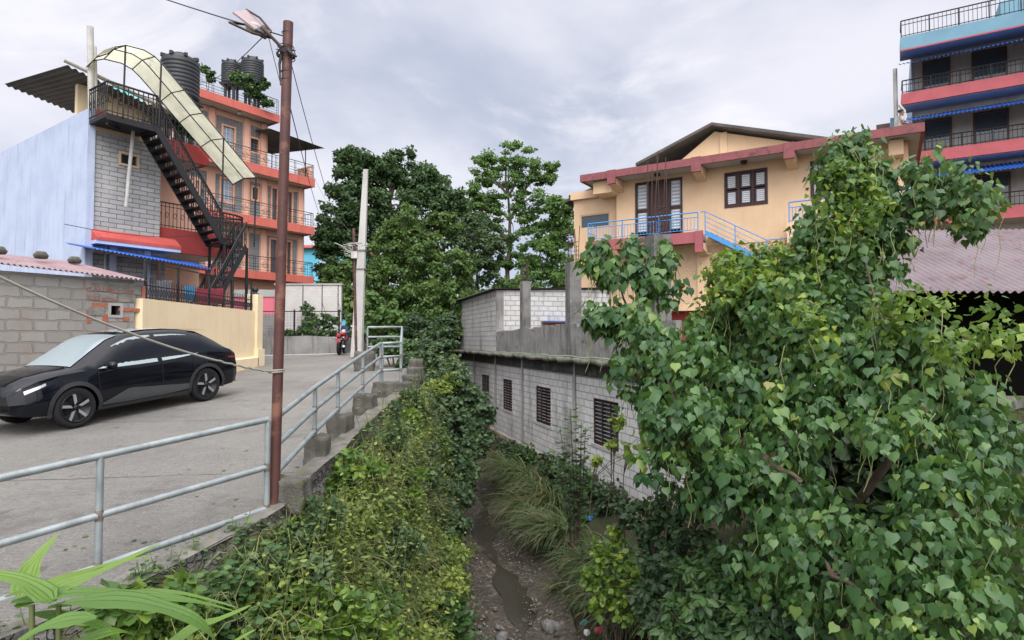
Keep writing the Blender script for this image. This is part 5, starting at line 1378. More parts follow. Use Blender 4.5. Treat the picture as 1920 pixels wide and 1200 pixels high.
# windscreen, roof glass, rear window: patches just above the shell
def top_patch(name, mat, xa, xb_, fw, off):
    m = MB(); rows = []
    for x in np.linspace(xa, xb_, 9):
        zb, zl, zt, ws, wb, wt = sec_at(x); rows.append([(x, wt * fw * t_ , zt + .018 + off - .012 * abs(t_) ** 2 * 1.2 - (.004 if abs(t_) > .9 else 0)) for t_ in np.linspace(-1, 1, 13)])
    m.grid(rows[::-1]); return m.build(name, mat, car)
top_patch('windscreen', M['car_glass_front'], 1.72, 2.66, .93, .010)
top_patch('roof_glass', M['car_glass'], .45, 1.55, .80, .008)
top_patch('rear_window', M['car_glass'], -.70, -.08, .80, .010)
m = MB(); m.grid([[(x, y, 1.565 + (x + .1) * .12) for y in np.linspace(-.58, .58, 9)] for x in (-.38, -.1, .10)][::-1]); m.build('spoiler', M['car_paint'], car)
MB().beam((2.0, -.5, 1.42 + .035), (2.05, .35, 1.40 + .035), .02, .02).build('wiper', M['car_clad'], car)
MB().b(-.93, -.86, -.26, .26, .52, .64).build('number_plate', M['red_plastic'], car)
MB().b(-.95, -.84, -.72, .72, .30, .47).build('rear_bumper', M['car_clad'], car)

# ================================================================== MOTORCYCLE seen from behind
mo_p = P(637, 655, 26.0); mz = road_z(mo_p.x, 26.0)
mo = thing('motorcycle', 'red motorcycle parked facing the low wall, pink plate to the road', 'motorcycle', (mo_p.x + .06, 25.7, float(mz) + .004), radians(96))
M['bike_red'] = plain('red_bike_paint', (.42, .02, .03), .25)
for xw, wd in ((0, .065), (1.3, .05)):
    w_ = MB().lathe((xw, 0, .31), [(.22, -wd * .7), (.27, -wd), (.30, -wd * .7), (.31, 0), (.30, wd * .7), (.27, wd), (.22, wd * .7)], 28, 'Y').build('wheel', M['rubber'], mo)
    m = MB()
    for k in range(6): a = k * pi / 3; m.beam((xw, 0, .31), (xw + .23 * cos(a), 0, .31 + .23 * sin(a)), .03, .03)
    m.build('spokes', M['alloy_dark'], w_)
def blob(name, mat, c, s, parent, n=14):
    return MB().lathe((0, 0, 0), [(0.001, -1), (.5, -.87), (.87, -.5), (1, 0), (.87, .5), (.5, .87), (0.001, 1)], n), None
def ell(name, mat, c, s, parent):
    m = MB().lathe((0, 0, 0), [(0.001, -1), (.5, -.87), (.87, -.5), (1, 0), (.87, .5), (.5, .87), (0.001, 1)], 16)
    m.v = [(c[0] + x * s[0], c[1] + y * s[1], c[2] + z * s[2]) for x, y, z in m.v]; return m.build(name, mat, parent)
ell('tank', M['bike_red'], (.78, 0, .82), (.26, .15, .13), mo); ell('tail', M['bike_red'], (-.08, 0, .80), (.24, .10, .08), mo); ell('seat', M['rubber'], (.30, 0, .83), (.36, .12, .06), mo)
ell('side_panel', M['bike_red'], (.85, .2, .70), (.16, .05, .14), mo); ell('side_panel', M['bike_red'], (.85, -.2, .70), (.16, .05, .14), mo)
MB().b(.42, .86, -.14, .14, .30, .62).build('engine', M['alloy_dark'], mo)
m = MB(); m.tube([(.0, .09, .31), (.3, .1, .5), (.9, .1, .75), (1.1, 0, .9)], .025, 6); m.tube([(.0, -.09, .31), (.3, -.1, .5), (.9, -.1, .75), (1.1, 0, .9)], .025, 6); m.build('frame', M['alloy'], mo)
m = MB(); m.tube([(1.3, .08, .31), (1.08, .08, .95)], .025, 6); m.tube([(1.3, -.08, .31), (1.08, -.08, .95)], .025, 6); m.build('fork', M['chrome'], mo)
m = MB(); m.tube([(.95, .36, 1.03), (1.05, .2, 1.05), (1.06, 0, 1.0), (1.05, -.2, 1.05), (.95, -.36, 1.03)], .016, 6); m.build('handlebar', M['black_iron'], mo)
for s in (1, -1):
    m = MB(); m.tube([(1.0, s * .28, 1.05), (1.0, s * .36, 1.2)], .008, 5); m.box((.99, s * .38, 1.23), (.03, .13, .08)); m.build('mirror', M['chrome'], mo)
    m = MB(); m.lathe((-.12, s * .2, .72), [(0, -.05), (.03, -.03), (.03, .03), (0, .05)], 8, 'Y'); m.tube([(-.1, 0, .72), (-.1, s * .18, .72)], .008, 4); m.build('indicator', M['chrome'], mo)
MB().tube([(-.1, -.2, .36), (.5, -.17, .33)], .05, 10).build('exhaust', M['chrome'], mo)
MB().box((-.28, 0, .60), (.012, .21, .15), M=Matrix.Rotation(radians(-14), 3, 'Y')).build('number_plate', M['red_plastic'], mo)
m = MB(); m.b(-.26, -.1, -.05, .05, .42, .78); m.build('rear_mudguard', M['black_iron'], mo)
MB().b(-.32, -.27, -.09, .09, .74, .81).build('tail_lamp', M['lamp_red'], mo)
ell('fairing', M['white_plastic'], (1.12, 0, .98), (.10, .13, .10), mo)

# ================================================================== MAN ON THE ROOF
M['skin'] = plain('brown_skin', (.19, .095, .062), .6); M['hair'] = plain('black_hair', (.012, .010, .009), .7)
M['shirt'] = plain('pale_shirt', (.40, .37, .33), .9); M['trousers'] = plain('dark_trousers', (.035, .04, .05), .9)
ms_ = frame_pt(yh, 1688, 221, 3.4)
hm = Matrix.Translation(yh.location) @ yh.rotation_euler.to_matrix().to_4x4()
mp_ = hm @ Vector((ms_.x, 3.4, ZR - .06))
man = thing('person', 'man in a pale short sleeved shirt standing on the roof looking down at his phone', 'person', mp_, radians(-15))
def skin_body(name, parent, mat, verts, edges, radii, root=0, lv=2):
    me = bpy.data.meshes.new(name); me.from_pydata(verts, edges, [])
    o = bpy.data.objects.new(name, me); COL.objects.link(o)
    md = o.modifiers.new('skin', 'SKIN'); md.use_smooth_shade = True
    sv = me.skin_vertices[0].data
    for i, r_ in enumerate(radii): sv[i].radius = (r_, r_) if not isinstance(r_, tuple) else r_
    sv[root].use_root = True
    sd_ = o.modifiers.new('sub', 'SUBSURF'); sd_.levels = lv; sd_.render_levels = lv
    bpy.context.view_layer.update()
    nm = bpy.data.meshes.new_from_object(o.evaluated_get(bpy.context.evaluated_depsgraph_get())); nm.name = name
    nm.materials.clear(); nm.materials.append(mat); nm.polygons.foreach_set('use_smooth', [True] * len(nm.polygons))
    bpy.data.objects.remove(o); q = bpy.data.objects.new(name, nm); COL.objects.link(q); q.parent = parent; return q
# figure faces +x; forearms bent forward to a phone
V = [(0, 0, .95), (0, 0, 1.12), (0, 0, 1.32), (.01, 0, 1.43), (.02, 0, 1.51), (.05, 0, 1.60), (.06, 0, 1.69),
     (0, .17, 1.38), (.02, .22, 1.12), (.24, .10, 1.10), (.33, .05, 1.13), (0, -.17, 1.38), (.02, -.22, 1.12), (.24, -.10, 1.10), (.33, -.05, 1.13),
     (0, .09, .90), (.02, .10, .48), (0, .10, .09), (.14, .11, .03), (0, -.09, .90), (.02, -.10, .48), (0, -.10, .09), (.14, -.11, .03)]
E = [(0, 1), (1, 2), (2, 3), (3, 4), (4, 5), (5, 6), (3, 7), (7, 8), (8, 9), (9, 10), (3, 11), (11, 12), (12, 13), (13, 14), (0, 15), (15, 16), (16, 17), (17, 18), (0, 19), (19, 20), (20, 21), (21, 22)]
RR = [(.13, .15), (.12, .14), (.12, .15), (.09, .10), .052, .09, .08, .055, .043, .036, .028, .055, .043, .036, .028, .085, .06, .042, .035, .085, .06, .042, .035]
skin_body('body', man, M['skin'], V, E, RR)
SVv = [(0, 0, .92), (0, 0, 1.12), (0, 0, 1.32), (.01, 0, 1.42), (0, .17, 1.385), (.015, .21, 1.2), (0, -.17, 1.385), (.015, -.21, 1.2)]
skin_body('shirt', man, M['shirt'], SVv, [(0, 1), (1, 2), (2, 3), (3, 4), (4, 5), (3, 6), (6, 7)], [(.16, .18), (.145, .165), (.145, .175), (.10, .12), .075, .066, .075, .066])
TV = [(0, 0, .96), (0, .09, .88), (.02, .10, .48), (0, .10, .12), (0, -.09, .88), (.02, -.10, .48), (0, -.10, .12)]
skin_body('trousers', man, M['trousers'], TV, [(0, 1), (1, 2), (2, 3), (0, 4), (4, 5), (5, 6)], [(.145, .16), .10, .075, .06, .10, .075, .06])
ell('hair', M['hair'], (.025, 0, 1.70), (.115, .098, .085), man)
ell('nose', M['skin'], (.155, 0, 1.62), (.02, .014, .022), man)
for s in (1, -1):
    ell('ear', M['skin'], (.05, s * .092, 1.62), (.02, .010, .03), man)
    for k in range(5):
        MB().tube([(.34, s * .045, 1.13 + .012 * (k - 2)), (.385 - .008 * abs(k - 1), s * .035, 1.14 + .012 * (k - 2)), (.40 - .01 * abs(k - 1), s * .012, 1.14 + .012 * (k - 2))], [.010, .009, .007], 6).build('finger' if k else 'thumb', M['skin'], man)
ph_ = hm @ Vector((ms_.x, 2.5, ZR)); 
PM = Matrix.Translation(man.location) @ man.rotation_euler.to_matrix().to_4x4()
phn = MB(); phn.box((.385, 0, 1.15), (.012, .075, .15), M=Matrix.Rotation(radians(-35), 3, 'Y')); phn.v = [tuple(PM @ Vector(v)) for v in phn.v]
tag(phn.build('phone', M['black_iron']), 'dark phone held in both hands by the man on the roof', 'phone')

# ================================================================== LITTER AND STONES IN THE STREAM
def crumple(name, label, c, s, mat, seed, cat='plastic bag'):
    rr = random.Random(seed); bm = bmesh.new(); bmesh.ops.create_icosphere(bm, subdivisions=2, radius=1)
    for v in bm.verts: v.co = Vector((v.co.x * s[0], v.co.y * s[1], v.co.z * s[2])) * rr.uniform(.65, 1.25)
    me = bpy.data.meshes.new(name); bm.to_mesh(me); bm.free(); me.materials.append(mat)
    o = bpy.data.objects.new(name, me); COL.objects.link(o); o.location = c; o.rotation_euler = (0, 0, rr.uniform(0, 6)); return tag(o, label, cat, 'litter along the stream')
def on_ground(px, py):
    """first point on the terrain along a sight line of the photograph"""
    r_ = ray(px, py); d = 1.5
    while d < 60:
        p = r_ * (d / r_.y)
        if p.z < gz(p.x, p.y): return p
        d += .03
    return r_
for i, (px, py, s, mat, lab) in enumerate(((922, 868, .13, 'blue_plastic', 'bright blue plastic bag on the bank below the concrete wall'), (1108, 974, .10, 'blue_plastic', 'small blue plastic bag on the right bank above the bright leaves'),
        (1016, 1140, .06, 'white_plastic', 'small white bag at the right edge of the stream'), (1095, 1172, .09, 'teal_plastic', 'teal wrapper on the right bank at the bottom of the photo'), (1125, 1186, .09, 'red_plastic', 'pink wrapper beside the teal wrapper'),
        (1068, 1105, .07, 'blue_plastic', 'pale blue bag caught in grass right of the stream'), (1100, 1190, .08, 'white_plastic', 'white bag between the teal and pink wrappers'), (870, 1100, .09, 'cloth_grey', 'grey rag lying at the left edge of the stream'), (865, 1086, .06, 'red_plastic', 'faded red scrap at the left edge of the stream'))):
    p = on_ground(px, py); crumple('litter', lab, (p.x, p.y, p.z + s * .4), (s, s * .7, s * .6), M[mat], i, 'litter')
rs = random.Random(3)
base = []
for k in range(3):
    bm = bmesh.new(); bmesh.ops.create_icosphere(bm, subdivisions=2, radius=1)
    rr = random.Random(50 + k); ph = [rr.uniform(0, 6) for _ in range(4)]
    for v in bm.verts: q = v.co; v.co = q * (1 + .22 * sin(q.x * 2.4 + ph[0]) * sin(q.y * 2.9 + ph[1]) + .10 * sin(q.z * 5 + ph[2])); v.co.z *= .6
    me = bpy.data.meshes.new('stream_stone'); bm.to_mesh(me); bm.free(); me.polygons.foreach_set('use_smooth', [True] * len(me.polygons)); me.materials.append(M['pebble_%d' % k] if 0 else M['stone_block'] if k == 1 else M['concrete_dark'] if k == 0 else M['rough_stone']); base.append(me)
for k in range(70):
    y = rs.uniform(8.8, 21) if k > 25 else rs.uniform(8.6, 12); t_ = rs.choice((-1, 1)) * rs.uniform(.1, 1.15); x = float(str_x(y)) + t_ * float(str_h(y))
    s = rs.uniform(.03, .075) if k % 6 else rs.uniform(.09, .15)
    o = bpy.data.objects.new('stream_stone', base[k % 3]); COL.objects.link(o); o.location = (x, y, gz(x, y) + .05 + s * .15); o.scale = (s, s * rs.uniform(.7, 1.1), s); o.rotation_euler = (rs.uniform(-.3, .3), rs.uniform(-.3, .3), rs.uniform(0, 6))
    tag(o, 'loose stone lying in the wet gravel of the stream', 'stone', 'stones in the stream')
# fine gravel, past counting
m = MB(); rs = random.Random(9)
for k in range(2600):
    y = 8 + 14 * rs.random() ** 1.4; t_ = rs.uniform(-1.1, 1.1); x = float(str_x(y)) + t_ * float(str_h(y)); z = float(str_z(y)) + .035 + .10 * t_ * t_; s = rs.uniform(.010, .028)
    a = rs.uniform(0, 6); c, q = cos(a) * s, sin(a) * s
    m.add([(x - c, y - q, z), (x + q, y - c, z + .003), (x + c, y + q, z), (x - q, y + c, z), (x, y, z + s * .9)], [(0, 1, 4), (1, 2, 4), (2, 3, 4), (3, 0, 4)])
o = m.build('gravel', M['rough_stone'], uv=False); tag(o, 'fine gravel scattered over the stream bed', 'gravel', kind='stuff')
# hose along the roof slab
hp = []
for k in range(60):
    x = p0 - .5 + k * .21; hp.append(hm.inverted() @ Vector((0, 0, 0)) if 0 else Vector((x, -.25 + .05 * sin(x * 1.7) + .03 * sin(x * 4), -.455 + .012 * sin(x * 3))))
bmx = Matrix.Translation(bb.location) @ bb.rotation_euler.to_matrix().to_4x4()
tag(MB().tube([bmx @ p for p in hp], .018, 6).build('garden_hose', M['hose']), 'pale green hose lying along the edge of the roof slab', 'hose')
# ================================================================== FOLIAGE
HEART_V = np.array([(0, .07, 0), (0, .37, .0), (0, .67, 0), (0, 1.10, -.06), (.30, -.03, -.04), (.50, .22, -.09), (.38, .52, -.09), (.11, .82, -.05), (-.30, -.03, -.04), (-.50, .22, -.09), (-.38, .52, -.09), (-.11, .82, -.05)])
HEART_F = [(0, 4, 5, 1), (1, 5, 6, 2), (2, 6, 7, 3), (0, 1, 9, 8), (1, 2, 10, 9), (2, 3, 11, 10)]
LANCE_V = np.array([(0, 0, 0), (.42, .30, -.08), (.30, .68, -.10), (0, 1, -.08), (-.42, .30, -.08), (-.30, .68, -.10)])
LANCE_F = [(0, 1, 2, 3), (0, 3, 5, 4)]
class Leaves:
    def __init__(self): self.s = []
    def add(self, pos, tip, nor, size, rnd): self.s.append((pos, tip, nor, size, rnd)); return self
    def build(self, name, mat, parent=None, heart=False, width=.5, smooth=True):
        pos, tip, nor, size, rnd = (np.concatenate([s[i] for s in self.s]) for i in range(5))
        TV, TF = (HEART_V, HEART_F) if heart else (LANCE_V, LANCE_F)
        tip = tip / np.linalg.norm(tip, axis=1, keepdims=True)
        x = np.cross(tip, nor); l = np.linalg.norm(x, axis=1, keepdims=True); l[l < 1e-6] = 1; x = x / l; n_ = np.cross(x, tip)
        n = len(pos); sz = size[:, None, None]
        wd = (1.0 if heart else 2 * width)
        v = pos[:, None] + sz * (TV[None, :, 0:1] * wd * x[:, None] + TV[None, :, 1:2] * tip[:, None] + TV[None, :, 2:3] * n_[:, None])
        k = len(TV); v = v.reshape(-1, 3)
        if parent is not None: v = v - np.array(root_of(parent).location)
        F = np.array(TF); f = (F[None] + (np.arange(n) * k)[:, None, None]).reshape(-1, 4)
        me = bpy.data.meshes.new(name)
        me.vertices.add(len(v)); me.vertices.foreach_set('co', v.ravel().astype(np.float32))
        me.loops.add(f.size); me.loops.foreach_set('vertex_index', f.ravel().astype(np.int32))
        me.polygons.add(len(f)); me.polygons.foreach_set('loop_start', (np.arange(len(f)) * 4).astype(np.int32))
        me.polygons.foreach_set('use_smooth', np.full(len(f), smooth))
        a = me.attributes.new('rnd', 'FLOAT', 'POINT'); a.data.foreach_set('value', np.repeat(rnd, k).astype(np.float32))
        me.update(calc_edges=True); me.validate(); me.materials.append(mat)
        o = bpy.data.objects.new(name, me); COL.objects.link(o)
        if parent is not None: o.parent = parent
        return o
def unit(n):
    v = rng.normal(size=(n, 3)); return v / np.linalg.norm(v, axis=1, keepdims=True)
UP = np.array([0, 0, 1.0])
def clump(lv, c, r, n, size, droop=.5, out=.5, jit=.5, up=.5, base=.5, spread=.25, shell=.45, svar=.35):
    """n leaves in an ellipsoid, thicker towards its skin, hanging and facing outwards"""
    c = np.asarray(c, float); r = np.asarray(r, float) * np.ones(3)
    u = unit(n); k = shell + (1 - shell) * rng.random(n) ** .7
    pos = c + u * r * k[:, None]
    tip = out * u - droop * UP + jit * unit(n); nor = u * .7 + up * UP + jit * .8 * unit(n)
    lv.add(pos, tip, nor, size * (1 + svar * rng.uniform(-1, 1, n)), np.clip(base + spread * rng.normal(size=n), 0, 1))
def crown(lv, blobs, nsub, nleaf, size, sub=.34, flat=.6, droop=.45, tone=.45, cs=.16, **kw):
    """crown built of small leaf sprays set over and inside a few lobes; gaps stay open between them"""
    cs_ = []
    for (c, r) in blobs:
        c = np.asarray(c, float); r = np.asarray(r, float) * np.ones(3)
        for k in range(nsub):
            u = unit(1)[0]; q = c + u * r * (.45 + .55 * rng.random() ** .6); sr = sub * r.min() * rng.uniform(.6, 1.3)
            clump(lv, q, (sr, sr, sr * flat), max(6, int(nleaf * rng.uniform(.6, 1.4))), size, droop, base=float(np.clip(tone + cs * rng.normal(), .05, .95)), spread=.14, shell=.15, **kw)
            cs_.append(q)
    return cs_
def limb(m, a, b_, r0, r1, wobble=.12, n=7):
    a, b_ = Vector(a), Vector(b_); L_ = (b_ - a).length; pts = []
    o1, o2 = Vector(unit(1)[0]), Vector(unit(1)[0])
    for i in range(n):
        t_ = i / (n - 1); pts.append(a.lerp(b_, t_) + (o1 * sin(t_ * pi) + o2 * sin(t_ * 2 * pi) * .5) * wobble * L_ * .5 + Vector((0, 0, .10 * L_ * sin(t_ * pi))))
    m.tube(pts, [r0 + (r1 - r0) * i / (n - 1) for i in range(n)], 7); return pts
M['leaf_dark'] = leafmat('dark_evergreen_leaf', [(.038, .078, .030), (.072, .128, .050), (.115, .18, .07)], [0, .5, 1], .55, .25, .30, (.12, .22, .05))
M['leaf_mid'] = leafmat('mid_green_leaf', [(.048, .098, .026), (.095, .165, .042), (.155, .235, .06)], [0, .5, 1], .55, .28, .30, (.2, .32, .05))
M['leaf_light'] = leafmat('light_green_leaf', [(.065, .125, .035), (.115, .205, .055), (.175, .28, .085)], [0, .5, 1], .5, .3, .38, (.25, .45, .08))
M['leaf_peepal'] = leafmat('peepal_leaf', [(.022, .066, .022), (.058, .132, .040), (.105, .195, .055), (.19, .28, .06), (.27, .34, .06), (.26, .17, .11)], [0, .38, .68, .86, .985, 1], .42, .38, .27, (.25, .42, .05))
M['leaf_vine'] = leafmat('climbing_vine_leaf', [(.035, .085, .020), (.085, .165, .028), (.17, .26, .035), (.32, .38, .05)], [0, .4, .75, 1], .45, .4, .3, (.3, .45, .05))
M['leaf_bank'] = leafmat('bank_creeper_leaf', [(.034, .072, .016), (.088, .145, .028), (.165, .225, .042), (.26, .31, .06)], [0, .35, .7, 1], .5, .35, .28, (.3, .4, .06))
M['leaf_weed'] = leafmat('broad_weed_leaf', [(.030, .072, .024), (.058, .120, .036), (.095, .17, .05), (.16, .24, .055)], [0, .5, .8, 1], .45, .4, .25, (.22, .4, .06))
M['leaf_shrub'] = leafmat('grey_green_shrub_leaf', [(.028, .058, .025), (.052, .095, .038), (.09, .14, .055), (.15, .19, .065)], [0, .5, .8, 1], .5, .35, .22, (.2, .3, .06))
M['blade'] = leafmat('drooping_grass_blade', [(.042, .074, .030), (.085, .125, .045), (.15, .185, .065), (.27, .23, .11), (.28, .18, .09)], [0, .45, .75, .9, 1], .5, .35, .25, (.25, .32, .08))
M['ginger'] = leafmat('broad_bright_blade', [(.055, .13, .025), (.11, .22, .035), (.20, .32, .05), (.30, .22, .09)], [0, .5, .9, 1], .38, .45, .35, (.3, .5, .06))
M['stem'] = plain('green_stem', (.12, .15, .045), .7); M['stem_pale'] = plain('pale_vine_stem', (.24, .25, .10), .7)
M['twig'] = worn('brown_twig', (.10, .075, .055), (.06, .045, .035), 6, .9, .3)

def B(px, py, rp, d, sy=1.0, sz=1.0):
    p = P(px, py, d); r = PX(rp, d); return (tuple(p), (r, r * sy, r * sz))
def tree(name, label, base, top, blobs, leaf, size, nsub, nleaf, tr, group=None, bark='bark', cat='tree', limbs=3, heart=False, width=.5, **kw):
    t_ = thing(name, label, cat, base, 0, group)
    lv = Leaves(); cs_ = crown(lv, blobs, nsub, nleaf, size, **kw)
    m = MB(); base, top = Vector(base), Vector(top)
    n = 8; ax = [base.lerp(top, i / (n - 1)) + Vector((.12 * sin(i * 1.7), .1 * cos(i * 2.1), 0)) * (i > 0) * tr * 3 for i in range(n)]
    m.tube(ax, [tr * (1.25 if i == 0 else 1) * (1 - .8 * i / (n - 1)) for i in range(n)], 10)
    for j, (c, r) in enumerate(blobs):
        c = Vector(c); k = min(range(1, n - 1), key=lambda i: (ax[i] - (c - Vector((0, 0, .9 * (c - ax[i]).to_2d().length)))).length)
        pts = limb(m, ax[k], c, tr * .42, tr * .13)
        own = cs_[j * nsub:(j + 1) * nsub]
        for q in own[:limbs]: limb(m, pts[-3], q, tr * .16, tr * .04, n=5)
    m.build('trunk', M[bark], t_, world=True, uv=False)
    lv.build('crown', M[leaf], t_, heart=heart, width=width)
    return t_

# ------------------------------------------------------------------ background trees
g = 'trees beyond the end of the stream'
tree('evergreen_tree', 'largest dark evergreen tree standing left of centre behind the power pole', P(720, 640, 42), P(735, 330, 42),
     [B(640, 420, 45, 41), B(660, 350, 40, 42), B(700, 320, 40, 42), B(752, 318, 42, 43), B(800, 350, 40, 43), B(840, 385, 42, 43), B(760, 380, 60, 42), B(690, 390, 50, 41), B(640, 490, 50, 41), B(700, 470, 60, 42), B(820, 440, 50, 43), B(655, 300, 26, 42), B(890, 430, 32, 43), B(610, 560, 38, 42), B(620, 450, 30, 41)],
     'leaf_dark', .21, 40, 95, .34, g, 'bark_dark', sub=.30)
tree('bushy_tree', 'mid green bushy tree in front of the dark evergreen', P(760, 650, 33), P(765, 430, 33),
     [B(760, 420, 38, 33), B(735, 470, 45, 33), B(790, 480, 50, 33), B(730, 540, 55, 32.5), B(800, 550, 55, 32.5), B(850, 500, 40, 33.5), B(770, 600, 60, 32), B(850, 580, 50, 33), B(700, 600, 40, 33), B(840, 630, 40, 32), B(830, 420, 30, 34), B(720, 640, 40, 32)],
     'leaf_mid', .16, 34, 105, .22, g, 'bark_dark', sub=.32, tone=.5)
tree('reddish_tree', 'dull brownish green tree crown right of the bushy tree', P(900, 640, 38), P(890, 440, 38),
     [B(880, 440, 36, 38), B(915, 470, 34, 38), B(900, 520, 40, 38), B(870, 560, 40, 37), B(920, 580, 40, 37)], 'leaf_shrub', .17, 30, 90, .18, g, 'bark_dark', sub=.32, tone=.55)
tree('tall_light_tree', 'tall airy light green tree with visible grey limbs against the sky', P(952, 650, 46), P(955, 320, 46),
     [B(945, 295, 36, 46), B(905, 315, 32, 46), B(985, 310, 34, 46), B(1025, 325, 26, 46), B(950, 350, 45, 46), B(905, 365, 34, 46), B(1000, 365, 36, 46), B(960, 420, 40, 46), B(915, 420, 34, 46), B(885, 370, 24, 45), B(1000, 430, 34, 46), B(935, 480, 30, 46), B(985, 490, 34, 46), B(890, 395, 34, 45)],
     'leaf_light', .17, 21, 95, .26, g, 'bark', sub=.34, tone=.45, flat=.4)
tree('light_tree', 'light green tree beside the yellow house behind the rebar columns', P(1040, 650, 44), P(1045, 400, 44),
     [B(1045, 395, 28, 44), B(1030, 440, 36, 44), B(1065, 440, 30, 44), B(1010, 480, 36, 43), B(1055, 500, 40, 43), B(1030, 545, 45, 42), B(980, 540, 40, 42), B(1075, 390, 22, 45)], 'leaf_light', .19, 26, 80, .2, g, sub=.32, tone=.35)
tree('round_tree', 'low dark green round tree in front of the tall light tree', P(960, 660, 36), P(960, 560, 36),
     [B(950, 560, 42, 36), B(1000, 570, 42, 36), B(910, 580, 40, 35), B(1050, 570, 42, 36.5), B(960, 610, 40, 34)], 'leaf_mid', .16, 32, 90, .15, g, 'bark_dark', sub=.32, tone=.4)
tree('low_tree', 'loose green tree behind the white wall and thin red pole', P(655, 650, 33), P(650, 560, 33),
     [B(640, 560, 32, 34), B(665, 520, 36, 35), B(625, 520, 28, 36), B(680, 570, 34, 33)], 'leaf_mid', .18, 24, 55, .12, g, 'bark_dark', sub=.34, tone=.45)
for i, (px, d, rp, top, lab) in enumerate(((1150, 60, 60, 560, 'dark tree mass between the yellow house and the hut'), (820, 62, 70, 520, 'far dark tree behind the bushy tree'), (1790, 50, 80, 560, 'dark tree behind the tin shed'), (60, 44, 70, 520, 'dark tree behind the blue side wall'))):
    tree('far_tree', lab, P(px, 660, d), P(px, top, d), [B(px - rp * .6, top + 40, rp * .7, d), B(px + rp * .6, top + 50, rp * .7, d), B(px, top, rp * .8, d), B(px, top + 90, rp, d)], 'leaf_dark', .34, 26, 50, .2, g, 'bark_dark', sub=.32)

# ------------------------------------------------------------------ shrubs round the end of the road and the left bank
def shrub(label, blobs, leaf, size, nsub=24, nleaf=50, cat='shrub', name='shrub', group='shrubs along the left bank', width=.5, sr=.035, foot=None, **kw):
    cz = [Vector(c) for c, r in blobs]; c = sum(cz, Vector()) / len(cz); low = min(cz, key=lambda q: q.z)
    fz = gz(c.x, c.y) if foot is None else foot
    t_ = thing(name, label, cat, (c.x, c.y, fz), 0, group)
    lv = Leaves(); cs_ = crown(lv, blobs, nsub, nleaf, size, **kw)
    m = MB(); b0_ = Vector((c.x, c.y, fz - .1 * (foot is None)))
    for j, (q, r) in enumerate(blobs):
        pts = limb(m, b0_, q, sr, sr * .4, .15)
        for s in cs_[j * nsub:j * nsub + 7]: limb(m, pts[-2], s, sr * .34, .004, n=5)
    m.build('stem', M['twig'], t_, world=True, uv=False); lv.build('foliage', M[leaf], t_, width=width); return t_
shrub('big leaved shrub arching over the low wall right of the power pole', [B(700, 575, 30, 26.5), B(730, 590, 26, 26), B(670, 585, 26, 27), B(690, 605, 30, 26.5)], 'leaf_light', .22, 18, 36, droop=.8, tone=.5)
shrub('thin climbing shrub against the white wall', [B(578, 580, 12, 29.6), B(585, 600, 14, 29.5), B(600, 612, 16, 29), B(572, 615, 14, 29), B(620, 600, 16, 29)], 'leaf_weed', .16, 12, 20)
shrub('low weeds along the top of the low wall', [B(x, 624, 9, 27.5, 1, .8) for x in (530, 548, 566, 584, 602, 620, 700, 720)], 'leaf_weed', .12, 10, 30)
shrub('bush growing inside the railing corner', [B(735, 645, 22, 20), B(715, 650, 18, 19.6), B(765, 660, 22, 20)], 'leaf_weed', .11, 22, 46, tone=.6)
shrub('dark bush beyond the end of the railing', [B(790, 620, 34, 26), B(820, 640, 30, 25), B(770, 610, 30, 27), B(835, 610, 22, 27), B(800, 660, 30, 24)], 'leaf_shrub', .14, 28, 60, tone=.35)
shrub('tall green weed standing at the end of the roof slab', [B(846, 620, 14, 29), B(838, 645, 16, 28)], 'leaf_weed', .12, 16, 40, tone=.6)
shrub('pale green bush below the far railing corner', [B(780, 690, 30, 19.5), B(810, 690, 30, 20), B(775, 730, 34, 17.5), B(820, 720, 34, 18.5), B(850, 690, 24, 21)], 'leaf_shrub', .11, 28, 60, tone=.65)
shrub('large grey green shrub leaning out over the stream', [B(850, 730, 46, 17.5), B(885, 770, 40, 17), B(840, 790, 52, 16.5), B(868, 740, 30, 17.6), B(890, 820, 36, 16.2), B(845, 850, 48, 15.4), B(800, 800, 40, 16), B(865, 890, 34, 14.8), B(800, 860, 40, 14.6)], 'leaf_shrub', .105, 34, 75, tone=.45, sub=.30)
shrub('yellowish plumed bush in front of the large shrub', [B(822, 730, 22, 16.8), B(845, 715, 16, 17), B(790, 745, 24, 16), B(770, 770, 28, 14.6)], 'leaf_bank', .075, 26, 60, tone=.75)
shrub('dark broad leaved bush at the stream edge below the creepers', [B(800, 1060, 40, 10.6), B(835, 1110, 36, 10.4), B(790, 1150, 44, 9.4), B(845, 1170, 30, 9.6), B(830, 1020, 30, 11.6)], 'leaf_weed', .085, 26, 44, tone=.35)
shrub('dark bush hanging at the water line further up', [B(850, 930, 34, 13.6), B(830, 970, 34, 12.8), B(860, 985, 24, 12.6), B(815, 930, 36, 13.4)], 'leaf_shrub', .085, 28, 55, tone=.3)

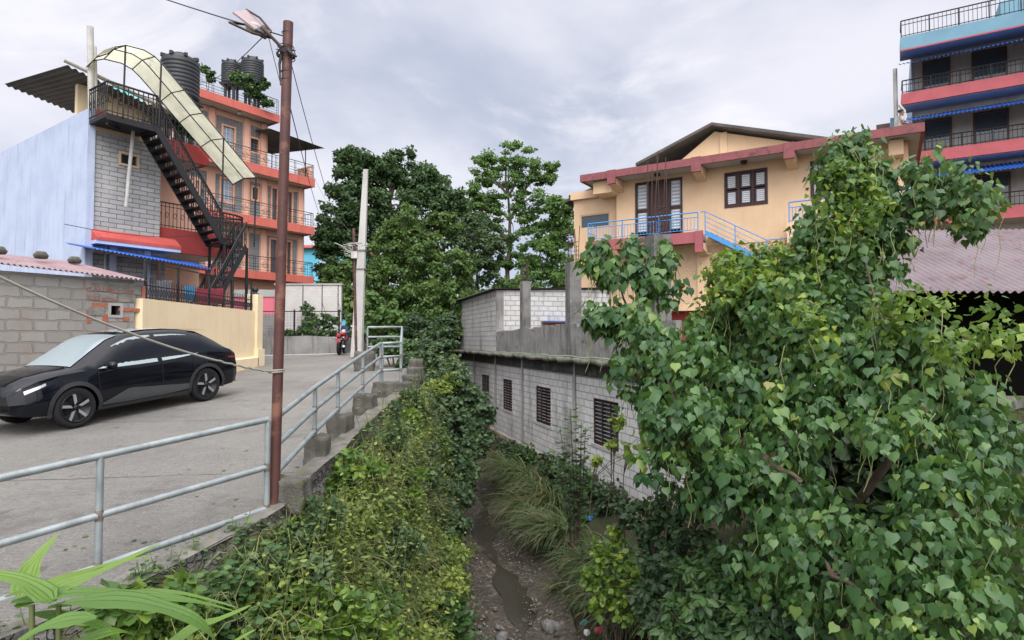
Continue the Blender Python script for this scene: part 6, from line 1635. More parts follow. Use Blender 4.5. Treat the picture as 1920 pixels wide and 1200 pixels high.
# creepers covering the road's bank: nobody could count them
def on_bank(n, y0, y1, t0, t1, p=1.0):
    y = y0 + (y1 - y0) * rng.random(n) ** p; ex = edge_x(y) + .12; xl = str_x(y) - str_h(y)
    t_ = rng.uniform(t0, t1, n); x = ex + (xl - ex) * t_
    return x, y, t_
def lump(x, y): return .5 + .5 * np.sin(x * 3.1 + 1.3 * np.sin(y * 1.1)) * np.sin(y * 2.3 + x) + .25 * np.sin(x * 7 + y * 6)
NBU = 120                                               # cushions of growth of many sizes, with shadowed gaps between
bx, by, bt = on_bank(NBU, 3.8, 15.5, 0, .95, .9)
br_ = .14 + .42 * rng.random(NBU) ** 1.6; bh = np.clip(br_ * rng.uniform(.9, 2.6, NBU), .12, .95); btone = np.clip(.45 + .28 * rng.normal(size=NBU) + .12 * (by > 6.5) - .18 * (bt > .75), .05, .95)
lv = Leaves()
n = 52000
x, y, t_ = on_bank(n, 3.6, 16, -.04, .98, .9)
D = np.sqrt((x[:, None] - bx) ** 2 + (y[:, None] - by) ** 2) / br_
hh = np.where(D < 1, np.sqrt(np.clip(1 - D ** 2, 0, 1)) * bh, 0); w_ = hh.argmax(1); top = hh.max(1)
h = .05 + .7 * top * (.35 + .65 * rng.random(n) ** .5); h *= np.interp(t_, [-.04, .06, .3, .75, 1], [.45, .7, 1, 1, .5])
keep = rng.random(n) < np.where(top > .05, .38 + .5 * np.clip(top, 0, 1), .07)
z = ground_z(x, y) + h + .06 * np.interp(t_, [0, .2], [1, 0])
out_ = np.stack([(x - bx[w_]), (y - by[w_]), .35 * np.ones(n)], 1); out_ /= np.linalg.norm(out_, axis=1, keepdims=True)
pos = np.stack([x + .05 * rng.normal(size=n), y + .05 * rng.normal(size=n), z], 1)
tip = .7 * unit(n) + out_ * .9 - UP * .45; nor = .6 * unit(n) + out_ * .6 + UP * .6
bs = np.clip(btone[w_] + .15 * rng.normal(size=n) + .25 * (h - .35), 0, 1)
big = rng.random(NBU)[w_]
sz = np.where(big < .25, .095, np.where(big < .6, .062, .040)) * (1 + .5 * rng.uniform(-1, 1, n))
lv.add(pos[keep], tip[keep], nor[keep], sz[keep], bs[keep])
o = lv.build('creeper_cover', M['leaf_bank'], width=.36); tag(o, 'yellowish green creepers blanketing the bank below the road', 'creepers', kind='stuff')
m = MB()
for k in range(620):
    x, y, t_ = on_bank(1, 4, 14.5, -.02, .9, .9); x, y = float(x[0]), float(y[0]); a = R.uniform(-1.2, 1.8); L_ = R.uniform(.25, .7)
    pts = []
    for i in range(7):
        q = i / 6; xx, yy = x + L_ * q * cos(a) + .03 * sin(q * 9 + k), y - L_ * q * sin(a) * .8
        pts.append((xx, yy, gz(x, y) + .25 + .22 * R.random() + .20 * sin(q * 2.6) - .12 * q * q))
    m.tube(pts, [.0045 - .0005 * i for i in range(7)], 3, caps=False)
o = m.build('creeper_stems', M['stem_pale'], uv=False); tag(o, 'pale tangled runners trailing over the creeper bank', 'creeper runners', kind='stuff')
# bushy cushions standing up out of the creepers
bs_ = [(5.1, .55, .34, 'leaf_weed', .5, 'rounded dark bush at the bottom edge of the near bank'), (6.1, .30, .36, 'leaf_vine', .42, 'fresh green bush on the bank just right of the rusty pole'), (6.9, .70, .42, 'leaf_bank', .72, 'yellowish bush halfway down the bank'), (7.9, .25, .34, 'leaf_bank', .6, 'spiky yellow green bush below the first stone block'),
       (8.6, .72, .46, 'leaf_bank', .8, 'brightest yellow bush at the middle of the bank'), (9.9, .35, .40, 'leaf_vine', .5, 'green bush below the second stone block'), (10.8, .75, .48, 'leaf_bank', .62, 'yellow green bush leaning to the stream'), (12.0, .30, .40, 'leaf_bank', .78, 'bright bush below the third stone block'), (12.9, .75, .46, 'leaf_shrub', .6, 'grey green bush below the railing corner'), (7.4, .92, .40, 'leaf_weed', .4, 'dark bush overhanging the stream at the foot of the bank'), (9.4, .95, .42, 'leaf_weed', .35, 'dark bush overhanging the stream further up'), (11.6, .97, .44, 'leaf_shrub', .4, 'grey bush overhanging the stream near the large shrub')]
for y_, tt, r_, lf, tn, lab in bs_:
    ex = float(edge_x(y_)) + .12; xl = float(str_x(y_) - str_h(y_)); x_ = ex + (xl - ex) * tt; z_ = gz(x_, y_)
    bl = [((x_ + r_ * R.uniform(-.8, .8), y_ + r_ * R.uniform(-1, 1), z_ + r_ * R.uniform(.5, 1.5)), (r_ * R.uniform(.6, 1), r_ * R.uniform(.6, 1), r_ * R.uniform(.7, 1.2))) for k in range(4)]
    shrub(lab, bl, lf, .085 if lf != 'leaf_bank' else .075, 15, 32, tone=tn, cs=.12, sr=.012, out=.9, droop=.25, sub=.42, width=.36)
yb = ((4.6, 'by the bottom photo edge'), (6.4, 'by the rusty pole'), (8.3, 'by the first stone block'), (9.8, 'by the second stone block'), (11.6, 'by the third stone block'), (13.2, 'by the railing corner'))
tb = ((.12, 'high on the bank'), (.48, 'halfway down the bank'), (.86, 'at the foot of the bank'))
kinds = (('leaf_bank', .7, .07, .3, 'spiky yellow green weed bush'), ('leaf_vine', .45, .085, .45, 'fresh green leafy bush'), ('leaf_weed', .45, .10, .6, 'broad leaved dark green bush'), ('leaf_shrub', .6, .075, .4, 'grey green small leaved bush'))
for i, (y_, wy) in enumerate(yb):
    for j, (tt, wt) in enumerate(tb):
        lf, tn, sz_, wd_, what = kinds[(i * 2 + j * 3 + (1 if j == 0 else 0)) % 4]; y2 = y_ + R.uniform(-.3, .3); r_ = R.uniform(.30, .46)
        ex = float(edge_x(y2)) + .12; xl = float(str_x(y2) - str_h(y2)); x_ = ex + (xl - ex) * tt; z_ = gz(x_, y2)
        bl = [((x_ + r_ * R.uniform(-.7, .7), y2 + r_ * R.uniform(-1.1, 1.1), z_ + r_ * R.uniform(.5, 2.0)), (r_ * R.uniform(.45, .8), r_ * R.uniform(.45, .8), r_ * R.uniform(.6, 1.2))) for k in range(5)]
        shrub('%s %s %s' % (what, wt, wy), bl, lf, sz_, 12, 30, tone=tn, cs=.14, sr=.011, out=.9, droop=.2, sub=.42, width=wd_, group='bushes on the creeper bank')
# broad leaved weeds nearer the camera, at the foot of the pole and the mossy ledge
def weeds(label, y0, y1, t0, t1, count, size, leaf='leaf_weed', hmax=.45, base=.5, width=.62):
    xs_, ys_, _ = on_bank(count, y0, y1, t0, t1)
    c = (float(np.mean(xs_)), float(np.mean(ys_)))
    t_ = thing('weed_patch', label, 'weeds', (c[0], c[1], gz(*c)), 0, 'weeds on the left bank'); lv = Leaves(); m = MB()
    for x, y in zip(xs_, ys_):
        z = gz(x, y); H = (.35 + .65 * R.random() ** 1.5) * hmax; lean = Vector((R.uniform(-.25, .55), R.uniform(-.5, .25), 1)).normalized()
        top = Vector((x, y, z)) + lean * H; m.tube([(x, y, z - .05), Vector((x, y, z)).lerp(top, .5), top], [.006, .005, .003], 4, caps=False)
        n = R.randint(7, 13); q = np.linspace(.25, 1, n); an = np.arange(n) * 2.4 + R.uniform(0, 6)
        pos = np.array([tuple(Vector((x, y, z)).lerp(top, float(k))) for k in q])
        o_ = np.stack([np.cos(an), np.sin(an), np.full(n, -.15)], 1)
        lv.add(pos + o_ * .02, o_ + .25 * unit(n), UP + .35 * unit(n) + o_ * .2, size * (1.15 - .45 * q) * rng.uniform(.7, 1.3, n), np.clip(base + .22 * rng.normal(size=n) + .2 * (q - .5), 0, 1))
    m.build('stem', M['stem'], t_, world=True, uv=False); lv.build('foliage', M[leaf], t_, width=width); return t_
weeds('leafy green weeds at the foot of the rusty pole', 5.5, 6.6, -.06, .3, 110, .085, hmax=.5)
weeds('dense dark weeds below the mossy ledge', 3.8, 5.7, -.04, .5, 380, .085, hmax=.55, base=.45)
weeds('weeds in the middle of the near bank', 4.2, 6.2, .4, .95, 220, .075, hmax=.45, base=.5)
weeds('tall bright stalks crowding the middle of the creeper bank', 5.6, 9.5, .12, .85, 330, .085, 'leaf_bank', hmax=1.35, base=.7, width=.36)
weeds('tall bright stalks further up the bank below the stone blocks', 9.5, 13.6, .02, .8, 300, .09, 'leaf_bank', hmax=1.3, base=.66, width=.36)
weeds('tall fresh green stalks near the bottom of the creeper bank', 4.4, 7, .3, .9, 260, .08, 'leaf_vine', hmax=1.1, base=.45, width=.4)
weeds('taller weeds scattered among the yellow creepers', 6.2, 9.5, .1, .9, 130, .07, hmax=.5, base=.62)
weeds('weeds along the foot of the bank by the stream', 7.5, 13, .75, 1.02, 120, .08, hmax=.4, base=.35)
weeds('sprouting weeds on the wall under the railing', 7.2, 13.5, -.12, .10, 150, .06, 'leaf_vine', hmax=.38, base=.55)
weeds('low weeds creeping over the near mossy ledge', 4.2, 6.3, -.16, .05, 90, .06, 'leaf_weed', hmax=.3, base=.5)

# ------------------------------------------------------------------ ribbons: grass blades and broad ginger leaves
def ribbon_arrays(paths, widths, rnds, fold=.25, pleat=0):
    V, F, A = [], [], []
    if pleat:                                           # broad blade with raised veins either side of the midrib
        cs = np.linspace(-1, 1, 2 * pleat + 1)
        for pts, w_, rn in zip(paths, widths, rnds):
            n = len(pts); b_ = len(V); k = len(cs)
            for i, p in enumerate(pts):
                t_ = (pts[min(i + 1, n - 1)] - pts[max(i - 1, 0)]).normalized(); s = t_.cross(Vector((0, 0, 1))).normalized(); up = s.cross(t_); q = i / (n - 1)
                ww = w_ * (min(1, q * 4 + .3)) * (1 - q ** 2.4) + .0008
                for j, c in enumerate(cs):
                    V.append(tuple(p + s * ww * c * (1 + .05 * sin(i * 1.9 + c * 3)) + up * ww * (fold * abs(c) + (.055 if j % 2 else -.03) + .08 * c * sin(i * .8 + rn * 9)))); A.append(min(1, rn + .18 * q + (.08 if j % 2 else 0)))
                if i:
                    for j in range(k - 1): a = b_ + (i - 1) * k + j; F.append((a, a + 1, a + k + 1, a + k))
        return V, F, A
    for pts, w_, rn in zip(paths, widths, rnds):
        n = len(pts); b_ = len(V)
        for i, p in enumerate(pts):
            t_ = (pts[min(i + 1, n - 1)] - pts[max(i - 1, 0)]).normalized(); s = t_.cross(Vector((0, 0, 1)))
            s = s.normalized() if s.length > 1e-4 else Vector((1, 0, 0)); up = s.cross(t_); q = i / (n - 1)
            ww = w_ * (min(1, q * 5 + .25)) * (1 - q ** 2.2) + .0008
            V += [tuple(p - s * ww + up * ww * fold), tuple(p), tuple(p + s * ww + up * ww * fold)]; A += [rn] * 3
            if i: a = b_ + (i - 1) * 3; F += [(a, a + 1, a + 4, a + 3), (a + 1, a + 2, a + 5, a + 4)]
    return V, F, A
def ribbons(name, mat, parent, paths, widths, rnds, fold=.25, pleat=0):
    V, F, A = ribbon_arrays(paths, widths, rnds, fold, pleat)
    off = Vector(root_of(parent).location) if parent is not None else Vector()
    me = bpy.data.meshes.new(name); me.from_pydata([tuple(Vector(v) - off) for v in V], [], F); me.polygons.foreach_set('use_smooth', [not pleat] * len(F))
    at = me.attributes.new('rnd', 'FLOAT', 'POINT'); at.data.foreach_set('value', A); me.materials.append(mat); me.update()
    o = bpy.data.objects.new(name, me); COL.objects.link(o); o.parent = parent; return o
def grass_clump(label, x, y, n, L_, dirx, diry, w_=.010, dry=.12):
    z = gz(x, y); t_ = thing('grass_clump', label, 'grass clump', (x, y, z), 0, 'drooping grass clumps beside the stream'); paths, ws, rn = [], [], []
    for k in range(n):
        a = R.uniform(0, 2 * pi); d = Vector((cos(a) * .6 + dirx, sin(a) * .6 + diry, 0)); d.normalize(); l = L_ * R.uniform(.55, 1.15)
        b0_ = Vector((x + R.uniform(-.18, .18), y + R.uniform(-.18, .18), z - .04)); el = R.uniform(.9, 1.45); dr_ = R.uniform(.9, 1.7); pts = []; p = b0_.copy(); e = el
        for i in range(9):
            pts.append(p.copy()); p = p + (d * cos(e) + Vector((0, 0, sin(e)))) * (l / 8); e -= (el + dr_ * .75) / 8 * (1.1 if i > 2 else .7)
        paths.append(pts); ws.append(w_ * R.uniform(.7, 1.3)); rn.append(min(1, max(0, R.gauss(.42, .2))) if R.random() > dry else R.uniform(.82, 1))
    ribbons('blades', M['blade'], t_, paths, ws, rn); return t_
gc = [(958, 905, 'grass clump nearest the blue bag on the bank'), (990, 920, 'big drooping grass clump over the bend of the stream'), (1020, 945, 'drooping grass clump left of the slender sapling'), (1045, 975, 'grass clump under the slender sapling'), (1000, 985, 'dark grass clump hanging to the water at the bend'), (1040, 1030, 'grass clump on the stream edge below the sapling'), (1075, 1040, 'grass clump beside the small blue bag'),
      (1110, 1090, 'grass clump right of the pale blue bag'), (1145, 1130, 'wide grass clump above the wrappers'), (1165, 1085, 'grass clump under the bright leaved shrub'), (1180, 1180, 'grass clump at the bottom edge right of the wrappers'), (1060, 1120, 'small dry grass clump by the white bag'), (1230, 1160, 'dark grass clump under the hanging leaves'), (1290, 1190, 'rightmost grass clump at the bottom edge'), (935, 880, 'small grass clump up the stream on the far bank'), (1100, 1140, 'short grass tuft left of the wide clump')]
for i, (px, py, lab) in enumerate(gc):
    p = on_ground(px, py); grass_clump(lab, p.x, p.y, 240 if i not in (11, 14, 15) else 90, 1.75 if i < 7 else 1.25 if i not in (11, 15) else .6, -.55, -.25, .017 if i < 7 else .012, .35 if i == 11 else .14)
tufts = [(5.0, .7, 'grass tuft on the bank at the bottom edge of the photo'), (5.8, .45, 'grass tuft right of the leafy weeds below the rusty pole'), (6.6, .2, 'grass tuft against the wall just beyond the rusty pole'), (6.2, .75, 'grass tuft low on the bank beside the dark stream edge bush'), (7.0, .85, 'grass tuft overhanging the near end of the stream'), (7.6, .5, 'grass tuft halfway down the bank level with the first stone block'),
         (8.3, .15, 'grass tuft right under the first stone block past the pole'), (8.9, .9, 'grass tuft at the foot of the bank level with the first two stone blocks'), (9.4, .55, 'grass tuft in the middle of the bank below the second stone block'), (10.3, .2, 'grass tuft high on the bank between the second and third stone blocks'), (10.9, .9, 'grass tuft at the stream edge below the third stone block'),
         (11.4, .5, 'grass tuft in the middle of the bank below the third stone block'), (12.6, .6, 'grass tuft beside the large grey green shrub'), (13.2, .15, 'grass tuft under the widest stone block at the railing corner')]
for y_, tt, lab in tufts:
    ex = float(edge_x(y_)) + .12; xl = float(str_x(y_) - str_h(y_)); q = grass_clump(lab, ex + (xl - ex) * tt, y_, 70, .95, .35, -.25, .007, .15); q['group'] = 'grass tufts among the creepers'
# fallen leaves and grit on the road by the railing
lv = Leaves(); n = 46; yy = rng.uniform(4.8, 12, n); xx = edge_x(yy) - rng.uniform(.1, 1.6, n) ** 1.5
lv.add(np.stack([xx, yy, np.array([float(road_z(a, b)) for a, b in zip(xx, yy)]) + .012], 1), unit(n) * np.array([1, 1, .1]), UP + .2 * unit(n), rng.uniform(.03, .07, n), rng.uniform(.2, 1, n))
o = lv.build('fallen_leaves', M['leaf_weed']); tag(o, 'small green leaves fallen on the road beside the railing', 'fallen leaves', kind='stuff')
# near ginger plant: broad bright blades at the bottom left
gi = thing('ginger_plant', 'bright broad leaved plant in the bottom left corner close to the camera', 'plant', (-1.9, 2.2, gz(-1.9, 2.2)))
paths, ws, rn = [], [], []
def gl(pix, w_, r_, d0=2.0, d1=2.3):
    ctrl = [P(px, py, d0 + (d1 - d0) * i / (len(pix) - 1)) for i, (px, py) in enumerate(pix)]
    pts = []
    for q in np.linspace(0, len(ctrl) - 1, 18):
        i = min(int(q), len(ctrl) - 2); f = q - i
        a, b_, c, d = ctrl[max(i - 1, 0)], ctrl[i], ctrl[i + 1], ctrl[min(i + 2, len(ctrl) - 1)]
        pts.append(.5 * ((2 * b_) + (c - a) * f + (2 * a - 5 * b_ + 4 * c - d) * f * f + (3 * b_ - a - 3 * c + d) * f ** 3))
    paths.append(pts); ws.append(w_); rn.append(r_)
gl([(30, 1140), (110, 1105), (200, 1068), (302, 1018)], .050, .8); gl([(10, 1120), (120, 1085), (200, 1060), (290, 1040)], .030, .95, 2.05, 2.5)
gl([(20, 1130), (150, 1112), (260, 1118), (360, 1128), (447, 1148)], .048, .45); gl([(90, 1140), (220, 1118), (330, 1112), (448, 1140)], .034, .6, 2.15, 2.4)
gl([(120, 1130), (240, 1130), (330, 1150), (385, 1180), (420, 1235)], .058, .3, 1.9, 2.0); gl([(300, 1230), (360, 1180), (420, 1158), (472, 1134)], .030, .75)
gl([(60, 1250), (150, 1205), (215, 1185), (250, 1190)], .04, .55, 1.8, 1.9); gl([(420, 1240), (440, 1205), (480, 1180)], .018, .9, 2.2, 2.3); gl([(180, 1160), (90, 1175), (0, 1230)], .05, .5, 1.8, 1.7)
gl([(100, 1130), (40, 1090), (-60, 1070)], .05, .7, 2.0, 2.0); gl([(60, 1150), (140, 1160), (200, 1180), (235, 1215)], .03, .35, 2.1, 2.1); gl([(40, 1120), (60, 1060), (110, 1000)], .04, .85, 2.2, 2.4)
for p_, w_, r_ in zip(paths, ws, rn): ribbons('blade', M['ginger'], gi, [p_], [w_], [r_ * .75], .18, 5)
m = MB()
for px, py, d in ((60, 1135, 2.0), (110, 1135, 2.1), (300, 1235, 2.0)):
    q = P(px, py, d); m.tube([(q.x + .1, q.y + .05, gz(q.x, q.y)), (q.x + .03, q.y, (q.z + gz(q.x, q.y)) / 2), q], [.014, .012, .008], 6)
m.build('stem', M['stem'], gi, world=True, uv=False)

# ------------------------------------------------------------------ right bank: the great leafy mass
def leafy(name, label, base, limbs_, blobs, leaf, size, dens, heart=True, cat='tree', group=None, base_c=.42, tr=.11, **kw):
    """limbs_: polylines of the bare wood; blobs: leafy lobes as (centre, radii)"""
    t_ = thing(name, label, cat, base, 0, group); lv = Leaves(); m = MB()
    for j, (c, r) in enumerate(blobs):
        vol = float(np.prod(r)) ** (2 / 3); ns = max(4, int(dens * .46 * vol / .16))
        for k in range(ns):
            u = unit(1)[0]; q = np.asarray(c) + u * np.asarray(r) * (.35 + .75 * rng.random() ** .6); sr = rng.uniform(.15, .30)
            clump(lv, q, (sr, sr, sr * .8), R.randint(20, 38), size, kw.get('droop', .85), out=.35, jit=kw.get('jit', .38), up=.35, base=float(np.clip(base_c + .17 * rng.normal(), .02, .98)), spread=.13, shell=.1, svar=.58)
    for pl_ in limbs_:
        pts = [Vector(p) for p in pl_]; fine = []
        for i in range(len(pts) - 1):
            for q in np.linspace(0, 1, 5)[:-1]: fine.append(pts[i].lerp(pts[i + 1], q) + Vector(unit(1)[0]) * .03)
        fine.append(pts[-1]); n = len(fine); m.tube(fine, [tr * (1 - .85 * i / (n - 1)) for i in range(n)], 8)
    hs = MB()                                           # bare runners and aerial stems hanging in the leaves
    for c, r in blobs:
        for k in range(3):
            q = Vector(c) + Vector(unit(1)[0]) * r[0] * .95; l = R.uniform(.3, .9); a = R.uniform(0, 6)
            hs.tube([q + Vector((.10 * i / 5 * cos(a) + .03 * sin(i * 2 + k), .10 * i / 5 * sin(a), .06 * sin(i) - l * i / 5)) for i in range(6)], .0045, 4, caps=False)
    hs.build('hanging_stems', M['stem_pale'], t_, world=True, uv=False)['kind'] = 'stuff'
    for c, r in blobs[::2]: limb(m, min((Vector(p) for pl_ in limbs_ for p in pl_), key=lambda p: (p - Vector(c)).length), c, tr * .3, tr * .08, .2)
    m.build('trunk', M['twig'], t_, world=True, uv=False); lv.build('foliage', M[leaf], t_, heart=heart, width=kw.get('width', .5)); return t_
def gp_(px, py, d): return P(px, py, d)
pb_ = (3.9, 7.6, gz(3.9, 7.6))
leafy('peepal_tree', 'great heart leaved tree filling the right bank beside the concrete wall', pb_,
      [[pb_, P(1500, 1050, 7.6), P(1440, 900, 7.2), P(1400, 830, 7.0), P(1300, 820, 6.8)], [P(1440, 900, 7.2), P(1500, 760, 7.2), P(1540, 640, 7.4), P(1590, 500, 7.8)], [P(1500, 1050, 7.6), P(1640, 900, 6.8), P(1720, 760, 6.4)], [P(1400, 830, 7.0), P(1440, 870, 6.4), P(1500, 900, 6.0)]],
      [B(1318, 625, 40, 8.2), B(1375, 605, 62, 7.9), B(1460, 590, 80, 7.5), B(1540, 610, 70, 7.3), B(1215, 640, 50, 8), B(1225, 700, 60, 7.6), B(1190, 690, 34, 8), B(1290, 680, 60, 7.3), B(1340, 740, 60, 7.2), B(1260, 770, 60, 6.9), B(1330, 820, 60, 6.5), B(1230, 840, 34, 6.9), B(1270, 870, 50, 6.8), B(1400, 865, 46, 6.4), B(1440, 780, 60, 6.9),
       B(1480, 690, 38, 7.2), B(1560, 700, 66, 6.6), B(1640, 660, 60, 6.6), B(1720, 660, 60, 6.3), B(1600, 750, 42, 6.2), B(1690, 740, 46, 5.9), B(1760, 720, 60, 5.8), B(1510, 800, 46, 6.4), B(1370, 940, 60, 6.7), B(1450, 950, 70, 6.2), B(1520, 940, 44, 6.0),
       B(1470, 880, 60, 6.6)],
      'leaf_peepal', .084, 46, tr=.09, base_c=.46)
fb = (4.6, 5.4, gz(4.6, 5.4))
leafy('peepal_tree', 'nearest heart leaved branches hanging along the right edge down to the bottom corner', fb,
      [[fb, P(1800, 1000, 5.5), P(1760, 860, 5.4), P(1700, 800, 5.2)], [P(1800, 1000, 5.5), P(1680, 1020, 5.0), P(1560, 1080, 5.2)]],
      [B(1740, 820, 60, 5.4), B(1680, 800, 50, 5.2), B(1780, 900, 70, 5.0), B(1715, 900, 36, 5.0), B(1715, 1000, 50, 4.8), B(1800, 1010, 70, 4.8), B(1570, 1000, 42, 5.5), B(1520, 1040, 60, 5.6), B(1600, 1075, 48, 5.2), B(1680, 1090, 66, 4.7), B(1760, 1110, 70, 4.6), B(1620, 1165, 44, 4.9), B(1700, 1190, 60, 4.5), B(1540, 1130, 60, 5.5), B(1480, 1090, 56, 5.9), B(1830, 1150, 70, 4.6), B(1470, 1010, 56, 6.0), B(1410, 1050, 50, 6.4), B(1850, 800, 66, 5.4), B(1880, 900, 66, 5.2), B(1890, 1050, 70, 5)],
      'leaf_peepal', .073, 54, tr=.07, base_c=.44)
sb_ = (6.3, 9.2, gz(6.3, 9.2))
leafy('peepal_tree', 'tall leaf covered spur of the heart leaved tree reaching above the blue balcony', sb_,
      [[sb_, P(1640, 700, 8.6), P(1600, 520, 8.3), P(1580, 400, 8.0), P(1600, 290, 8.0)], [P(1640, 560, 8.4), P(1690, 420, 7.8), P(1730, 320, 7.6)]],
      [B(1600, 300, 34, 8.0), B(1580, 350, 48, 8.0), B(1640, 350, 44, 8.2), B(1560, 410, 50, 8.0), B(1620, 420, 60, 8.0), B(1545, 480, 60, 7.8), B(1600, 490, 60, 7.8), B(1575, 550, 60, 7.6), B(1690, 360, 44, 7.8), B(1730, 320, 34, 7.6), B(1740, 380, 36, 7.6), B(1620, 550, 40, 7.8), B(1600, 265, 16, 8.0), B(1690, 420, 30, 7.8), B(1520, 430, 34, 8), B(1660, 480, 44, 7.9), B(1540, 540, 50, 7.7), B(1640, 300, 26, 8), B(1560, 300, 20, 8), B(1790, 350, 40, 7.4), B(1840, 400, 40, 7.4)],
      'leaf_peepal', .082, 48, tr=.08, base_c=.5)
vb = (4.2, 9.2, gz(4.2, 9.2))
leafy('climbing_vine', 'bright yellow green climber heaped over the top of the heart leaved tree', vb,
      [[vb, P(1400, 700, 8.8), P(1400, 540, 8.4), P(1420, 470, 8.2)]],
      [B(1340, 505, 26, 8.3), B(1375, 495, 34, 8.2), B(1425, 490, 38, 8.1), B(1480, 492, 38, 8.0), B(1362, 545, 38, 8.1), B(1400, 535, 56, 7.9), B(1470, 540, 54, 7.7), B(1330, 580, 28, 8.1), B(1520, 500, 40, 7.8)],
      'leaf_vine', .072, 60, heart=True, cat='climber', tr=.05, base_c=.56, droop=.6, jit=.6)
leafy('climbing_vine', 'sprawling climber with small leaves over the spur and the right hand branches', (5.4, 7.0, gz(5.4, 7.0)),
      [[(5.4, 7.0, gz(5.4, 7.0)), P(1700, 700, 6.6), P(1640, 560, 7.2), P(1600, 400, 7.6)]],
      [B(1600, 330, 50, 7.6), B(1580, 420, 50, 7.5), B(1650, 400, 40, 7.5), B(1700, 600, 50, 6.2), B(1640, 620, 50, 6.4), B(1740, 580, 40, 6.0), B(1760, 640, 40, 5.7), B(1500, 620, 50, 6.8), B(1850, 620, 60, 5.8)],
      'leaf_vine', .062, 30, heart=True, cat='climber', tr=.035, base_c=.5, droop=.5, jit=.7)
# saplings of the same kind on the ruined columns
for lab, stem, bl in (('young heart leaved tree leaning before the concrete column', [P(1200, 640, 9.6), P(1170, 560, 9.6), P(1150, 500, 9.6), P(1130, 460, 9.6)], [B(1128, 470, 26, 9.6), B(1150, 505, 28, 9.5), B(1120, 515, 22, 9.6), B(1185, 462, 13, 9.6), B(1195, 490, 18, 9.5), B(1110, 490, 16, 9.6)]),
                      ('young heart leaved tree in front of the big column with rebar', [P(1236, 660, 9.4), P(1234, 580, 9.4), P(1240, 500, 9.4), P(1236, 470, 9.4)], [B(1232, 500, 28, 9.4), B(1240, 540, 34, 9.3), B(1215, 540, 22, 9.4), B(1250, 470, 18, 9.4)]),
                      ('small heart leaved branch reaching left before the mouldy parapet', [P(1260, 680, 9.0), P(1200, 630, 9.0), P(1140, 600, 9.0)], [B(1135, 600, 26, 9.0), B(1165, 590, 18, 9.0), B(1115, 590, 12, 9.0), B(1190, 625, 24, 9.0)])):
    b0_ = (stem[0].x, stem[0].y, stem[0].z)
    leafy('peepal_sapling', lab, b0_, [[tuple(Vector(b0_) + Vector((.3, .2, -1.6)))] + stem], bl, 'leaf_peepal', .112, 17, tr=.028, base_c=.36, group='heart leaved saplings')
# slender sapling in front of the concrete wall
sp = P(1075, 1000, 12.2); sp = Vector((sp.x, sp.y, gz(sp.x, sp.y)))
t_ = thing('slender_sapling', 'slender upright sapling with oval leaves before the barred window', 'sapling', sp, 0); m = MB(); lv = Leaves()
d_ = sp.y
for px, py in ((1069, 765), (1050, 800), (1090, 790), (1045, 850), (1098, 800), (1080, 840)):
    top = P(px, py, d_ - .2); mid = sp.lerp(top, .5) + Vector((.05, 0, .05)); m.tube([sp, mid, top], [.022, .014, .005], 6)
    n = 44; q = np.linspace(.38, 1, n); an = np.arange(n) * 2.4
    base_ = np.array([tuple((sp.lerp(mid, k * 2) if k < .5 else mid.lerp(top, k * 2 - 1))) for k in map(float, q)]); o_ = np.stack([np.cos(an), np.sin(an), .25 + 0 * an], 1)
    lv.add(base_ + o_ * .03, o_ + .2 * unit(n), UP + .4 * unit(n), .155 * rng.uniform(.7, 1.25, n), np.clip(.45 + .2 * rng.normal(size=n) + .2 * (q > .93), 0, 1))
m.build('stem', M['twig'], t_, world=True, uv=False); lv.build('foliage', M['leaf_weed'], t_, width=.46)
# bright young shrubs and undergrowth of the right bank
g = 'undergrowth on the right bank'
shrub('bright lime leaved shrub before the nearest barred window', [B(1160, 785, 16, 9.5), B(1145, 835, 12, 9.4), B(1125, 860, 10, 9.2), B(1180, 845, 14, 9.2)], 'leaf_vine', .10, 5, 7, group=g, tone=.8, cs=.08, sr=.013)
shrub('bright green shrub low on the right bank above the grass', [B(1150, 1000, 16, 9.0), B(1125, 1035, 22, 8.9), B(1165, 1050, 20, 8.8), B(1110, 1075, 24, 8.9), B(1150, 1095, 26, 8.8), B(1185, 1080, 20, 8.6), B(1130, 1130, 24, 8.7), B(1175, 1140, 24, 8.5)], 'leaf_vine', .085, 12, 18, group=g, tone=.6, cs=.1, sr=.011)
shrub('dark tangled shrub below the end of the concrete wall', [B(1190, 960, 34, 9), B(1230, 1000, 40, 8.6), B(1260, 940, 40, 8.4), B(1290, 1010, 44, 8), B(1240, 1070, 44, 8), B(1310, 940, 40, 7.8)], 'leaf_shrub', .085, 22, 36, group=g, tone=.35)
shrub('glossy lance leaved shrub under the hanging heart leaves', [B(1340, 1060, 44, 7.2), B(1300, 1100, 44, 7.2), B(1380, 1110, 50, 6.7), B(1340, 1150, 50, 6.6), B(1420, 1160, 50, 6.2), B(1280, 1160, 44, 7)], 'leaf_weed', .12, 18, 30, group=g, tone=.45, width=.32)
shrub('dark undergrowth at the bottom edge right of the stream', [B(1220, 1130, 36, 8), B(1250, 1180, 36, 7.4), B(1480, 1180, 50, 5.8), B(1330, 1200, 40, 6.4)], 'leaf_shrub', .10, 20, 34, group=g, tone=.4, width=.3)
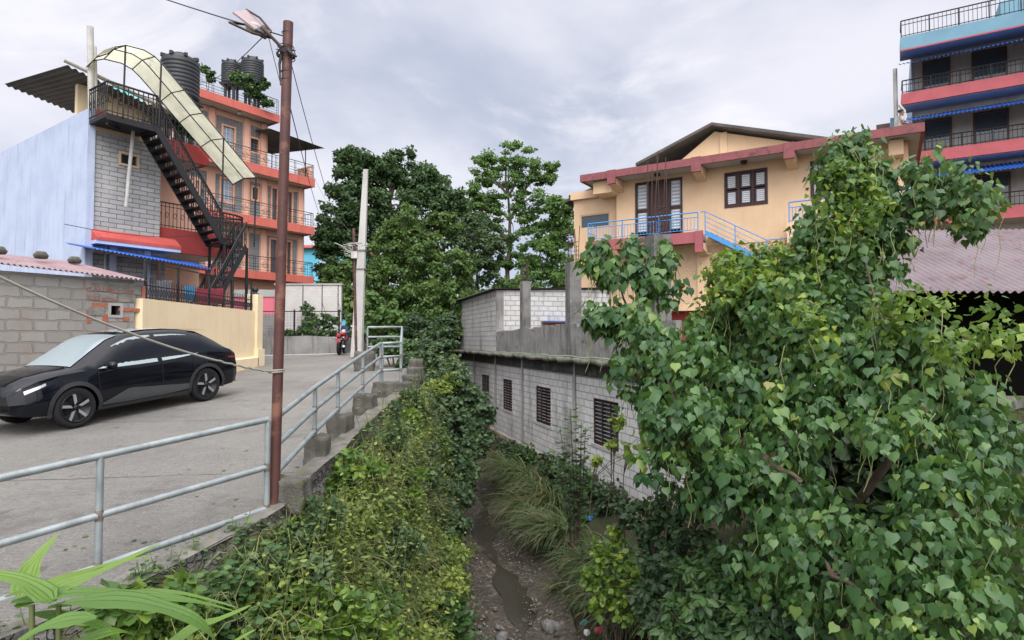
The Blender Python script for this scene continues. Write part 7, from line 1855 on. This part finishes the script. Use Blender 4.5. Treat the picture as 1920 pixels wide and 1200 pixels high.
shrub('dark undergrowth in the shade behind the nearest branches', [B(1600, 900, 90, 8), B(1700, 880, 90, 7.6), B(1560, 1020, 90, 7.2), B(1680, 1040, 90, 6.6), B(1480, 900, 80, 8.4), B(1800, 900, 90, 7), B(1650, 760, 90, 8.4), B(1780, 760, 80, 8), B(1290, 720, 60, 10.2), B(1350, 660, 60, 10.2), B(1280, 810, 50, 10.2), B(1400, 720, 80, 10), B(1460, 640, 70, 10), B(1380, 820, 80, 9.4)], 'leaf_shrub', .16, 34, 44, group=g, tone=.2)  # filler leaves, toned dark so the gaps in the crown read as deep shade
# twigs hanging inside the mass
for px, py, r_, lf, tn, lab in ((950, 862, .45, 'leaf_shrub', .4, 'small shrub under the second barred window'), (985, 885, .5, 'leaf_weed', .4, 'leafy shrub at the foot of the wall under the third barred window'), (1030, 905, .45, 'leaf_shrub', .5, 'grey shrub at the wall foot left of the slender sapling'), (1095, 935, .5, 'leaf_weed', .45, 'leafy shrub at the wall foot right of the slender sapling'), (1150, 965, .5, 'leaf_shrub', .35, 'dark shrub at the wall foot under the nearest barred window'), (1060, 1010, .4, 'leaf_weed', .5, 'low leafy shrub on the bank below the slender sapling'), (1130, 1085, .42, 'leaf_weed', .55, 'fresh low shrub on the bank between the grass clumps'), (1195, 1110, .45, 'leaf_weed', .4, 'low shrub on the bank under the dark tangled shrub')):
    p = on_ground(px, py); bl = [((p.x + r_ * R.uniform(-.9, .9), p.y + r_ * R.uniform(-.9, .9), p.z + r_ * R.uniform(.3, 1.1)), (r_ * R.uniform(.5, .9),) * 3) for k in range(4)]
    shrub(lab, bl, lf, .10, 16, 26, group=g, tone=tn, sr=.012, out=.8, droop=.35, sub=.42, width=.4)
# roof terrace plants on the salmon building
gr = 'plants on the roof terraces'
shrub('climbing plant on the roof railing of the salmon building between the tanks', [B(440, 140, 12, 34.2), B(462, 150, 16, 34.4), B(488, 170, 14, 34.8), B(500, 190, 12, 35), B(470, 170, 14, 34.5), B(495, 155, 10, 35)], 'leaf_weed', .16, 14, 26, group=gr, foot=13.3, sr=.02)
shrub('small climbing plant at the left end of the roof railing', [B(385, 130, 8, 32.5), B(395, 142, 10, 32.6)], 'leaf_weed', .15, 10, 22, group=gr, foot=13.3, sr=.02)
shrub('plant trailing on the maroon balcony behind the iron staircase', [B(325, 225, 14, 21.5), B(345, 238, 14, 21.6), B(360, 250, 10, 21.6)], 'leaf_weed', .10, 14, 24, group=gr, foot=6.62, sr=.015)
